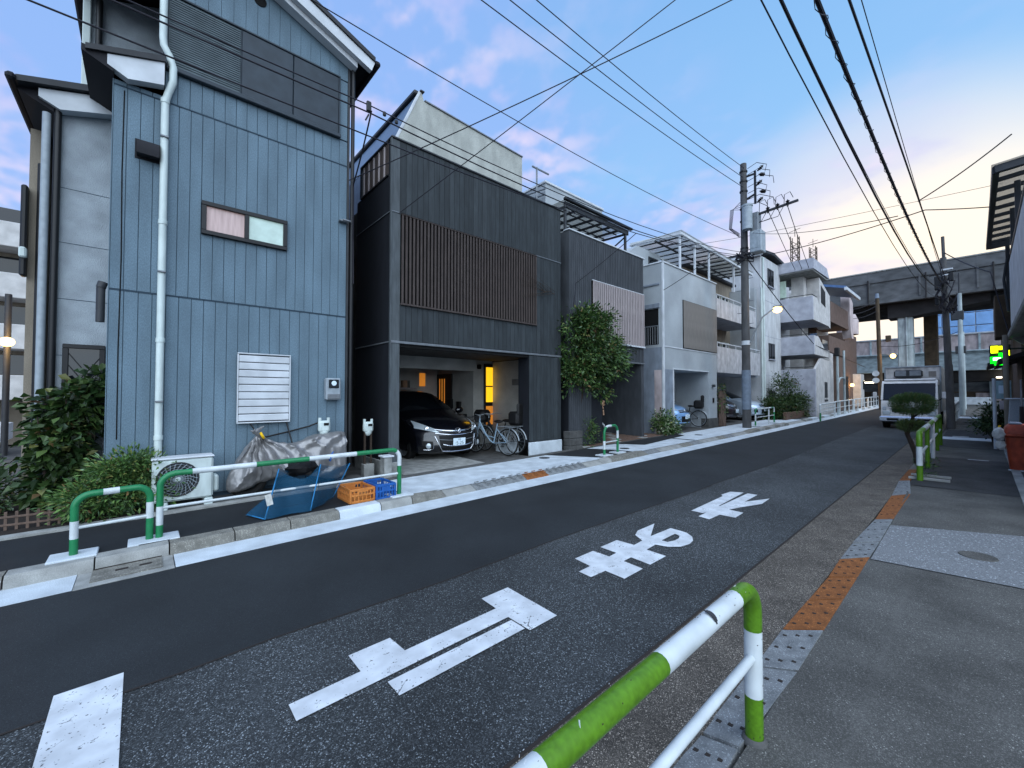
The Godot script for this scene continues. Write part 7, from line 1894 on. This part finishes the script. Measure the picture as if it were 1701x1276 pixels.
func bicycle(label: String, at: Vector3, turn: float, frame: String, loaded: bool) -> Node3D:
	var b := thing("bicycle", label, "bicycle", at, turn)
	var r := 0.33
	for x in [0.0, 1.06]:
		var w := add("wheel", sh().ring(V(x, r, 0), V(0, 0, 1), r - 0.018, 0.018, 32, 7), "tyre", b)
		add("rim", sh().ring(V(x, r, 0), V(0, 0, 1), r - 0.042, 0.010, 32, 5), "galvanised", w)
		var s := sh()
		for i in 16: s.rod(V(x, r, 0.02 if i % 2 else -0.02), V(x + cos(TAU * i / 16) * (r - 0.045), r + sin(TAU * i / 16) * (r - 0.045), 0), 0.0022, -1.0, 4)
		add("spokes", s, "galvanised", w)
		add("hub", sh().rod(V(x, r, -0.05), V(x, r, 0.05), 0.022), "galvanised", w)
		var f := []
		for i in 11:
			var a := deg_to_rad((170.0 - i * 15.0) if x == 0.0 else (150.0 - i * 13.0))
			f.append(V(x + cos(a) * (r + 0.02), r + sin(a) * (r + 0.02), 0))
		add("mudguard", sh().tube(f, 0.016, 6), "galvanised", b)
	var bb := V(0.44, 0.28, 0)
	var fr := sh()
	fr.tube([V(0.92, 0.82, 0), V(0.72, 0.52, 0), V(0.56, 0.34, 0), bb], 0.019, 8)
	fr.tube([V(0.90, 0.72, 0), V(0.70, 0.46, 0), V(0.42, 0.42, 0)], 0.013, 8)
	fr.rod(bb, V(0.32, 0.78, 0), 0.017)
	for z in [-0.05, 0.05]:
		fr.rod(V(0, r, z), bb, 0.010, -1.0, 6); fr.rod(V(0, r, z), V(0.36, 0.66, 0), 0.009, -1.0, 6); fr.rod(V(0.94, 0.62, z), V(1.06, r, z), 0.012, -1.0, 6)
	fr.rod(V(0.94, 0.60, 0), V(0.90, 0.88, 0), 0.019)
	add("frame", fr, frame, b)
	add("handlebar", sh().tube([V(0.70, 0.98, -0.28), V(0.86, 1.0, -0.22), V(0.90, 0.97, -0.05), V(0.90, 0.97, 0.05), V(0.86, 1.0, 0.22), V(0.70, 0.98, 0.28)], 0.012, 7).rod(V(0.90, 0.88, 0), V(0.90, 0.97, 0), 0.014), "galvanised", b)
	add("saddle", sh().blob(V(0.29, 0.83, 0), V(0.13, 0.04, 0.09), 7), "saddle", b)
	add("crank", sh().rod(V(0.44, 0.28, -0.1), V(0.44, 0.28, 0.1), 0.012).ring(V(0.44, 0.28, 0.06), V(0, 0, 1), 0.08, 0.008, 20, 5).rod(V(0.44, 0.28, 0.1), V(0.54, 0.15, 0.1), 0.01).box(V(0.55, 0.14, 0.14), V(0.09, 0.02, 0.07), 0.005), "dark_metal", b)
	var k := sh()
	for i in 7:
		for z in [-0.16, 0.16]: k.rod(V(1.0 + i * 0.05, 0.66, z * 0.8), V(0.98 + i * 0.057, 0.92, z), 0.004, -1.0, 4)
		k.rod(V(1.0, 0.66, -0.13 + i * 0.043), V(0.98, 0.92, -0.16 + i * 0.053), 0.004, -1.0, 4); k.rod(V(1.30, 0.66, -0.13 + i * 0.043), V(1.32, 0.92, -0.16 + i * 0.053), 0.004, -1.0, 4)
	k.span(V(0.97, 0.91, -0.17), V(1.33, 0.925, -0.16)); k.span(V(0.97, 0.91, 0.16), V(1.33, 0.925, 0.17)); k.span(V(1.0, 0.655, -0.13), V(1.3, 0.665, 0.13))
	add("basket", k, "dark_metal", b)
	add("rack", sh().span(V(-0.2, 0.70, -0.07), V(0.28, 0.715, 0.07), 0.004).rod(V(-0.12, 0.70, 0.06), V(0.0, r, 0.06), 0.007).rod(V(-0.12, 0.70, -0.06), V(0.0, r, -0.06), 0.007), "galvanised", b)
	if loaded:
		add("child_seat", sh().box(V(-0.02, 0.90, 0), V(0.34, 0.34, 0.32), 0.06).box(V(-0.16, 1.12, 0), V(0.08, 0.3, 0.28), 0.035), "black_plastic", b)
		add("basket_cover", sh().box(V(1.14, 0.92, 0), V(0.40, 0.34, 0.38), 0.08), "black_plastic", b)
	return b

func bicycles() -> void:
	bicycle("pale blue framed bicycle parked beside the minivan in the black garage", V(-7.66, 0.0 + slope(-6.8), -6.66), PI + 0.20, "bike_blue", false)
	bicycle("dark bicycle with black child seat behind the pale blue one", V(-7.72, 0.0 + slope(-7.0), -6.97), PI + 0.16, "black_metal", true)
	bicycle("black bicycle beside the blue hatchback in the grey garage", V(-7.55, 0.05 + slope(-16.7), -16.75), PI + 0.15, "black_metal", true)

# ---------------------------------------------------------------- planting
func rnd_dir() -> Vector3:
	return V(rng.randf_range(-1, 1), rng.randf_range(-1, 1), rng.randf_range(-1, 1)).normalized()
func leaf_colour(k := 1.0) -> Color:
	var t := rng.randf()
	var c := Color(0.026, 0.060, 0.018).lerp(Color(0.09, 0.15, 0.04), t * t)
	if rng.randf() < 0.05: c = Color(0.15, 0.16, 0.05)
	elif rng.randf() < 0.03: c = Color(0.13, 0.08, 0.035)
	elif rng.randf() < 0.06: c = Color(0.10, 0.16, 0.09)
	return Color(c.r * k, c.g * k, c.b * k)

# leaves in clumps through a volume made of ellipsoids [centre, radii]
func foliage(vols: Array, clumps: int, per: int, spread: float, l: float, w: float, k := 1.0, droop := 0.0) -> Shape:
	var s := sh()
	s.tinted = true
	var total := 0.0
	for v in vols: total += v[1].x * v[1].y * v[1].z
	for v in vols:
		var n := int(clumps * v[1].x * v[1].y * v[1].z / total) + 1
		for i in n:
			var d := rnd_dir()
			var rr := pow(rng.randf(), 0.45)
			var c: Vector3 = v[0] + d * v[1] * rr
			var tone := k * rng.randf_range(0.65, 1.35)
			for j in per:
				var o := V(rng.randfn(0, spread), rng.randfn(0, spread * 0.7), rng.randfn(0, spread))
				var along := (o.normalized() + d * 0.6 + rnd_dir() * 0.6 - V(0, droop, 0)).normalized()
				s.tint = leaf_colour(tone)
				s.leaf(c + o, along, (V(0, 1, 0) + rnd_dir() * 0.8).normalized(), l * rng.randf_range(0.6, 1.25), w * rng.randf_range(0.7, 1.2))
	return s

func plants() -> void:
	var t := thing("leafy_tree", "dense leafy evergreen tree between the black house and dark grey house", "tree", V(-7.55, slope(-9.1), -9.1))
	var tr := sh()
	var base := V(-7.55, 0.1, -9.1)
	var tips := []
	for i in 4:
		var a := TAU * i / 4.0 + 0.4
		var m := base + V(cos(a) * 0.10, 0, sin(a) * 0.12)
		var p := [m, m + V(cos(a) * 0.06, 0.8, sin(a) * 0.08), m + V(cos(a) * 0.16, 1.6, sin(a) * 0.25 - 0.15), m + V(cos(a) * 0.4, 2.5, sin(a) * 0.5 - 0.35), m + V(cos(a) * 0.6, 3.4, sin(a) * 0.8 - 0.5)]
		tr.tube(p, [0.05, 0.042, 0.036, 0.026, 0.012], 8)
		for k in 4:
			var b: Vector3 = (p[2] as Vector3).lerp(p[4], k / 4.0)
			var e := b + V(rng.randf_range(-0.6, 0.6), 0.35, rng.randf_range(-0.9, 0.7))
			tr.tube([b, b.lerp(e, 0.5) + V(0, 0.08, 0), e], [0.018, 0.012, 0.005], 5)
	put("trunk", tr, "bark", t)
	var cr := foliage([[V(-7.45, 3.25, -9.30), V(0.85, 0.85, 1.10)], [V(-7.40, 2.55, -9.45), V(0.90, 0.80, 1.30)], [V(-7.45, 2.15, -8.95), V(0.70, 0.65, 0.80)], [V(-7.40, 2.95, -10.45), V(0.60, 0.60, 0.75)], [V(-7.45, 3.78, -9.55), V(0.48, 0.45, 0.6)], [V(-7.4, 1.75, -9.9), V(0.4, 0.35, 0.42)]], 420, 54, 0.12, 0.115, 0.058, 1.0, 0.25)
	stuff(put("crown", cr, "leaf", t, 0.0))
	var ug := thing("climbing_shrub", "narrow green shrub at the foot of the leafy tree's trunks", "shrub", V(-7.35, slope(-9.3), -9.3))
	stuff(put("foliage", foliage([[V(-7.35, 0.55, -9.35), V(0.25, 0.45, 0.3)]], 24, 40, 0.08, 0.09, 0.03, 1.1), "leaf", ug, 0.0))
	put("stem", sh().rod(V(-7.35, 0.1, -9.35), V(-7.38, 0.7, -9.3), 0.02, 0.01, 6), "bark", ug)
	var b1 := thing("feathery_bush", "bright green feathery bush at the corner of the blue house", "shrub", V(-7.5, 0.08, 0.15))
	stuff(put("foliage", foliage([[V(-7.48, 0.42, 0.10), V(0.30, 0.40, 0.42)], [V(-7.45, 0.26, 0.48), V(0.30, 0.28, 0.32)], [V(-7.55, 0.64, 0.16), V(0.22, 0.22, 0.26)], [V(-7.40, 0.30, -0.2), V(0.18, 0.28, 0.16)]], 150, 56, 0.075, 0.085, 0.026, 1.55), "leaf", b1, 0.0))
	put("stem", sh().tube([V(-7.5, 0.05, 0.15), V(-7.48, 0.4, 0.2), V(-7.5, 0.7, 0.15)], [0.03, 0.02, 0.008], 6).tube([V(-7.5, 0.05, 0.15), V(-7.4, 0.3, 0.4)], [0.02, 0.008], 6), "bark", b1)
	var b2 := thing("broad_leaved_shrub", "tall dark broad leaved shrub against the stucco wall", "shrub", V(-8.3, 0.08, 0.85))
	stuff(put("foliage", foliage([[V(-8.45, 1.42, 0.72), V(0.28, 0.36, 0.34)], [V(-8.40, 0.95, 0.86), V(0.30, 0.42, 0.22)], [V(-8.38, 0.45, 0.86), V(0.30, 0.40, 0.24)], [V(-8.5, 1.68, 0.50), V(0.22, 0.22, 0.16)]], 74, 26, 0.10, 0.145, 0.10, 0.62, 0.5), "leaf", b2, 0.0))
	put("stem", sh().tube([V(-8.35, 0.05, 0.7), V(-8.33, 0.7, 0.75), V(-8.4, 1.6, 0.8)], [0.025, 0.018, 0.008], 6).tube([V(-8.35, 0.05, 0.9), V(-8.3, 0.8, 1.0), V(-8.35, 1.3, 1.05)], [0.022, 0.015, 0.006], 6), "bark", b2)
	var b3 := thing("low_hedge", "low dark hedge in shade at the lower left edge", "hedge", V(-9.4, 0.05, 1.9))
	stuff(put("foliage", foliage([[V(-9.3, 0.35, 1.75), V(0.35, 0.35, 0.5)], [V(-8.4, 0.25, 1.5), V(0.3, 0.25, 0.3)]], 60, 40, 0.09, 0.08, 0.04, 0.6), "leaf", b3, 0.0))
	put("stem", sh().rod(V(-9.3, 0.0, 1.75), V(-9.3, 0.4, 1.75), 0.02, 0.01, 6), "bark", b3)
	var b4 := thing("speckled_shrub", "variegated pale leaved shrub at the grey house's near corner", "shrub", V(-7.25, slope(-13.6), -13.5))
	var f4 := foliage([[V(-7.25, 0.60, -13.45), V(0.28, 0.42, 0.42)], [V(-7.15, 0.42, -13.9), V(0.25, 0.25, 0.35)]], 50, 34, 0.09, 0.11, 0.06, 1.2)
	for i in f4.c.size():
		if (i / 6) % 5 == 0: f4.c[i] = Color(0.32, 0.36, 0.24)
	stuff(put("foliage", f4, "leaf", b4, 0.0))
	put("stem", sh().rod(V(-7.25, 0.15, -13.5), V(-7.25, 0.7, -13.5), 0.02, 0.01, 6), "bark", b4)
	for q in [[V(-6.75, 1.45, -24.9), V(0.55, 1.25, 0.7), "tall dark conifer shrub before the grey flats"], [V(-6.6, 0.95, -26.3), V(0.5, 0.75, 0.8), "rounded dark shrub nearest the grey flats' stair wall"], [V(-6.9, 0.85, -23.6), V(0.4, 0.6, 0.6), "smaller leafy shrub left of the tall conifer shrub"]]:
		var o := thing("garden_shrub", q[2], "shrub", V(q[0].x, slope(q[0].z), q[0].z))
		stuff(put("foliage", foliage([[q[0], q[1]]], 80, 44, 0.16, 0.13, 0.05, 0.7), "leaf", o, 0.0))
		put("stem", sh().rod(V(q[0].x, 0.3, q[0].z), q[0], 0.05, 0.03, 6), "bark", o)
	var hp := thing("hedge_wall", "low reddish block wall edging the garden of the grey flats", "wall", V(-6.3, slope(-25), -25))
	put("wall", sh().span(V(-6.35, 0.2, -23.2), V(-6.2, 0.72, -27.1), 0.01), "brick", hp)
	# clipped pine leaning out over the gutter
	var p := thing("clipped_pine", "clipped pine with crooked trunk and two flat pads before the truck", "tree", V(-0.9, slope(-12.2), -12.2))
	put("trunk", sh().tube([V(-0.90, 0.15, -12.15), V(-0.92, 0.36, -12.17), V(-0.99, 0.58, -12.2), V(-1.05, 0.76, -12.2), V(-0.98, 0.95, -12.2), V(-0.95, 1.12, -12.18), V(-0.96, 1.32, -12.15)], [0.05, 0.045, 0.042, 0.04, 0.034, 0.028, 0.018], 8).tube([V(-1.02, 0.72, -12.2), V(-1.1, 0.86, -12.2), V(-1.12, 0.96, -12.2)], [0.03, 0.02, 0.01], 6).tube([V(-0.96, 1.1, -12.17), V(-0.8, 1.25, -12.1), V(-0.72, 1.35, -12.05)], [0.02, 0.014, 0.006], 6), "bark", p)
	var pads := sh()
	pads.tinted = true
	for v in [[V(-0.95, 1.385, -12.17), V(0.37, 0.235, 0.35), 8500, 1.0], [V(-0.98, 0.93, -12.2), V(0.24, 0.13, 0.24), 2400, 1.25]]:
		for i in v[2]:
			var d := rnd_dir()
			var c: Vector3 = v[0] + d * v[1] * pow(rng.randf(), 0.3)
			pads.tint = leaf_colour(rng.randf_range(0.75, 1.25) * v[3]).lerp(Color(0.09, 0.08, 0.03), 0.25 if v[3] > 1.1 else 0.0)
			pads.leaf(c, (d + V(0, 0.7, 0) + rnd_dir() * 0.7).normalized(), rnd_dir(), 0.06, 0.008)
	stuff(put("needle_pad", pads, "leaf", p, 0.0))
	var sr := thing("potted_shrub", "dark potted shrub beside the notice board on the right pavement", "shrub", V(0.3, slope(-16.6), -16.6))
	stuff(put("foliage", foliage([[V(0.33, 0.95, -16.6), V(0.30, 0.38, 0.5)], [V(0.12, 0.75, -17.4), V(0.22, 0.2, 0.4)]], 70, 44, 0.10, 0.08, 0.04, 0.65), "leaf", sr, 0.0))
	put("pot", sh().lathe(V(0.33, 0.24, -16.6), Vector3.UP, [[0.0, 0.0], [0.13, 0.0], [0.17, 0.3], [0.18, 0.32], [0.15, 0.32], [0.0, 0.28]], 16), "door_dark", sr)
	var wd := thing("kerb_weed", "small weeds growing at the pavement edge under the pine", "weed", V(-0.75, slope(-11), -11))
	stuff(put("foliage", foliage([[V(-0.72, 0.22, -11.6), V(0.1, 0.08, 0.5)], [V(-0.66, 0.18, -10.4), V(0.08, 0.05, 0.4)]], 16, 20, 0.05, 0.06, 0.02, 1.0), "leaf", wd, 0.0))
	var tw := thing("dry_creeper", "leafless dry creeper clinging to the right end of the brown slats", "creeper", V(-7.24, 4.2, -7.0))
	var ts := sh()
	var root := V(-7.235, 4.15, -7.9)
	for i in 12:
		var a := root + V(0, rng.randf_range(-0.02, 0.12), 0.12 * (i % 4))
		var b := V(-7.235, 4.2 + rng.randf_range(-0.35, 0.42), -6.55 - rng.randf() * 0.75)
		var m := a.lerp(b, 0.5) + V(0.01, rng.randf_range(-0.06, 0.14), 0)
		ts.tube([a, m, b], [0.006, 0.004, 0.002], 4, false)
		for k in 3: ts.tube([m.lerp(b, k / 3.0), m.lerp(b, k / 3.0) + V(0.01, rng.randf_range(-0.12, 0.12), rng.randf_range(0.02, 0.14))], [0.003, 0.0012], 3, false)
	stuff(put("twig", ts, "bark", tw))
